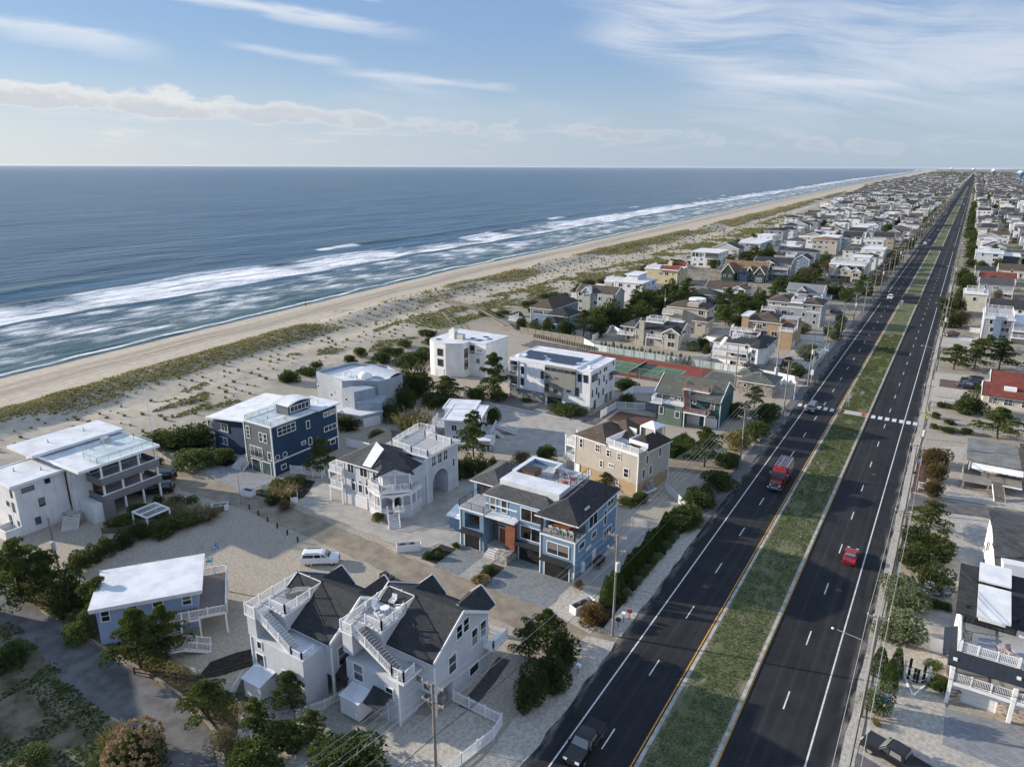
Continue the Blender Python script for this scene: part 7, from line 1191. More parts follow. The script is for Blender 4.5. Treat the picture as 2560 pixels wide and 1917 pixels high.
def row_proto(k):
    rn = random.Random(100 + k); w_, d = rn.uniform(10, 15), rn.uniform(10, 14); ht = rn.choice((5.4, 6.4, 7.6, 8.4)); fl = 2 if ht < 7 else 3
    h = House('row_house', 'prototype', 0, 0, local=True); rf = ['hip', 'gable', 'flat', 'gabley', 'hipdeck', 'flat2', 'gable', 'hip', 'flat', 'gabley'][k]; rm = [SHGREY, SHDARK, None, SHGREY, SHBROWN, None, SHBROWN, SHDARK, None, SHDARK][k]
    x0, x1, y0, y1 = -w_ / 2, w_ / 2, -d / 2, d / 2; h.block(x0, x1, y0, y1, 0, ht, FARP)
    for f, a0, a1, pl in (('S', x0, x1, y0), ('E', y0, y1, x1), ('W', y0, y1, x0)): auto_wins(h, f, a0 + .4, a1 - .4, pl, 0, fl, ht / fl, rn, .85)
    if rf == 'hip': h.hip(x0, x1, y0, y1, ht, 2.2, .5, rm); ds = 'house with dark hip roof'
    elif rf == 'gable': h.gable(x0, x1, y0, y1, ht, 2.4, 'x', .4, rm, FARP); ds = 'house with long ridged roof'
    elif rf == 'gabley': h.gable(x0, x1, y0, y1, ht, 2.8, 'y', .4, rm, FARP); ds = 'house with gabled front'
    elif rf == 'hipdeck': h.hip(x0, x1, y0, y1, ht, 2.0, .4, rm); h.deck(-2.5, 2.5, -2, 3, ht + 1.8, .8); h.rail([(-2.4, -1.9), (2.4, -1.9), (2.4, 2.9), (-2.4, 2.9), (-2.4, -1.9)], ht + 1.8, gap=.4); ds = 'house with roof deck'
    else:
        h.flat(x0, x1, y0, y1, ht, .3, .35); ds = 'house with white flat roof'
        if rf == 'flat2': h.block(-3, 3, -1, 4, ht, ht + 2.4, FARP, 'upper_storey'); h.flat(-3, 3, -1, 4, ht + 2.4, .3, .3); h.rail([(x0 + .2, y1 - .2), (x0 + .2, y0 + .2), (x1 - .2, y0 + .2), (x1 - .2, y1 - .2)], ht + .35, gap=.4); ds = 'house with stepped white roof'
    if k % 3 != 1: a = rn.uniform(x0, 0); b = a + w_ * .5; lv = ht * .62; h.deck(a, b, y0 - 2.4, y0, lv); h.rail([(a, y0), (a, y0 - 2.3), (b, y0 - 2.3), (b, y0)], lv, gap=.4); h.posts([(a + .1, y0 - 2.2), (b - .1, y0 - 2.2)], 0, lv)
    remember(h.o); return h.o, ds
PROTO = [row_proto(k) for k in range(10)]; used = set()
def ordn(k): return f'{k}{"th" if 10 < k % 100 < 20 else {1: "st", 2: "nd", 3: "rd"}.get(k % 10, "th")}'
def far_house(x, y, rn, label, group):
    k = rn.randrange(10); o_, ds = PROTO[k]
    if k not in used: used.add(k); c = o_
    else: c = copy_tree(o_)
    c.location = (x, y, 0); s_ = rn.uniform(.85, 1.12); c.scale = (s_, s_, rn.uniform(.88, 1.1)); c.rotation_euler = (0, 0, rn.choice((0, 0, 0, math.pi / 2, -.06, .06))); tag(c, label.replace('@', ds), 'house', group)
rn = random.Random(5); nfar = 0
ROWS = {0: 'row beside the road', 1: 'second row from the road', 2: 'third row from the road', 3: 'fourth row from the road', 4: 'row beside the dunes', 5: 'outermost dune row'}
RROWS = {0: 'first row right of the road', 1: 'second row right of the road', 2: 'third row right of the road', 3: 'fourth row right of the road', 4: 'fifth row right of the road'}
cnt = {}
for side in ('left', 'right'):
    y = 300.0 if side == 'right' else 420.0
    while y < 1330:
        xs = []
        if side == 'left':
            x = -45.0
            while x > scrub(y) + 8 and len(xs) < 6: xs.append(x); x -= 24.5
        else:
            x = 15.0
            while x < y * .075 + 14 and len(xs) < 5: xs.append(x); x += 25
        for c_, x in enumerate(xs):
            X, Y = x + rn.uniform(-2.5, 2.5), y + rn.uniform(-3, 3)
            if any(abs(X - a) < 17 and abs(Y - b) < 19 for a, b in TAKEN) or rn.random() < .12: continue
            key = (side, c_); cnt[key] = cnt.get(key, 0) + 1
            far_house(X, Y, rn, f'@, {ordn(cnt[key])} house along the {ROWS[c_].replace("the road", "the far road") if side == "left" else RROWS[c_]}', f'houses in the far rows, {side} of the road'); nfar += 1
        y += 23.5 if side == 'left' else 26
for k, (o_, ds) in enumerate(PROTO):
    if k not in used: far_house(-60, 1345 + k * 20, random.Random(k), f'@ past the end of the far rows, {ordn(k + 1)}', 'houses in the far rows, left of the road')
# ------------------------------------------------------------------ town in the distance: one mass of roofs and walls
def mass(name, spots, mats, label, seed):
    r = random.Random(seed); v, f, mi = [], [], []
    for (x, y, s_) in spots:
        w_, d, ht = r.uniform(4.5, 8) * s_, r.uniform(4.5, 8) * s_, r.choice((4, 5.5, 6.5, 8)) * (1 + .25 * (s_ - 1)); wi = r.choice((0, 0, 0, 1, 1, 2, 3)); ri = r.choice((4, 4, 5, 6, 0)); i = len(v)
        v += [(x - w_, y - d, 0), (x + w_, y - d, 0), (x + w_, y + d, 0), (x - w_, y + d, 0), (x - w_, y - d, ht), (x + w_, y - d, ht), (x + w_, y + d, ht), (x - w_, y + d, ht)]
        f += [(i, i + 1, i + 5, i + 4), (i + 1, i + 2, i + 6, i + 5), (i + 3, i, i + 4, i + 7)]; mi += [wi] * 3
        if ri == 0: f += [(i + 4, i + 5, i + 6, i + 7)]; mi += [0]
        else:
            v += [(x - w_ * (.5 if ri == 4 else 1), y, ht + 2.4), (x + w_ * (.5 if ri == 4 else 1), y, ht + 2.4)]; f += [(i + 4, i + 5, i + 9, i + 8), (i + 6, i + 7, i + 8, i + 9), (i + 5, i + 6, i + 9), (i + 7, i + 4, i + 8)]; mi += [ri, ri, wi if ri != 4 else ri, wi if ri != 4 else ri]
        j = len(v); fl = 2 if ht < 6 else 3                          # a few dark windows on the near face
        for q in range(fl):
            for t in (-.55, .05, .6): a = x + t * w_; z = ht * (q + .3) / fl; j = len(v); v += [(a - .7, y - d - .05, z), (a + .7, y - d - .05, z), (a + .7, y - d - .05, z + 1.3), (a - .7, y - d - .05, z + 1.3)]; f.append((j, j + 1, j + 2, j + 3)); mi.append(7)
    me = bpy.data.meshes.new(name); me.from_pydata(v, [], f); [me.materials.append(m) for m in mats]; me.polygons.foreach_set('material_index', mi); me.update(); return tag(link(name, me), label, 'houses', None, 'stuff')
MM = [P_['white'], P_['lgrey'], P_['grey'], P_['beige'], SHGREY, SHDARK, SHBROWN, GLASS]
rn = random.Random(11); sp1, sp2 = [], []; y = 1345.0
while y < 9500:
    g_ = max(1.0, y / 2600.0); x = -44.0
    while x > scrub(y) + 10: sp1.append((x + rn.uniform(-4, 4), y + rn.uniform(-5, 5), g_)); x -= 23 * g_ * rn.uniform(.85, 1.3)
    x = 14.0
    while x < y * .085 + 30: sp2.append((x + rn.uniform(-4, 4), y + rn.uniform(-5, 5), g_)); x += 24 * g_ * rn.uniform(.85, 1.4)
    y += 24 * g_
mass('distant_houses', sp1, MM, 'dense mass of small pale houses far along the beach', 1); mass('distant_houses', sp2, MM, 'dense mass of small houses far along the road on the bay side', 2)
# water towers
def tower(x, y, ht, r, m, label):
    t = thing('water_tower', label, 'water tower', (x, y, 0)); MB().lathe([(r * .22, 0), (r * .16, ht * .15), (r * .16, ht * .55), (r * .35, ht * .68), (r * .8, ht * .8)], 16).obj('stem', mat('tower_blue', (.02, .10, .32), .5), t, smooth=True); MB().lathe([(r * .8, ht * .8), (r, ht * .88), (r * .93, ht * .95), (r * .6, ht * 1.01), (.3, ht * 1.03)], 20).obj('tank', m, t, smooth=True)
PBT = mat('pale_blue_tank', (.42, .52, .60), .4, .08); tower(101, 1850, 44, 12, PBT, 'large pale blue water tower on a blue stem, rightmost'); tower(118, 2750, 46, 11, PBT, 'blue water tower left of the largest one'); tower(70, 4200, 48, 11, WHITE, 'small white water tower, third from the right'); tower(-20, 6600, 50, 12, WHITE, 'tiny white water tower close to the horizon above the road'); tower(-220, 8800, 52, 12, WHITE, 'tiniest water tower on the horizon left of the road end')
# ------------------------------------------------------------------ utility poles and wires
POLEW = mat('grey_pole_wood', (0.30, 0.27, 0.235), .9, .12, 1.0, kind='wood'); WIRE = mat('aluminium_wire', (0.36, 0.36, 0.37), .6, .02); CABLE = mat('black_cable', (0.03, 0.03, 0.032), .6, .05); INSUL = mat('pale_insulator', (.55, .56, .57), .35, .03); TANKM = mat('transformer_grey', (.50, .52, .53), .45, .04)
def pole(x, y, ht, label, arms=2, tank=False, lamp=0, group=None, dbl=1.15):
    t = thing('utility_pole', label, 'utility pole', (x, y, 0), 0, group)
    MB().tube([(0, 0, 0), (.03, 0, ht * .5), (0, 0, ht)], .17, 8, .11).obj('pole', POLEW, t)
    for k in range(arms):
        z = ht - .25 - k * 1.7; a = MB().box(-dbl, dbl, -.06, .06, z - .07, z + .07).obj('crossarm', POLEW, t)
        i = MB(); [i.lathe([(.05, z + .07), (.08, z + .16), (.05, z + .26)], 6, (q, 0)) for q in (-dbl + .1, -dbl * .4, dbl - .1)]; i.obj('insulator', INSUL, a)
        MB().beam((-.7, 0, z - .07), (0, 0, z - .8), .05).beam((.7, 0, z - .07), (0, 0, z - .8), .05).obj('brace', POLEW, a)
    if tank: MB().lathe([(.26, ht - 4.6), (.28, ht - 4.5), (.28, ht - 3.5), (.2, ht - 3.4)], 12, (.32, -.2)).obj('transformer', TANKM, t)
    if lamp: a = MB().tube([(0, 0, ht - 4.2), (lamp * .8, 0, ht - 3.2), (lamp * 2.6, 0, ht - 2.9)], .045, 6).obj('lamp_arm', GREYM, t); MB().lathe([(.1, -.08), (.16, .0), (.08, .1)], 8).obj('lamp_head', WHITE, a, (lamp * 2.9, 0, ht - 2.9))
    return t
LP = [(-31.0, 37.6, 13.2), (-28.1, 67.8, 13.5), (-28.4, 96.0, 12.4), (-28.5, 125.0, 12.2), (-28.0, 158.7, 13.4), (-27.9, 186.9, 13.2), (-28.1, 211.6, 13.0)]; y = 240.0
while y < 1500: LP.append((-28.2, y, 12.6 + .8 * math.sin(y))); y += 29.5
RP = [(-1.2, 40.0, 12.0), (-1.28, 69.2, 12.0), (-1.1, 96.5, 11.6), (-1.2, 122.4, 11.8), (-.9, 143.6, 11.0), (-1.2, 161.0, 11.6), (-1.3, 184.8, 11.6), (-1.2, 211.4, 11.6), (-1.1, 236, 11.4), (-1.05, 260, 11.6)]; y = 288.0
while y < 1500: RP.append((-1.0, y, 11.4 + .6 * math.sin(y * 1.3))); y += 29.0
LP.remove((-28.4, 96.0, 12.4))
for k, (x, y, ht) in enumerate(LP): pole(x, y, ht, ['wooden pole with crossarms at the bottom edge in front of the twin house', 'tall wooden pole with transformer at the lane corner by the blue house'][k] if k < 2 else f'wooden utility pole with two crossarms left of the road, {ordn(k + 1)} from the camera', 2, k % 3 == 1, 1.0 if k in (4, 8, 12, 16, 20) else 0, 'utility poles left of the road')
for k, (x, y, ht) in enumerate(RP): pole(x, y, ht, f'utility pole with one crossarm right of the road, {ordn(k + 1)} from the camera', 1, k % 5 == 4, -1.3 if k in (1, 7, 10, 14, 18) else 0, 'utility poles right of the road', 1.0)
pole(-96.6, 39.4, 9.0, 'leaning wooden utility pole with white transformer among the left pines', 0, True); pole(-42.8, 173.7, 11.5, 'plain tall wooden pole beside the pump house', 0); pole(-90.5, 252, 10.5, 'wooden pole with transformer among the pines behind the tan house', 0, True); pole(-61.0, 44.2, 9.5, 'short dark wooden pole half hidden beside the twin house', 0) if False else None
t = thing('mobile_mast', 'slim grey mast with equipment boxes beside the white deck house', 'mast', (-35.8, 186.5, 0)); MB().tube([(0, 0, 0), (0, 0, 15.5)], .18, 8, .1).obj('mast', GREYM, t); MB().lathe([(.5, 2.0), (.5, 4.0)], 8).obj('cabinet', TANKM, t)
def wire(pts, label, r=.018, m=None, sag=.5, name='power_line', group='wires'):
    P = []
    for a, b in zip(pts[:-1], pts[1:]):
        for i in range(8): t_ = i / 8; P.append((a[0] + (b[0] - a[0]) * t_, a[1] + (b[1] - a[1]) * t_, a[2] + (b[2] - a[2]) * t_ - sag * 4 * t_ * (1 - t_)))
    P.append(pts[-1]); o_ = MB().tube(P, r, 4).obj(name, m or WIRE); return tag(o_, label, 'wire', group)
L0 = [(LP[0][0] - 5.0, 8.0, 13.2)] + LP; R0_ = [(-1.3, 12, 12.0)] + RP
nm = ['outer left', 'middle', 'outer right']
for k, q in enumerate((-1.05, -.46, 1.05)):
    wire([(x + q, y, ht + .02) for x, y, ht in L0], f'bare wire on the upper crossarms left of the road, {nm[k]}', .017); wire([(x + q, y, ht - 1.68) for x, y, ht in L0], f'bare wire on the lower crossarms left of the road, {nm[k]}', .017)
wire([(x + .1, y, ht - 5.2) for x, y, ht in L0], 'thick dark cable strung low on the left poles', .035, CABLE, .7)
for k, q in enumerate((-.9, .9)): wire([(x + q, y, ht + .02) for x, y, ht in R0_], f'bare wire on the crossarms right of the road, {["road side", "house side"][k]}', .022)
wire([(x, y, ht + .1) for x, y, ht in R0_], 'bare wire on top of the right poles', .022); wire([(x + .1, y, ht - 4.6) for x, y, ht in R0_], 'thick dark cable strung low on the right poles', .04, CABLE, .6); wire([(x + .12, y, ht - 5.3) for x, y, ht in R0_], 'second dark cable strung below the first on the right poles', .03, CABLE, .6)
wire([(-28.1, 67.8, 7.5), (-1.28, 69.2, 7.8)], 'service wire crossing the road between the two near poles, upper', .016, CABLE, .8); wire([(-28.1, 67.8, 6.9), (-1.28, 69.2, 7.0)], 'service wire crossing the road between the two near poles, lower', .016, CABLE, .9); wire([(-1.28, 69.2, 7.6), (22, 74, 6.0)], 'dark service cable running to the white veranda house', .03, CABLE, .6); wire([(-1.2, 122.4, 7.4), (22, 120, 6)], 'dark service cable running over the right hand lane', .03, CABLE, .6)
# ------------------------------------------------------------------ vehicles
TYRE = mat('tyre_rubber', (.018, .018, .018), .85); RIM = mat('alloy_rim', (.45, .45, .46), .35, .05, metal=.7); CHROME = mat('chrome', (.6, .6, .62), .18, .05, metal=.9); TAIL = mat('tail_light_red', (.45, .02, .02), .3); HEADL = mat('head_light_glass', (.75, .76, .78), .15)
def carpaint(name, c): return mat('car_paint_' + name, c, .22, .03, .5, spec=.6)
def side_prism(prof, hw, taper=0.0):
    """profile in x-z extruded across y; taper narrows the upper points"""
    zs = [p[1] for p in prof]; lo, hi = min(zs), max(zs); mb = MB(); n = len(prof)
    w_ = lambda z: hw * (1 - taper * (z - lo) / max(.01, hi - lo))
    mb.v = [(x, -w_(z), z) for x, z in prof] + [(x, w_(z), z) for x, z in prof]; mb.f = [tuple(range(n)), tuple(range(2 * n - 1, n - 1, -1))] + [(i, n + i, n + (i + 1) % n, (i + 1) % n) for i in range(n)]
    return mb
def wheels(t, xs, hw, r):
    for x in xs:
        for s_ in (-1, 1):
            y0 = s_ * hw; tm = MB(); n = 14
            for rr, yy in ((r * .6, y0 + s_ * .02), (r, y0 + s_ * .0), (r, y0 - s_ * .22), (r * .6, y0 - s_ * .24)):
                for q in range(n): a = 2 * math.pi * q / n; tm.v.append((x + rr * math.cos(a), yy, r + rr * math.sin(a)))
            for k in range(3):
                for q in range(n): j = (q + 1) % n; tm.f.append((k * n + q, k * n + j, (k + 1) * n + j, (k + 1) * n + q))
            w_ = tm.obj('wheel', TYRE, t); rm = MB(); rm.poly([(x + r * .6 * math.cos(2 * math.pi * q / n), y0 + s_ * .012, r + r * .6 * math.sin(2 * math.pi * q / n)) for q in range(n)]).obj('rim', RIM, w_)
def car(x, y, rz, m, label, kind='suv', group=None, name='parked_car', z=0.0):
    t = thing(name, label, {'pickup': 'pickup', 'van': 'van'}.get(kind, 'car'), (x, y, z), rz, group)       # nose points to local +x
    L, hw, r = {'suv': (5.2, 1.0, .41), 'sedan': (4.6, .9, .33), 'pickup': (5.9, 1.0, .42), 'van': (5.3, 1.0, .36)}[kind]; f = L / 2
    if kind == 'suv': body = [(-f, .4), (f, .38), (f + .02, .75), (f - .12, 1.08), (f - 1.2, 1.2), (-f + .05, 1.22), (-f - .03, .8)]; cab = [(f - 1.2, 1.18), (f - 1.95, 1.76), (f - 2.3, 1.84), (-f + .45, 1.84), (-f + .18, 1.76), (-f + .03, 1.18)]
    elif kind == 'sedan': body = [(-f, .35), (f, .33), (f + .02, .62), (f - .3, .82), (f - 1.5, .93), (-f + 1.0, .95), (-f + .05, .9), (-f - .02, .6)]; cab = [(f - 1.5, .91), (f - 2.3, 1.4), (-f + 1.5, 1.42), (-f + .7, .93)]
    elif kind == 'pickup': body = [(-f, .5), (f, .48), (f + .03, .95), (f - .12, 1.16), (f - 1.55, 1.22), (-f + .02, 1.2), (-f - .03, .8)]; cab = [(f - 1.6, 1.2), (f - 2.3, 1.84), (f - 2.7, 1.9), (-f + 2.1, 1.88), (-f + 1.85, 1.2)]
    else: body = [(-f, .35), (f, .35), (f + .02, .8), (f - .2, 1.05), (f - 1.1, 1.2), (-f + .03, 1.2), (-f - .02, .7)]; cab = [(f - 1.15, 1.18), (f - 2.0, 1.9), (-f + .25, 2.0), (-f + .05, 1.18)]
    b = side_prism(body, hw, .06).obj('body', m, t); c = side_prism(cab, hw * .95, .2)
    c = c.obj('cabin', m, t); bv = b.modifiers.new('bevel', 'BEVEL'); bv.width = .09; bv.segments = 2; bv.limit_method = 'ANGLE'; bv2 = c.modifiers.new('bevel', 'BEVEL'); bv2.width = .06; bv2.segments = 2; bv2.limit_method = 'ANGLE'
    zlo, zhi = cab[0][1], max(p[1] for p in cab); w_ = lambda z_: hw * .95 * (1 - .2 * (z_ - zlo) / (zhi - zlo))
    g = MB(); x1, z1_ = cab[0]; x2, z2_ = cab[1]; P = lambda t_, e: (x1 + (x2 - x1) * t_ + .03, z1_ + (z2_ - z1_) * t_ + .03)
    (xa, za), (xb, zb) = P(.12, 0), P(.92, 0); g.poly([(xa, -w_(za) * .9, za), (xa, w_(za) * .9, za), (xb, w_(zb) * .9, zb), (xb, -w_(zb) * .9, zb)]); g.obj('windscreen', GLASS, c)
    (x1, z1_), (x2, z2_) = cab[-1], cab[-2]; g = MB(); xa, za = x1 + (x2 - x1) * .2 - .03, z1_ + (z2_ - z1_) * .2 + .02; xb, zb = x1 + (x2 - x1) * .85 - .03, z1_ + (z2_ - z1_) * .85 + .02; g.poly([(xa, -w_(za) * .88, za), (xb, -w_(zb) * .88, zb), (xb, w_(zb) * .88, zb), (xa, w_(za) * .88, za)]); g.obj('rear_window', GLASS, c)
    zt = zlo + .1; zp = zhi - .16; xf, xr = cab[0][0], cab[-1][0]; sf = (cab[1][0] - cab[0][0]) / (cab[1][1] - cab[0][1]); sr = (cab[-2][0] - cab[-1][0]) / (cab[-2][1] - cab[-1][1])
    for s_ in (-1, 1):
        xs = [xf - .25, (xf + xr) / 2 + .25, (xf + xr) / 2 + .15, xr + .3] if kind != 'suv' else [xf - .25, xf - 1.15, xf - 1.25, xf - 2.1]
        segs = [(xs[0], xs[1]), (xs[2], xs[3])] + ([(xf - 2.2, xr + .3)] if kind == 'suv' else [])
        for a, bb in segs:
            dx1 = sf * (zp - zt) if a == segs[0][0] else 0; dx2 = sr * (zp - zt) if bb == segs[-1][1] else 0
            MB().poly([(a, s_ * (w_(zt) + .012), zt), (a + dx1, s_ * (w_(zp) + .012), zp), (bb + dx2, s_ * (w_(zp) + .012), zp), (bb, s_ * (w_(zt) + .012), zt)]).obj('side_window', GLASS, c)
        MB().box(f - .18, f + .045, s_ * hw * .62 - .2, s_ * hw * .62 + .2, body[2][1] - .06, body[2][1] + .14).obj('headlight', HEADL, b); MB().box(-f - .045, -f + .1, s_ * hw * .75 - .14, s_ * hw * .75 + .14, .78, 1.05).obj('tail_light', TAIL, b); MB().box(xf - .35, xf - .15, s_ * (hw + .14) - .1, s_ * (hw + .14) + .1, zlo, zlo + .18).obj('wing_mirror', m, b)
        if kind == 'suv': MB().box(-f + .6, f - 2.6, s_ * hw * .7 - .03, s_ * hw * .7 + .03, zhi + .01, zhi + .07).obj('roof_rail', DARK, c)
    MB().box(f - .1, f + .06, -hw * .45, hw * .45, .6, .88).obj('grille', DARK, b)
    if kind == 'pickup': MB().box(-f + .12, -f + 1.75, -hw * .82, hw * .82, 1.215, 1.235).obj('bed_cover', mat('bed_liner', (.015, .015, .016), .6), b)
    wheels(t, (-f + .95, f - .95), hw * .96, r); return t
Cw, Ck, Cr, Cg = carpaint('white', (.72, .73, .75)), carpaint('black', (.012, .012, .014)), carpaint('red', (.24, .010, .018)), carpaint('grey', (.12, .13, .15)); Cs, Cm, Cn = carpaint('silver', (.42, .44, .46)), carpaint('maroon', (.07, .015, .018)), carpaint('navy', (.02, .03, .06))
UP, DN = math.pi / 2, -math.pi / 2
car(-69.6, 60.9, .62, Cw, 'white SUV with dark windows parked on the sand behind the twin house', 'suv'); car(-23.2, 50.6, DN, Ck, 'black pickup driving towards the camera at the bottom of the road', 'pickup', name='driving_car'); car(-6.6, 101.8, UP, Cr, 'red car driving away in the right carriageway', 'sedan', name='driving_car'); car(-23.6, 167.8, DN, Cg, 'grey SUV crossing the crosswalk towards the camera', 'suv', name='driving_car'); car(-22.7, 340, DN, Cw, 'white SUV in the left carriageway beside the first median gap', 'suv', name='driving_car')
car(2.2, 64.6, math.pi - .34, Ck, 'black pickup parked beside the road at the bottom right', 'pickup'); car(1.4, 272.2, -2.2, Cm, 'dark maroon pickup parked on the sand drive right of the road', 'pickup'); car(6.9, 207.4, math.pi + .1, Cn, 'dark blue SUV nearest the camera on the brown paved drive', 'suv'); car(7.3, 210.4, math.pi + .1, Cn, 'dark SUV behind the nearest one on the brown paved drive', 'suv'); car(7.6, 213.4, math.pi, Ck, 'black SUV furthest back on the brown paved drive', 'suv')
car(-109.8, 62.0, math.pi + .75, Ck, 'black van in front of the modern house, nearer one', 'van'); car(-114.0, 65.2, math.pi + .5, Ck, 'black van with pale roof in front of the modern house, further one', 'van'); car(-63.0, 352, .3, Cw, 'white pickup parked behind the green gambrel house', 'pickup'); car(-36.5, 292, .1, Ck, 'black SUV parked in the drive beyond the slate-grey house', 'suv')
for k, (x, y, a, m_, wd) in enumerate(((-23.4, 604, DN, Cw, 'white SUV'), (-22.3, 632, DN, Cs, 'silver car'), (-20.3, 733, DN, Cg, 'grey car'), (-8.8, 765, UP, Cn, 'dark blue car'), (-23.0, 972, DN, Ck, 'black car'), (-23.0, 1030, DN, Cs, 'pale silver car'), (-2.9, 1136, UP, Cm, 'maroon car'), (-8.3, 1300, UP, Cw, 'white car'), (-22.0, 1420, DN, Ck, 'dark car'), (-9, 1640, UP, Cw, 'white car'), (-31.6, 690, UP, Cw, 'white car'), (-31.8, 660, UP, Cs, 'silver SUV'))): car(x, y, a, m_, f'far {wd} {"parked left of the road" if x < -30 else "on the road"}, {ordn(k + 1)} of the far cars', 'suv' if k % 2 == 0 else 'sedan', 'cars far along the road', 'far_car')
# red fire engine coming towards the camera
t = thing('fire_engine', 'red fire engine with chrome front and ladders driving towards the camera', 'fire engine', (-20.9, 123.4, 0), DN); t.scale = (1.0, 1.0, 1.08); FR = carpaint('fire_red', (.20, .016, .020)); q = side_prism([(2.6, .6), (4.6, .6), (4.62, 1.35), (4.4, 1.6), (2.9, 1.75), (2.6, 1.75)], .95, .05).obj('bonnet', FR, t); q = side_prism([(.7, .6), (2.75, .6), (2.75, 1.75), (2.3, 2.75), (2.1, 2.85), (.7, 2.85)], 1.15, .06).obj('cab', FR, t); MB().poly([(2.74, -.98, 1.85), (2.74, .98, 1.85), (2.38, .95, 2.65), (2.38, -.95, 2.65)]).obj('windscreen', GLASS, q)
for s_ in (-1, 1): MB().poly([(.9, s_ * 1.13, 1.85), (2.5, s_ * 1.13, 1.85), (2.25, s_ * 1.1, 2.55), (.9, s_ * 1.1, 2.55)]).obj('side_window', GLASS, q); MB().box(4.5, 4.68, s_ * .75 - .16, s_ * .75 + .16, 1.0, 1.3).obj('headlight', HEADL, t); MB().box(2.2, 2.35, s_ * 1.4 - .14, s_ * 1.4 + .14, 1.9, 2.4).obj('wing_mirror', CHROME, t)
MB().box(4.6, 4.72, -.6, .6, .75, 1.55).obj('grille', CHROME, t); MB().box(4.5, 4.95, -1.2, 1.2, .45, .75).obj('bumper', CHROME, t); q = MB().box(-4.4, .65, -1.22, 1.22, .6, 2.9).obj('body', FR, t)
for k in range(4):
    for s_ in (-1, 1): MB().box(-4.2 + k * 1.2, -3.15 + k * 1.2, s_ * 1.23 - .01, s_ * 1.23 + .01, .9, 2.5).obj('locker_door', CHROME, q)
for s_ in (-.75, 0, .75): MB().box(-4.5, 1.2, s_ - .25, s_ - .19, 3.1, 3.22).box(-4.5, 1.2, s_ + .19, s_ + .25, 3.1, 3.22).obj('ladder_rail', CHROME, t); [MB().box(-4.3 + k * .84, -4.2 + k * .84, s_ - .19, s_ + .19, 3.13, 3.18).obj('ladder_rung', CHROME, t) for k in range(7)]
for k, s_ in enumerate((-.9, -.3, .3, .9)): MB().box(-4.3, .5, s_ - .12, s_ + .12, 2.9, 3.06).obj('hose_bed', WHITE if k % 2 else FR, t)
MB().box(1.2, 1.5, -.9, .9, 2.86, 3.05).obj('light_bar', TAIL, t); wheels(t, (-3.0, 3.5), 1.2, .52)
# ------------------------------------------------------------------ signs, mailboxes, small street things
YEL = mat('fluorescent_yellow', (.72, .78, .02), .5, .02); SGREY = mat('sign_back_grey', (.42, .43, .43), .5, .05, metal=.4); SBLUE = mat('sign_blue', (.04, .18, .50), .5); ORNG = mat('orange_plastic', (.75, .22, .03), .5)
t = thing('crossing_sign', 'fluorescent yellow pedestrian crossing sign with arrow plate right of the crosswalk', 'sign', (-1.0, 171.4, 0)); MB().box(-.05, .05, -.05, .05, 0, 3.6).obj('post', WOOD, t); d = MB().prism([(0, -.07), (0, -.05)] and [(-.01, 0), (.01, 0)], 0, 0) if False else None
a = MB(); a.poly([(0, -.08, 2.1), (.62, -.08, 2.75), (0, -.08, 3.4), (-.62, -.08, 2.75)]); a.poly([(0, -.05, 2.1), (-.62, -.05, 2.75), (0, -.05, 3.4), (.62, -.05, 2.75)]); a = a.obj('diamond_plate', YEL, t); b = MB().box(-.42, .42, -.08, -.05, 1.5, 2.0).obj('arrow_plate', YEL, t)
f_ = MB(); f_.box(-.06, .06, -.1, -.085, 3.02, 3.14); f_.poly([(-.1, -.09, 2.98), (.1, -.09, 2.98), (.07, -.09, 2.65), (-.09, -.09, 2.65)]); f_.beam((-.05, -.09, 2.66), (-.17, -.09, 2.35), .07, .01); f_.beam((.04, -.09, 2.66), (.16, -.09, 2.36), .07, .01); f_.beam((-.08, -.09, 2.95), (-.22, -.09, 2.72), .05, .01); f_.beam((.08, -.09, 2.95), (.22, -.09, 2.74), .05, .01); f_.obj('walking_figure', DARK, a); f_ = MB(); f_.beam((.25, -.09, 1.9), (-.18, -.09, 1.62), .08, .01); f_.poly([(-.28, -.09, 1.56), (-.05, -.09, 1.58), (-.2, -.09, 1.75)]); f_.obj('arrow', DARK, b)
for y, lb in ((174.3, 'grey back of a diamond sign on two posts on the median by the crosswalk'), (318.5, 'grey back of a diamond sign on the median before the first gap')):
    t = thing('median_sign', lb, 'sign', (-16.9, y, .14)); [MB().box(s_ - .04, s_ + .04, -.04, .04, 0, 3.0).obj('post', SGREY, t) for s_ in (-.25, .25)]; a = MB(); a.poly([(0, -.06, 1.9), (.75, -.06, 2.65), (0, -.06, 3.4), (-.75, -.06, 2.65)]); a.poly([(0, -.04, 1.9), (-.75, -.04, 2.65), (0, -.04, 3.4), (.75, -.04, 2.65)]); a.obj('sign_plate', SGREY, t); MB().box(-.3, .3, -.07, -.04, 1.3, 1.8).obj('lower_plate', SGREY, t)
t = thing('beacon_post', 'white post with orange beacon beside the pump house', 'post', (-28.6, 173.6, 0)); MB().tube([(0, 0, 0), (0, 0, 4.6)], .07, 8).obj('post', WHITE, t); MB().lathe([(.22, 4.6), (.22, 4.95), (.1, 5.05)], 8).obj('beacon', ORNG, t); MB().beam((0, 0, 3.6), (2.6, 0, 3.9), .07).obj('arm', WHITE, t)
t = thing('traffic_cabinet', 'white control box on a yellow post beside the road', 'utility box', (-27.6, 189.5, 0)); MB().box(-.06, .06, -.06, .06, 0, 3.2).obj('post', ORNG, t); MB().box(-.35, .35, -.3, .3, 2.6, 3.8).obj('box', WHITE, t)
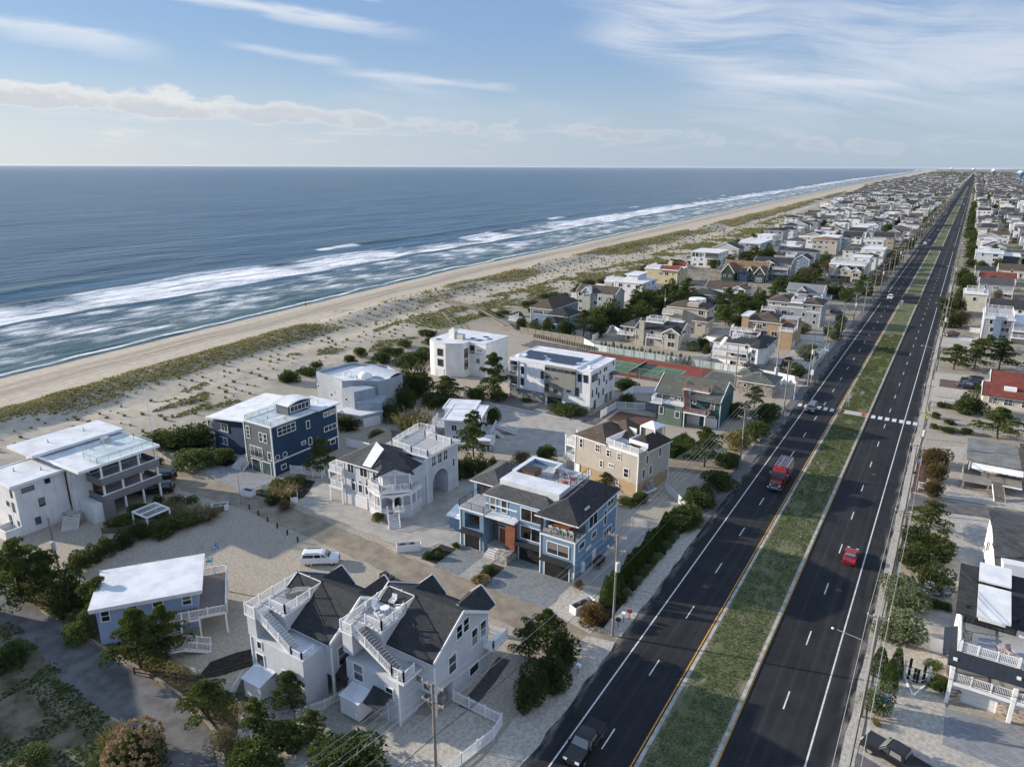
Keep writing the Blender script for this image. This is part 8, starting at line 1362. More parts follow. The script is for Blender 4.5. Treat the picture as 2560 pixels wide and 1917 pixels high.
for k, x in enumerate((-33.2, -31.7)): t = thing('gas_tank', f'white upright gas tank behind the pump house, {["left", "right"][k]} of the pair', 'tank', (x, 184.6 + k * .3, 0)); MB().lathe([(.45, 0), (.45, 1.3), (.3, 1.55), (.12, 1.6), (.12, 1.8)], 12).obj('tank', WHITE, t, smooth=True); MB().box(-.5, .5, -.5, .5, 0, .08).obj('pad', CONC, t)
t = thing('hydrant', 'red fire hydrant beside the road near the orange-tan house', 'hydrant', (-28.6, 232, 0)); MB().lathe([(.16, 0), (.16, .6), (.2, .65), (.12, .85)], 8).obj('barrel', ORNG, t); MB().beam((-.25, 0, .5), (.25, 0, .5), .12).obj('nozzle', ORNG, t)
for k, (x, y, m_, lb) in enumerate(((-28.17, 69.6, DARK, 'dark mailbox at the foot of the pole by the blue house'), (-28.07, 71.0, WHITE, 'white mailbox behind the dark one by the blue house'), (-27.7, 71.9, Cr, 'red and white mailbox furthest from the pole'), (-28.5, 57.5, DARK, 'dark mailbox beside the road junipers'), (-28.5, 59.6, WHITE, 'white signboard post beside the road junipers'), (-28.6, 242, DARK, 'dark mailbox beside the orange-tan house fence'), (-28.4, 206, DARK, 'dark mailbox in front of the white fence corner'), (-.9, 137.9, DARK, 'dark mailbox on the red gravel strip'), (-.4, 72.6, DARK, 'dark meter box on the near right pole foot'))):
    t = thing('mailbox', lb, 'mailbox', (x, y, 0)); MB().box(-.05, .05, -.05, .05, 0, 1.0).obj('post', WOOD, t); b = side_prism([(-.28, 1.0), (.28, 1.0), (.28, 1.22), (.2, 1.32), (-.2, 1.32), (-.28, 1.22)], .2).obj('box', m_, t)
def board(x, y, rz, w_, z0, z1_, m, label, fm=WHITE, stripe=None):
    t = thing('sign_board', label, 'sign', (x, y, 0), rz); [MB().box(s_ - .05, s_ + .05, -.05, .05, 0, z1_ + .1).obj('post', fm, t) for s_ in (-w_ / 2, w_ / 2)]; b = MB().box(-w_ / 2, w_ / 2, -.04, .04, z0, z1_).obj('panel', m, t)
    if stripe: MB().box(-w_ * .38, w_ * .38, -.05, -.045, z0 + (z1_ - z0) * .55, z0 + (z1_ - z0) * .75).obj('stripe', stripe, b); MB().box(-w_ * .3, w_ * .3, -.05, -.045, z0 + (z1_ - z0) * .2, z0 + (z1_ - z0) * .4).obj('stripe', stripe, b)
board(-.87, 144.8, .2, 1.2, .5, 1.5, SBLUE, 'blue signboard on the red gravel strip right of the road', WHITE, WHITE); board(.5, 132.6, .1, 1.0, .6, 1.7, WHITE, 'white signboard with red stripes at the lane corner', WHITE, Cr)
t = thing('hanging_sign', 'pale blue sign hanging from a wooden post beside the near right pole', 'sign', (1.0, 70.2, 0)); MB().box(-.06, .06, -.06, .06, 0, 3.2).obj('post', WOOD, t); MB().box(-1.3, .1, -.05, .05, 2.9, 3.02).obj('arm', WOOD, t); b = MB().box(-1.2, -.25, -.03, .03, 2.1, 2.8).obj('panel', mat('sky_blue_paint', (.13, .42, .70), .5), t); f_ = MB(); f_.beam((-1.1, -.04, 2.3), (-.75, -.04, 2.65), .08, .01); f_.beam((-.75, -.04, 2.65), (-.4, -.04, 2.4), .08, .01); f_.beam((-1.1, -.04, 2.6), (-.4, -.04, 2.3), .06, .01); f_.obj('emblem', WHITE, b)
t = thing('piling_ornament', 'black pilings tied with white rope between two leaning white posts', 'ornament', (3.0, 78.1, 0)); BLKP = mat('tarred_piling', (.018, .017, .016), .7)
for k, (x, y, z) in enumerate(((-.65, .1, 2.6), (-.1, -.1, 1.7), (.2, -.15, 1.7), (.75, .15, 2.3))): MB().lathe([(.14, 0), (.14, z), (.1, z + .03)], 8, (x, y)).obj('piling', BLKP, t)
for z in (.5, 1.4): MB().tube([(-1.1, .2, z + .2), (-.3, -.2, z - .15), (.3, -.2, z - .2), (1.2, .3, z + .2)], .05, 6).obj('rope', WHITE, t)
for a in ((-1.1, .2), (1.2, .3)): MB().beam((0, -2.7, .1), (a[0], a[1], .1), .18).obj('ground_beam', WHITE, t); MB().box(a[0] - .12, a[0] + .12, a[1] - .12, a[1] + .12, 0, 2.2).obj('white_post', WHITE, t)
for x, y, z, lb in ((-27.0, 190.5, 8.6, 'pale street lamp reaching over the road left of the crosswalk'),):
    t = thing('street_lamp', lb, 'street lamp', (x - .8, y, 0)); MB().tube([(0, 0, 0), (0, 0, z), (.4, 0, z + .4), (2.6, 0, z + .6)], .07, 6).obj('pole', GREYM, t); MB().box(2.4, 3.2, -.14, .14, z + .52, z + .68).obj('lamp_head', WHITE, t)
# person on the beach, sailboat and ship
bm = bpy.data.meshes.new('person'); vs_ = [(0, 0, .95), (0, 0, 1.2), (0, .0, 1.42), (0, .02, 1.52), (0, .03, 1.66), (-.2, 0, 1.4), (-.27, .05, 1.12), (-.24, .16, .9), (.2, 0, 1.4), (.27, -.02, 1.12), (.25, .1, .9), (-.1, 0, .88), (-.12, .12, .48), (-.13, .02, .05), (.1, 0, .88), (.12, -.05, .48), (.13, -.2, .06)]
bm.from_pydata(vs_, [(0, 1), (1, 2), (2, 3), (3, 4), (2, 5), (5, 6), (6, 7), (2, 8), (8, 9), (9, 10), (0, 11), (11, 12), (12, 13), (0, 14), (14, 15), (15, 16)], []); bm.materials.append(mat('dark_clothing', (.03, .035, .045), .8)); o_ = link('person', bm, None, (-219.0, 195.0, float(ground_z(-219.0, 195.0))), .6); tag(o_, 'person in dark clothes walking along the waterline', 'person'); sk_ = o_.modifiers.new('skin', 'SKIN')
for i, r_ in enumerate((.15, .14, .15, .07, .11, .07, .055, .045, .07, .055, .045, .1, .075, .06, .1, .075, .06)): bm.skin_vertices[0].data[i].radius = (r_, r_ * .85)
bm.skin_vertices[0].data[0].use_root = True; o_.modifiers.new('sub', 'SUBSURF').levels = 1; MB().lathe([(.04, -.1), (.1, -.04), (.115, .04), (.08, .11), (.02, .13)], 10).obj('head', mat('skin_tone', (.42, .27, .2), .6), o_, (0, .03, 1.7), True); MB().lathe([(.12, .03), (.11, .1), (.04, .15)], 10).obj('hair', mat('dark_hair', (.03, .02, .015), .7), o_, (0, .04, 1.7), True)
t = thing('sailboat', 'tiny white sailboat far out on the sea', 'sailboat', (-3600, 3112, -1), .8); MB().slab([(-6, -1.6, 1.2), (5, -1.6, 1.2), (8, 0, 1.3), (5, 1.6, 1.2), (-6, 1.6, 1.2)], 1.6).obj('hull', WHITE, t); MB().tube([(1, 0, 1), (1, 0, 17)], .15, 6).obj('mast', WHITE, t); MB().prism([(-5, -.05), (.8, -.05), (.8, .05), (-5, .05)], 2.2, [2.6, 16, 16, 2.6]).obj('sail', WHITE, t)
t = thing('cargo_ship', 'tiny cargo ship on the horizon at the left', 'ship', (-20200, 8300, -1), 1.2); SHIPM = mat('ship_grey', (.16, .18, .2), .7); MB().slab([(-95, -14, 12), (85, -14, 12), (105, 0, 14), (85, 14, 12), (-95, 14, 12)], 14).obj('hull', SHIPM, t); MB().box(-90, -65, -12, 12, 12, 38).obj('bridge', SHIPM, t); MB().box(-58, 75, -12, 12, 12, 20).obj('cargo', SHIPM, t)
# ------------------------------------------------------------------ plants
LEAVES = dict(pine=leafmat('pine_needles', (0.030, 0.054, 0.016), (0.165, 0.190, 0.048)), cedar=leafmat('juniper_leaves', (0.028, 0.048, 0.018), (0.120, 0.145, 0.040)), shrub=leafmat('shrub_leaves', (0.045, 0.074, 0.019), (0.155, 0.185, 0.050), .5), olive=leafmat('silvery_leaves', (0.123, 0.152, 0.080), (0.275, 0.297, 0.174)), arbor=leafmat('arborvitae_leaves', (0.032, 0.072, 0.014), (0.109, 0.167, 0.032)), grass=leafmat('dry_grass', (0.203, 0.152, 0.072), (0.362, 0.290, 0.145)), brownshrub=leafmat('brown_twigs', (0.102, 0.072, 0.046), (0.217, 0.167, 0.102)), redhedge=leafmat('rust_leaves', (0.102, 0.065, 0.032), (0.225, 0.152, 0.065)), redbush=leafmat('red_green_leaves', (0.072, 0.080, 0.022), (0.290, 0.123, 0.043)), goldshrub=leafmat('golden_leaves', (0.131, 0.131, 0.032), (0.348, 0.275, 0.087)), hydrangea=leafmat('hydrangea_leaves', (0.051, 0.065, 0.022), (0.131, 0.145, 0.043)))
BARK = mat('bark', (0.10, 0.08, 0.062), .95, .2, 3.0); HEADS = leafmat('dry_flower_heads', (0.30, 0.19, 0.10), (0.48, 0.34, 0.20), .1, .1)
def tris_mesh(name, V, m):
    V = np.asarray(V, np.float32).reshape(-1, 3); me = bpy.data.meshes.new(name); me.vertices.add(len(V)); me.vertices.foreach_set('co', V.reshape(-1)); me.loops.add(len(V)); me.loops.foreach_set('vertex_index', np.arange(len(V), dtype=np.int32)); k = len(V) // 3
    me.polygons.add(k); me.polygons.foreach_set('loop_start', np.arange(0, len(V), 3, dtype=np.int32)); me.update(calc_edges=True); me.materials.append(m); me.validate(); return me
def tufts(P, Nn, size, r, per=3, up=.45, spread=.8, wide=.42):
    """per point a few pointed leaves fanning out along the normal"""
    n = len(P); P = np.repeat(P, per, 0); Nn = np.repeat(Nn, per, 0); s_ = np.repeat(size, per) * r.uniform(.7, 1.3, n * per)
    d = Nn + r.normal(0, spread, (n * per, 3)); d[:, 2] += up; d /= np.linalg.norm(d, axis=1)[:, None] + 1e-9
    a = np.cross(d, r.normal(0, 1, (n * per, 3))); a /= np.linalg.norm(a, axis=1)[:, None] + 1e-9; w_ = (s_ * wide)[:, None]
    return np.stack([P - a * w_ - d * s_[:, None] * .25, P + a * w_ - d * s_[:, None] * .25, P + d * s_[:, None] * .9], 1)
def bumpy(n, r, shape, inner=.3, lump=.22, k=9):
    """points on and inside a lumpy crown of unit height and width; shape(z) gives the radius"""
    dirs = r.normal(0, 1, (k, 3)); dirs /= np.linalg.norm(dirs, axis=1)[:, None]; z = r.uniform(0.02, 1, n * 2); t = r.uniform(0, 2 * np.pi, n * 2); rad = shape(z); keep = r.rand(n * 2) < rad / rad.max() + .08; z, t, rad = z[keep][:n], t[keep][:n], rad[keep][:n]
    u = np.stack([np.cos(t), np.sin(t), (z - .5) * 1.6], 1); u2 = u / np.linalg.norm(u, axis=1)[:, None]; b = (np.clip((u2 @ dirs.T) - .55, 0, 1) * 2.2).max(1)
    q = np.where(r.rand(len(z)) < inner, r.uniform(.3, .95, len(z)), 1.0); rr = rad * (1 - lump + lump * 1.7 * b) * q
    P = np.stack([np.cos(t) * rr, np.sin(t) * rr, z * (1 - .06 * (1 - b))], 1); Nn = np.stack([np.cos(t), np.sin(t), np.clip((z - .3) * 1.2, -.2, 1.2)], 1); return P, Nn
def lobes(r, cs, n):
    """points on a heap of overlapping ellipsoids (x, y, z, radius, half height), some of them inside"""
    w_ = np.array([c[3] * (c[3] + c[4]) for c in cs]); m_ = (w_ / w_.sum() * n).astype(int); P, Q = [], []
    for c, k_ in zip(cs, m_):
        u_ = r.normal(0, 1, (k_, 3)); u_ /= np.linalg.norm(u_, axis=1)[:, None]; f = np.where(r.rand(k_) < .25, r.uniform(.4, .9, k_), r.uniform(.92, 1.1, k_))[:, None]; p = np.array(c[:3]) + u_ * f * (c[3], c[3], c[4]); p[:, 2] = np.clip(p[:, 2], .02, 1.05); P.append(p); Q.append(u_)
    return np.concatenate(P), np.concatenate(Q)
def crown_mesh(kind, k):
    r = np.random.RandomState(1000 + 37 * k + len(kind) * 7); m = LEAVES[kind]; tr = MB()
    if kind == 'pine':
        V = []; tr.tube([(0, 0, 0), (r.uniform(-.03, .03), r.uniform(-.03, .03), .35), (r.uniform(-.06, .06), r.uniform(-.06, .06), .85)], .028, 7, .010); nl = 15; base = r.uniform(0, 6)
        for i in range(nl):
            f = i / (nl - 1); z = .20 + .74 * f ** .9; L = (.46 * (1 - f) ** .7 + .06) * r.uniform(.7, 1.15); a = base + i * 2.4 + r.uniform(-.5, .5); e = np.array([math.cos(a) * L, math.sin(a) * L, z + r.uniform(.0, .06)]); tr.tube([(0, 0, z - .04), tuple(e * (.5, .5, 1) - (0, 0, .02)), tuple(e - (0, 0, .02))], .010, 4, .004)
            for q in range(3):
                c = e * np.array([1 - .33 * q, 1 - .33 * q, 1]) + r.normal(0, .025, 3); rx = r.uniform(.12, .19) * (1 - .45 * f); rz = rx * .5; n = int(88 * (1 - .3 * f)); u_ = r.normal(0, 1, (n, 3)); u_ /= np.linalg.norm(u_, axis=1)[:, None]; u_[:, 2] = np.abs(u_[:, 2]) * 1.0 - .25; V.append(tufts(c + u_ * (rx, rx, rz), u_ * (.6, .6, 1), np.full(n, .040), r, 3, .55, .7, .26))
        V = np.concatenate(V)
    elif kind == 'arbor':
        P, Nn = bumpy(2300, r, lambda z: .5 * np.clip(1.02 - z, 0, 1) ** .5 * np.clip(z * 6 + .7, 0, 1), .3, .18, 18); V = tufts(P, Nn, .046 * r.uniform(.6, 1.5, len(P)), r, 3, .9, .55, .30); tr.tube([(0, 0, 0), (0, 0, .7)], .03, 6, .012)
    elif kind == 'cedar':                                             # a cluster of upright flame-shaped sprays
        cs = [(0, 0, .60, .19, .40)] + [(math.cos(q * 2.4 + k) * rr, math.sin(q * 2.4 + k) * rr, r.uniform(.22, .50), r.uniform(.12, .20), r.uniform(.22, .34)) for q, rr in enumerate(np.linspace(.14, .34, 10))]; P, Nn = lobes(r, cs, 2500); V = tufts(P, Nn, .046 * r.uniform(.5, 1.6, len(P)), r, 3, .8, .55, .28); tr.tube([(0, 0, 0), (0, 0, .7)], .03, 6, .012); [tr.tube([(0, 0, .05), (c[0] * .8, c[1] * .8, c[2])], .012, 4, .004) for c in cs[1:]]
    elif kind == 'grass':
        n = 420; a = r.uniform(0, 2 * np.pi, n); rr = r.rand(n) ** .6 * .28; P = np.stack([np.cos(a) * rr, np.sin(a) * rr, np.full(n, .05)], 1); L = r.uniform(.55, 1.0, n); d = np.stack([np.cos(a) * (.25 + rr), np.sin(a) * (.25 + rr), np.full(n, 1.0)], 1) + r.normal(0, .14, (n, 3)); s_ = np.cross(d, (0, 0, 1)); s_ /= np.linalg.norm(s_, axis=1)[:, None]; V = np.stack([P - s_ * .02, P + s_ * .02, P + d * L[:, None] * .85], 1); P2 = P + d * L[:, None] * .7; V = np.concatenate([V, tufts(P2[::2], d[::2], np.full(len(P2[::2]), .10), r, 2, .2, .5, .25)]); tr.lathe([(.1, 0), (.05, .08)], 6)
    else:
        sh = lambda z: .5 * np.sqrt(np.clip(1 - ((z - .42) / .60) ** 2, .02, 1)); cs = [(math.cos(q * 2.4 + k) * rr, math.sin(q * 2.4 + k) * rr, r.uniform(.22, .68 - rr * .6), r.uniform(.14, .26), r.uniform(.16, .30)) for q, rr in enumerate(np.linspace(.0, .32, 11))]; P, Nn = lobes(r, cs, 2500); V = tufts(P, Nn, np.full(len(P), .048 if kind != 'brownshrub' else .045) * r.uniform(.6, 1.5, len(P)), r, 3, .35, .8, .32 if kind != 'brownshrub' else .14); [tr.tube([(0, 0, 0), (math.cos(q) * .12, math.sin(q) * .12, .3), (math.cos(q) * .28, math.sin(q) * .28, .62)], .016, 4, .006) for q in (.3, 1.6, 2.9, 4.1, 5.3)]
    return tris_mesh(kind + '_crown', V, m), tr.mesh('trunk', BARK)
NV = dict(pine=6, cedar=4, shrub=5, olive=2, arbor=2, grass=2, brownshrub=2, redhedge=2, redbush=1, goldshrub=1, hydrangea=1); CROWN = {k: [crown_mesh(k, i) for i in range(n)] for k, n in NV.items()}
NAMES = dict(pine='pine_tree', cedar='juniper_tree', shrub='shrub', olive='silvery_shrub', arbor='columnar_evergreen', grass='ornamental_grass', brownshrub='brown_shrub', redhedge='rust_hedge_bush', redbush='red_green_bush', goldshrub='golden_shrub', hydrangea='hydrangea'); CATS = dict(pine='tree', cedar='tree', arbor='tree', grass='grass')
trn = random.Random(77)
def plant(kind, x, y, ht, wd, label, group=None, z=None):
    v = CROWN[kind][trn.randrange(len(CROWN[kind]))]; zz = (0.0 if x > -118 else max(0.0, float(ground_z(x, y)))) if z is None else z
    t = thing(NAMES[kind], label, CATS.get(kind, 'shrub'), (x, y, zz), trn.uniform(0, 6.28), group); t.scale = (wd, wd * trn.uniform(.9, 1.1), ht); link('trunk' if kind in ('pine', 'cedar', 'arbor') else 'stem', v[1], t); link('crown', v[0], t); return t
TREES = [
('pine', -95.1, 34.1, 8.8, 7.7, 'large dark pine at the left edge beside the grey lane'),
('pine', -91.7, 35.5, 7.8, 6.2, 'dark pine beside the wooden utility pole at the left'),
('pine', -81.2, 36.7, 6.7, 5.3, 'dark pine in front of the pale blue cottage wall'),
('pine', -69.6, 34.4, 8.2, 5.5, 'leaning pine with bare trunk between lane and sand yard'),
('pine', -68.6, 36.9, 7.6, 4.4, 'dense dark pine at the corner of the sand yard'),
('cedar', -86.7, 36.0, 6.1, 4.3, 'dark juniper behind the pale shrub by the lane'),
('shrub', -80.8, 33.5, 2.6, 3.3, 'yellow-green shrub at the edge of the grey lane'),
('pine', -57.2, 33.9, 4.5, 4.9, 'small pine between the rail fence and the grey lane'),
('hydrangea', -57.3, 26.7, 4.5, 4.0, 'hydrangea bush covered in dry tan flower heads'),
('grass', -61.1, 26.6, 2.4, 1.9, 'clump of pale grass beside the dry hydrangea'),
('shrub', -82.8, 27.2, 2.9, 3.9, 'brownish shrub at the left edge beside the weedy lot'),
('shrub', -48.8, 31.9, 3.5, 2.8, 'bright green shrub at the bottom left of the pebble yard'),
('brownshrub', -51.5, 31.7, 3.3, 2.8, 'dry brown shrub at the end of the grey lane'),
('shrub', -66.2, 21.8, 1.5, 2.8, 'low bright green shrub in the weedy lot'),
('shrub', -60.1, 24.9, 1.0, 2.8, 'low shrub beside the dry hydrangea in the weedy lot'),
('cedar', -95.9, 41.5, 3.3, 2.7, 'juniper at the left end of the hedge below the modern house'),
('cedar', -96.7, 43.8, 2.9, 2.8, 'second juniper in the hedge below the modern house'),
('cedar', -97.2, 46.0, 2.9, 2.8, 'third juniper in the hedge below the modern house'),
('cedar', -97.2, 48.8, 2.9, 2.9, 'fourth juniper in the hedge below the modern house'),
('cedar', -97.6, 51.3, 3.3, 2.6, 'tallest juniper of the hedge near the pergola'),
('shrub', -96.1, 53.9, 2.5, 4.6, 'green hedge shrub right of the white pergola'),
('shrub', -95.7, 56.8, 2.5, 4.3, 'green hedge shrub behind the rust-coloured grasses'),
('grass', -101.0, 57.5, 2.0, 3.5, 'rust-brown ornamental grass nearest the pergola'),
('grass', -97.8, 59.0, 1.6, 3.7, 'rust-brown ornamental grass in the middle of the curved bed'),
('grass', -95.0, 60.4, 1.6, 3.5, 'rust-brown ornamental grass at the end of the curved bed'),
('brownshrub', -102.4, 60.7, 2.4, 3.4, 'round brownish bush beside the black vans'),
('shrub', -101.8, 62.8, 1.2, 2.1, 'small green bush beside the round brownish bush'),
('shrub', -128.9, 74.6, 3.8, 6.0, 'dark juniper mass at the dune edge, left part'),
('shrub', -124.3, 76.1, 5.2, 6.8, 'dark juniper mass at the dune edge, middle part'),
('shrub', -122.0, 79.1, 5.8, 6.4, 'dark juniper mass at the dune edge beside the navy house'),
('shrub', -115.0, 72.6, 3.2, 7.1, 'low dark green thicket below the dune junipers'),
('shrub', -103.5, 51.8, 2.5, 3.6, 'dark planting under the modern house balcony, left'),
('shrub', -104.2, 55.4, 2.9, 3.5, 'dark planting under the modern house balcony, right'),
('cedar', -105.9, 59.7, 1.6, 1.7, 'small pine at the corner post of the modern house'),
('shrub', -120.6, 68.4, 2.0, 3.2, 'low green plants along the weathered dune fence'),
('pine', -91.3, 81.8, 7.7, 5.0, 'dark pine against the navy house side wall'),
('shrub', -111.3, 76.2, 3.5, 4.5, 'round clipped bush beside the navy house steps'),
('shrub', -93.6, 74.0, 2.1, 3.2, 'loose grassy shrub in the bed beside the navy house drive'),
('grass', -90.1, 71.5, 2.5, 3.7, 'tall loose grasses in the middle of the planting bed'),
('shrub', -89.9, 69.6, 1.8, 1.9, 'pale green bush at the low end of the planting bed'),
('shrub', -92.9, 77.3, 1.5, 3.3, 'low green shrub at the top of the planting bed'),
('brownshrub', -86.6, 69.2, 2.1, 2.3, 'flowering shrub behind the low white panel'),
('cedar', -105.2, 100.9, 4.1, 3.2, 'juniper at the corner of the navy house rear fence'),
('cedar', -103.6, 102.0, 3.1, 3.2, 'second juniper behind the navy house rear fence'),
('shrub', -95.2, 101.0, 2.3, 3.8, 'shrub behind the white fence below the curved grey house'),
('cedar', -99.9, 110.3, 5.3, 4.3, 'dark juniper against the curved grey house, left'),
('cedar', -103.1, 118.4, 6.1, 5.1, 'dark juniper right of the curved grey house'),
('grass', -92.8, 108.8, 4.4, 5.6, 'tall yucca-like grasses below the curved grey house'),
('shrub', -71.3, 74.7, 1.6, 2.0, 'small bush left of the arched house stairs'),
('cedar', -109.0, 126.4, 8.2, 5.9, 'large dark juniper between the curved and the white stucco house, left'),
('cedar', -105.5, 127.5, 8.7, 5.9, 'large dark juniper between the curved and the white stucco house, right'),
('shrub', -126.0, 146.6, 5.3, 6.4, 'green thicket at the dune edge left of the stucco house'),
('shrub', -125.1, 151.6, 5.4, 5.6, 'green thicket beside the stucco house tower'),
('pine', -97.2, 126.6, 6.8, 9.5, 'spreading pine in front of the white stucco house'),
('pine', -89.7, 135.5, 12.2, 6.7, 'tall upright pine between the stucco house and the panel house'),
('shrub', -92.7, 132.5, 3.5, 4.7, 'white-flowering shrub by the stucco house drive'),
('shrub', -88.7, 135.1, 2.9, 4.2, 'shrub with white flowers beside the panel house corner'),
('pine', -73.3, 103.6, 9.7, 6.0, 'pine with bare trunk in front of the small white cottage'),
('shrub', -79.3, 119.4, 5.2, 3.0, 'dark shrub behind the small white cottage'),
('shrub', -98.9, 124.4, 3.4, 6.5, 'dark shrubs left of the small white cottage'),
('shrub', -60.4, 108.8, 3.8, 4.2, 'round dark green bush on the court behind the blue house'),
('brownshrub', -64.0, 106.2, 2.8, 3.9, 'bare brown shrub beside the round bush on the court'),
('cedar', -68.6, 95.3, 4.9, 2.7, 'conifer behind the blue house, left of three'),
('cedar', -67.5, 97.7, 4.3, 2.7, 'conifer behind the blue house, middle of three'),
('cedar', -67.4, 101.5, 2.3, 1.7, 'small conifer behind the blue house, right of three'),
('shrub', -70.5, 94.0, 4.5, 2.3, 'dark shrub beside the arched house carport'),
('shrub', -69.7, 136.3, 2.2, 7.9, 'low hedge in front of the panel house'),
('shrub', -88.3, 138.0, 1.3, 2.2, 'low green plant at the panel house garage'),
('shrub', -82.2, 138.2, 1.0, 2.2, 'low green plant between the panel house garages'),
('grass', -74.0, 139.3, 1.1, 2.7, 'tan grasses at the panel house entrance'),
('shrub', -66.2, 160.4, 3.0, 5.8, 'grey-green shrubs behind the panel house'),
('shrub', -61.2, 149.5, 2.9, 3.3, 'dark shrub beside the white stepped fence'),
('pine', -46.3, 105.1, 2.9, 2.6, 'small pine between the blue house and the beige house'),
('shrub', -40.4, 100.9, 1.2, 3.1, 'shrubs at the foot of the beige house, left'),
('shrub', -39.1, 102.8, 1.7, 2.7, 'shrubs at the foot of the beige house, right'),
('shrub', -57.7, 69.9, 1.2, 1.3, 'round bush in the mulch bed of the blue house, left'),
('shrub', -56.4, 70.7, 1.2, 1.2, 'round bush in the mulch bed of the blue house, right'),
('shrub', -57.5, 71.9, 0.9, 1.0, 'small plant behind the round bushes in the mulch bed'),
('shrub', -56.1, 74.5, 0.8, 1.2, 'small pale bush beside the blue house corner'),
('shrub', -48.2, 71.4, 1.3, 1.8, 'small tree in the middle mulch bed of the blue house'),
('hydrangea', -47.9, 68.9, 0.9, 1.7, 'low flowering plants at the lane end of the middle mulch bed'),
('brownshrub', -36.1, 74.4, 1.6, 1.7, 'small round tree in the stone ring by the blue house'),
('redbush', -31.3, 69.1, 2.7, 3.0, 'red and green bush beside the corner bin enclosure'),
('shrub', -49.5, 76.8, 0.9, 1.3, 'flowers in the stone planter of the blue house'),
('pine', -34.4, 122.8, 8.1, 7.1, 'open pine beside the pole at the road, left of the golden bush'),
('goldshrub', -31.6, 135.4, 4.4, 4.4, 'golden-green bush beside the road hedge'),
('shrub', -29.7, 141.8, 5.0, 4.8, 'dark roadside shrub below the pump house'),
('pine', -35.2, 162.6, 5.6, 4.9, 'dark pine in front of the pump house'),
('shrub', -30.2, 152.8, 5.8, 5.1, 'dark roadside thicket beside the crosswalk'),
('shrub', -37.0, 153.8, 4.6, 4.9, 'grey-green shrub against the teal house wall'),
('shrub', -30.7, 125.8, 3.2, 4.3, 'olive shrub at the foot of the roadside pole'),
('shrub', -29.4, 114.8, 3.9, 5.2, 'grey-green thicket along the road below the open pine'),
('shrub', -30.3, 106.3, 3.7, 5.0, 'dense green hedge mass along the road, upper part'),
('shrub', -29.8, 99.6, 3.8, 4.7, 'dense green hedge mass along the road, lower part'),
('cedar', -29.7, 108.7, 3.5, 2.5, 'small conifer in the roadside hedge'),
('shrub', -41.3, 131.4, 3.0, 2.1, 'clipped hedge end beside the teal house'),
('shrub', -30.0, 97.4, 3.0, 3.7, 'olive shrub at the end of the arborvitae row'),
('pine', -33.5, 61.6, 5.4, 4.5, 'dark pine at the lane corner by the road'),
('pine', -34.0, 58.2, 6.0, 3.7, 'dark pine left of the lane corner'),
('cedar', -30.9, 60.2, 4.5, 3.4, 'dark juniper at the lane corner nearest the road'),
('cedar', -30.6, 52.5, 5.5, 3.1, 'dark juniper beside the twin house east wall, lower'),
('cedar', -30.0, 56.0, 5.1, 3.5, 'dark juniper along the road verge below the lane corner'),
('pine', -51.0, 39.2, 4.8, 4.0, 'pine in front of the twin house shed'),
('pine', -44.8, 36.4, 5.2, 3.0, 'slender pine in the middle of the pebble yard'),
('pine', -50.0, 34.3, 5.5, 3.3, 'pine at the left end of the pebble yard'),
('shrub', -47.6, 35.4, 3.1, 4.0, 'dark shrub between the pines of the pebble yard'),
('shrub', -39.5, 35.3, 5.2, 7.2, 'large round dark green bush at the bottom edge'),
('shrub', -46.8, 31.3, 4.8, 3.9, 'yellow-green bush at the bottom left of the pebble yard'),
('pine', 2.4, 117.8, 5.1, 6.3, 'pine at the corner of the lane on the right side'),
('cedar', 1.3, 110.9, 4.0, 3.9, 'dark juniper below the lane corner pine, right of the road'),
('cedar', 3.9, 108.9, 4.3, 4.4, 'brown-green juniper behind the roadside junipers on the right'),
('cedar', 1.4, 104.4, 3.8, 4.3, 'dark juniper with bare twigs right of the road'),
('cedar', 3.9, 99.2, 4.0, 4.4, 'lowest dark juniper of the group right of the road'),
('olive', 0.4, 94.8, 3.8, 4.5, 'grey-green feathery shrub right of the road, upper'),
('olive', 1.4, 91.6, 4.7, 4.5, 'grey-green feathery shrub beside the white yard fence'),
('olive', 0.9, 85.1, 4.7, 4.6, 'large grey-green feathery shrub right of the road, lower'),
('arbor', -0.5, 77.3, 3.5, 1.5, 'columnar evergreen left of the pair by the piling ornament'),
('arbor', 0.7, 75.2, 3.9, 1.3, 'columnar evergreen nearest the piling ornament'),
('arbor', 1.1, 77.9, 3.7, 1.2, 'columnar evergreen behind the other two'),
('olive', 0.0, 70.8, 4.3, 2.5, 'grey-leaved shrub at the foot of the right pole'),
('shrub', 4.4, 95.0, 1.3, 1.8, 'low green bush along the yard fence, left'),
('shrub', 5.3, 95.2, 1.2, 1.5, 'low green bush along the yard fence, right'),
('shrub', 5.3, 78.3, 1.8, 2.2, 'grassy green clump beside the stone pillar'),
('shrub', 4.6, 81.7, 1.0, 1.7, 'low green plants at the foot of the white fence'),
('grass', 0.2, 68.8, 0.8, 0.7, 'tuft of grass under the blue hanging sign'),
('redhedge', 1.9, 146.6, 4.4, 4.4, 'reddish-brown hedge bush right of the road, top'),
('redhedge', 2.3, 138.8, 3.8, 3.8, 'reddish-brown hedge bush right of the road, middle'),
('redhedge', 2.2, 131.0, 3.6, 3.1, 'reddish-brown hedge bush right of the road, bottom'),
('pine', 3.1, 225.8, 7.6, 7.9, 'pine by the road right of the crosswalk, left of the pair'),
('pine', 8.1, 230.3, 8.7, 7.1, 'dark pine behind the roadside pine'),
('pine', 11.5, 257.0, 5.0, 6.3, 'pine in front of the blue-grey roof deck house'),
('pine', 13.8, 232.7, 9.1, 7.9, 'light green pine in front of the blue-grey house'),
('cedar', 7.0, 185.1, 5.2, 6.0, 'dark juniper below the parked dark cars'),
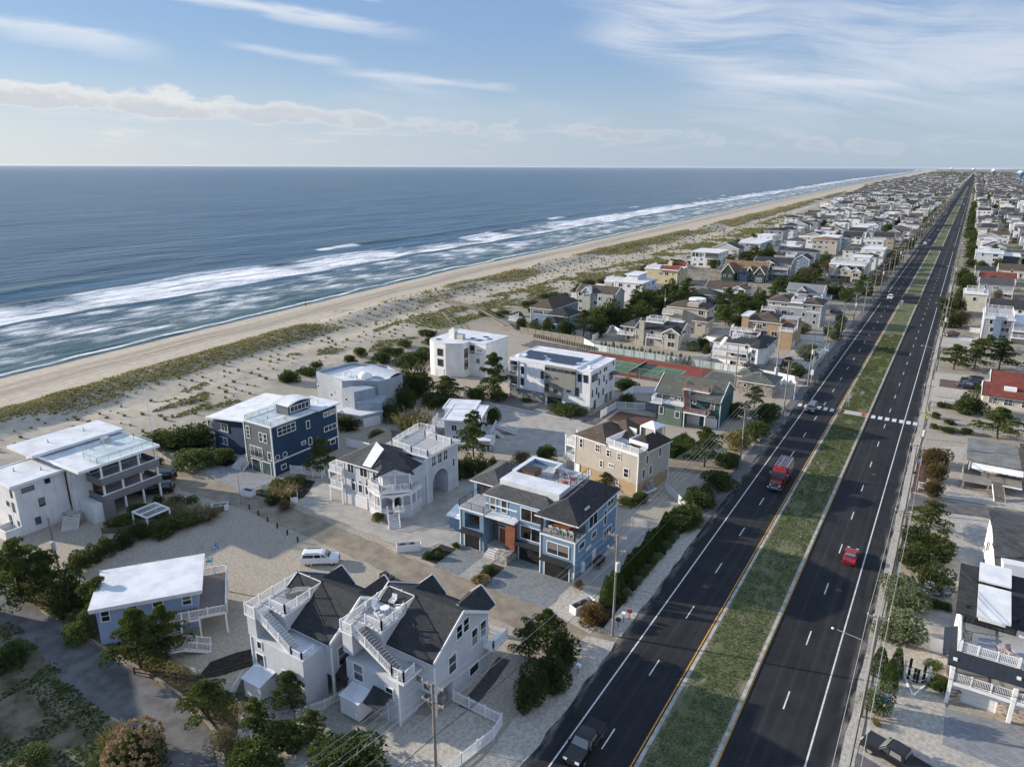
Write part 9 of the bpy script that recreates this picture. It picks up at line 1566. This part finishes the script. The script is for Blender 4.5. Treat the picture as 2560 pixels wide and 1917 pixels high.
('arbor', 9.0, 204.4, 3.1, 1.5, 'columnar evergreen beside the parked dark cars'),
('shrub', 0.7, 177.0, 1.7, 2.0, 'small shrub on the sand right of the crosswalk, left'),
('shrub', 3.6, 174.2, 1.2, 2.2, 'small shrub on the sand right of the crosswalk, middle'),
('shrub', 3.3, 168.8, 1.3, 3.5, 'low shrub on the sand in front of the weathered house'),
('shrub', 6.8, 169.6, 1.5, 2.6, 'low shrub on the sand, rightmost'),
('shrub', 0.8, 169.4, 1.4, 1.5, 'small shrub beside the yellow crossing sign'),
('pine', 12.2, 169.6, 7.1, 8.0, 'large pine in the sandy lot on the right'),
('shrub', 1.4, 186.6, 1.5, 1.7, 'small pine shrub below the white sand drive, left'),
('shrub', 3.0, 186.7, 1.4, 2.4, 'small pine shrub below the white sand drive, right'),
('cedar', -1.0, 314.1, 8.5, 7.0, 'dark tree along the right verge by the poles'),
('brownshrub', 3.7, 291.5, 7.5, 7.2, 'brownish bush beside the blue-grey house'),
('cedar', 0.4, 289.3, 6.1, 6.5, 'dark juniper by the right hand poles'),
('cedar', 3.7, 387.0, 6.9, 7.1, 'dark tree beside the grey gabled house'),
]
for kind, x, y, ht, wd, lb in TREES:
    t = plant(kind, x, y, ht * (.92 if kind == 'pine' else 1.0), wd * (1.12 if kind == 'pine' else 1.28), lb)
    if kind == 'hydrangea':
        r = np.random.RandomState(5); P, Nn = bumpy(420, r, lambda z: .5 * np.sqrt(np.clip(1 - ((z - .42) / .60) ** 2, .02, 1)), 0, .2, 9); u_ = r.normal(0, 1, (14, 3)); u_ /= np.linalg.norm(u_, axis=1)[:, None]; rr = .035; Q = (P[:, None] * 1.03 + u_[None] * rr).reshape(-1, 3); link('flower_heads', tris_mesh('flower_heads', tufts(Q, np.tile(u_, (len(P), 1)), np.full(len(Q), .028), r, 1, 0, .3, .7), HEADS), t)
# clipped evergreen row along the blue house, cedar row behind the beige house, hedges
for k in range(15): plant('arbor', -31.4 + .05 * math.sin(k * 3), 73.4 + k * 1.75, 3.4 + .5 * math.sin(k * 1.7) + (.7 if k == 0 else 0), 1.9, f'columnar evergreen in the row beside the blue house patio, {ordn(k + 1)} from the pole', 'evergreen row beside the blue house')
for k in range(14): plant('olive' if k % 2 else 'shrub', -29.9, 74.6 + k * 1.8, 1.3, 1.7, f'low bush on the road side of the evergreen row, {ordn(k + 1)} from the pole', 'low bushes beside the road')
for k in range(13): plant('arbor', -57.0 + k * 1.15, 118.5 + k * .55, 3.6 + .5 * math.sin(k * 2.1), 1.6, f'pointed evergreen in the row behind the beige house, {ordn(k + 1)} from the left', 'evergreen row behind the beige house')
for k in range(22): plant('arbor', -88.5 + k * 1.35, 193.2 - k * .12, 2.6 + .5 * math.sin(k * 2.7), 1.4, f'small pointed evergreen behind the court fence, {ordn(k + 1)} from the left', 'evergreen row behind the tennis court')
HEDGE = MB().box(-1.9, 1.9, -4.0, 4.0, 0, 1.7).obj; 
r = np.random.RandomState(9); P, Nn = [], []
for ax, sg, a, b, c in ((0, 1, 1.7, 4, .85), (0, -1, 1.7, 4, .85), (1, 1, 4, 1.7, .85), (1, -1, 4, 1.7, .85), (2, 1, 1.7, 4, 1.7)):
    n = 900 if ax != 2 else 1500; q = np.zeros((n, 3)); nn_ = np.zeros((n, 3)); nn_[:, ax] = sg
    if ax == 0: q[:] = np.stack([np.full(n, sg * 1.7), r.uniform(-4, 4, n), r.uniform(0, 1.7, n)], 1)
    elif ax == 1: q[:] = np.stack([r.uniform(-1.7, 1.7, n), np.full(n, sg * 4.0), r.uniform(0, 1.7, n)], 1)
    else: q[:] = np.stack([r.uniform(-1.7, 1.7, n), r.uniform(-4, 4, n), np.full(n, 1.7)], 1)
    P.append(q); Nn.append(nn_)
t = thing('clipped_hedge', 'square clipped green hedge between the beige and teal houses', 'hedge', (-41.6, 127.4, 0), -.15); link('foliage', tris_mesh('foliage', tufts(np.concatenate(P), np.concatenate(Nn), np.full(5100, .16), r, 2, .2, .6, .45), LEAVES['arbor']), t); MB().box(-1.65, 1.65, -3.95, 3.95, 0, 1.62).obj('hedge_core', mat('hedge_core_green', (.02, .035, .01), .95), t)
# thickets on the landward slope of the dunes and trees between the middle-distance houses
rn = random.Random(21); k = 0; y = 118.0
while y < 420:
    for q in range(2):
        x = float(scrub(y)) + rn.uniform(2, 15)
        if not any(abs(x - a) < 9 and abs(y - b) < 11 for a, b in TAKEN + [(-112.7, 115), (-109, 152)]) and not (-150 < x < -120 and 180 < y < 214): k += 1; plant('shrub' if rn.random() < .6 else 'cedar', x, y, rn.uniform(1.6, 3.4), rn.uniform(4, 7), f'thicket of dark green scrub on the dune slope, {ordn(k)} along the beach', 'scrub thickets behind the dunes')
    y += rn.uniform(5, 9)
MIDT = [(-106, 203, 7), (-101, 206, 8), (-96.5, 209, 6.5), (-112, 201.5, 5.5), (-118, 203, 5), (-124, 205, 5), (-103, 222, 9.5), (-99, 226, 9), (-104, 232, 8), (-95, 228, 8), (-90, 232, 7), (-94, 240, 8), (-99, 246, 9), (-102, 256, 9.5), (-97, 262, 9), (-92, 256, 8.5), (-88, 262, 9), (-103, 268, 9), (-96, 276, 8), (-90, 272, 8), (-100, 284, 8), (-94, 284, 7), (-86, 280, 7.5), (-105, 300, 7), (-100, 306, 7), (-80, 262, 7.5), (-74, 266, 8), (-70, 258, 7.5), (-66, 264, 8), (-62, 270, 8), (-68, 276, 8), (-75, 282, 8), (-62, 282, 7.5), (-57, 252, 6.5), (-62, 248, 7), (-67, 250, 7), (-72, 288, 7.5), (-66, 292, 7), (-62, 300, 8), (-64, 320, 9), (-60, 326, 9), (-56, 330, 7), (-50, 322, 8), (-46, 326, 8), (-42, 330, 8), (-37, 322, 7.5), (-34, 330, 8), (-33, 342, 8), (-35, 352, 8), (-32, 362, 8), (-62, 340, 8), (-64, 372, 9), (-60, 380, 9), (-57, 366, 8), (-62, 392, 9), (-100, 376, 9), (-104, 384, 9), (-97, 392, 8), (-102, 430, 10), (-96, 438, 10), (-100, 446, 9), (-108, 440, 8), (-33.5, 252, 4), (-34.5, 217, 4.5), (-33.5, 223, 4), (-32, 214, 4), (-33.5, 196.5, 5), (-31.8, 194.5, 4.5), (-35.5, 198, 5), (-30.6, 246, 5), (-31, 258, 4.5), (-33, 276, 4), (-62.5, 210.5, 4.5), (-64.5, 207, 4), (-60, 206, 3.5), (-41.0, 250, 5), (-57.8, 214.5, 2.5)]
for k, (x, y, ht) in enumerate(MIDT): plant(rn.choice(('pine', 'pine', 'cedar', 'shrub')) if ht > 5 else rn.choice(('shrub', 'olive', 'cedar')), x, y, ht * rn.uniform(.85, 1.1), ht * rn.uniform(.85, 1.15), f'dark tree among the middle-distance houses left of the road, {ordn(k + 1)} counted away from the camera', 'trees among the middle-distance houses')
k = 0; kk = 0; y = 316.0
while y < 1330:
    for side in (0, 1, 2, 3):
        x = [rn.uniform(1.5, 6.5), rn.uniform(-35, -31), rn.uniform(float(scrub(y)) + 6, -56), rn.uniform(9, 14 + y * .06)][side]
        if rn.random() < (.7, .5, .85, .75)[side] and not any(abs(x - a) < 8 and abs(y - b) < 9 for a, b in TAKEN):
            kd = rn.choice(('cedar', 'pine', 'shrub', 'brownshrub') if side != 0 else ('cedar', 'pine', 'shrub')); ht = rn.uniform(4.5, 8.5); k += 1
            plant(kd, x, y + rn.uniform(-5, 5), ht, ht * rn.uniform(.8, 1.3), f'far tree {["along the right verge", "along the left verge", "between the seaward houses", "between the landward houses"][side]}, {ordn(k)} of the far trees', 'far trees along the road')
    y += 12.5 * max(1.0, y / 700)
r = np.random.RandomState(31); V = []
for q in range(2600):
    y = 1330 + (r.rand() ** 1.4) * 7000; side = r.rand(); x = r.uniform(float(scrub(y)) + 8, -32) if side < .45 else r.uniform(2, y * .085 + 30); s_ = r.uniform(3.5, 7) * max(1, y / 3000); n = 16; u_ = r.normal(0, 1, (n, 3)); u_[:, 2] = np.abs(u_[:, 2]); u_ /= np.linalg.norm(u_, axis=1)[:, None]; V.append(tufts(np.array([x, y, 1.0]) + u_ * s_ * (.8, .8, .75), u_, np.full(n, s_ * .45), r, 1, .3, .6, .6))
tag(link('distant_trees', tris_mesh('distant_trees', np.concatenate(V), LEAVES['cedar'])), 'dark trees scattered through the distant houses', 'trees', None, 'stuff')
# ------------------------------------------------------------------ dune grass and planted tufts
DG = leafmat('dune_grass', (0.27, 0.22, 0.11), (0.43, 0.365, 0.205), 0, .3); DT = leafmat('green_dune_tufts', (0.12, 0.125, 0.032), (0.28, 0.25, 0.07), 0, .3); LOW = leafmat('low_dune_cover', (0.17, 0.16, 0.055), (0.31, 0.27, 0.11), 0, .25)
def scatter(n, y0, y1, r0, r1, seed, pw=1.6):
    r = np.random.RandomState(seed); y = y0 + (r.rand(n) ** pw) * (y1 - y0); rel = r.uniform(r0, r1, n); x = toe(y) + rel * (scrub(y) - toe(y)); return x, y, rel, r
x, y, rel, r = scatter(40000, 40, 1700, .0, .46, 1, 2.0); d = fbm(x / 14.0 + 9, y / 30.0, 4); keep = (d + r.normal(0, .05, len(d)) > .46 + .3 * np.clip(np.abs(rel - .2) / .26 - .6, 0, 1)); x, y = x[keep], y[keep]; s_ = .55 + y * .0016
blades('dune_grass', x, y, ground_z(x, y) - .05, s_ * .8, s_ * .55, DG, .9, 4, label='dense tan beach grass covering the seaward dune ridge', cat='grass', seed=3)
gx, gy = [], []; rr = np.random.RandomState(8); yy = 45.0
while yy < 900:
    st = 2.9 + yy * .004; xx = float(toe(yy)) + 10
    while xx < float(scrub(yy)) + 4: gx.append(xx + rr.uniform(-.9, .9)); gy.append(yy + rr.uniform(-1, 1)); xx += st
    yy += st
gx, gy = np.array(gx), np.array(gy); keep = rr.rand(len(gx)) < .62; gx, gy = gx[keep], gy[keep]; s_ = rr.uniform(.35, .85, len(gx)) * (1 + gy * .0012)
blades('dune_tufts', gx, gy, ground_z(gx, gy) - .05, s_ * .95, s_ * .6, DT, .8, 14, label='rows of planted green and yellow tufts on the pale dune sand', cat='grass', seed=5)
x, y, rel, r = scatter(30000, 70, 900, .66, 1.1, 6, 1.8); d = fbm(x / 11.0, y / 18.0, 3); keep = (d > .47) & (y > 90 + 6 * np.sin(x)); x, y = x[keep], y[keep]; s_ = .4 + y * .0012
blades('dune_ground_cover', x, y, ground_z(x, y) - .03, s_ * .7, s_ * .8, LOW, .9, 3, label='low olive-green cover on the landward dune slope', cat='ground cover', seed=7)
r = np.random.RandomState(17); n = 9000; x = r.uniform(-92, -55, n); y = r.uniform(16, 31, n); d = fbm(x / 3.0, y / 3.0, 3); keep = (d > .50) & (y < 30.6 - np.clip((x + 84) * .12, -1, 2.0)); x, y = x[keep], y[keep]; blades('lot_weeds', x, y, np.full(len(x), .02), np.full(len(x), .16), np.full(len(x), .16), LEAVES['shrub'], .9, 4, label='uneven green weeds growing over the empty lot', cat='weeds', seed=9)
r = np.random.RandomState(19); n = 3500; x = r.uniform(-100, -53, n); y = 34.3 + r.rand(n) * 3.0; blades('verge_grass', x, y, np.full(n, .02), np.full(n, .28), np.full(n, .16), DG, .9, 4, label='dry grass tufts along the edge of the grey lane', cat='grass', seed=11)
# ------------------------------------------------------------------ sea air
hz_ = bpy.data.materials.new('sea_haze'); hz_.use_nodes = True; n = NT(hz_.node_tree); n.n.clear(); pv = n.new('ShaderNodeVolumePrincipled'); pv.inputs['Color'].default_value = (0.80, 0.88, 1.0, 1); pv.inputs['Density'].default_value = 1.1e-5; pv.inputs['Anisotropy'].default_value = 0.2
n.l.new(pv.outputs[0], n.new('ShaderNodeOutputMaterial').inputs['Volume'])
tag(MB().box(-62000, 62000, -3000, 62000, -8, 62).obj('haze', hz_), 'thin bluish sea haze over the whole shore', 'haze', None, 'stuff')
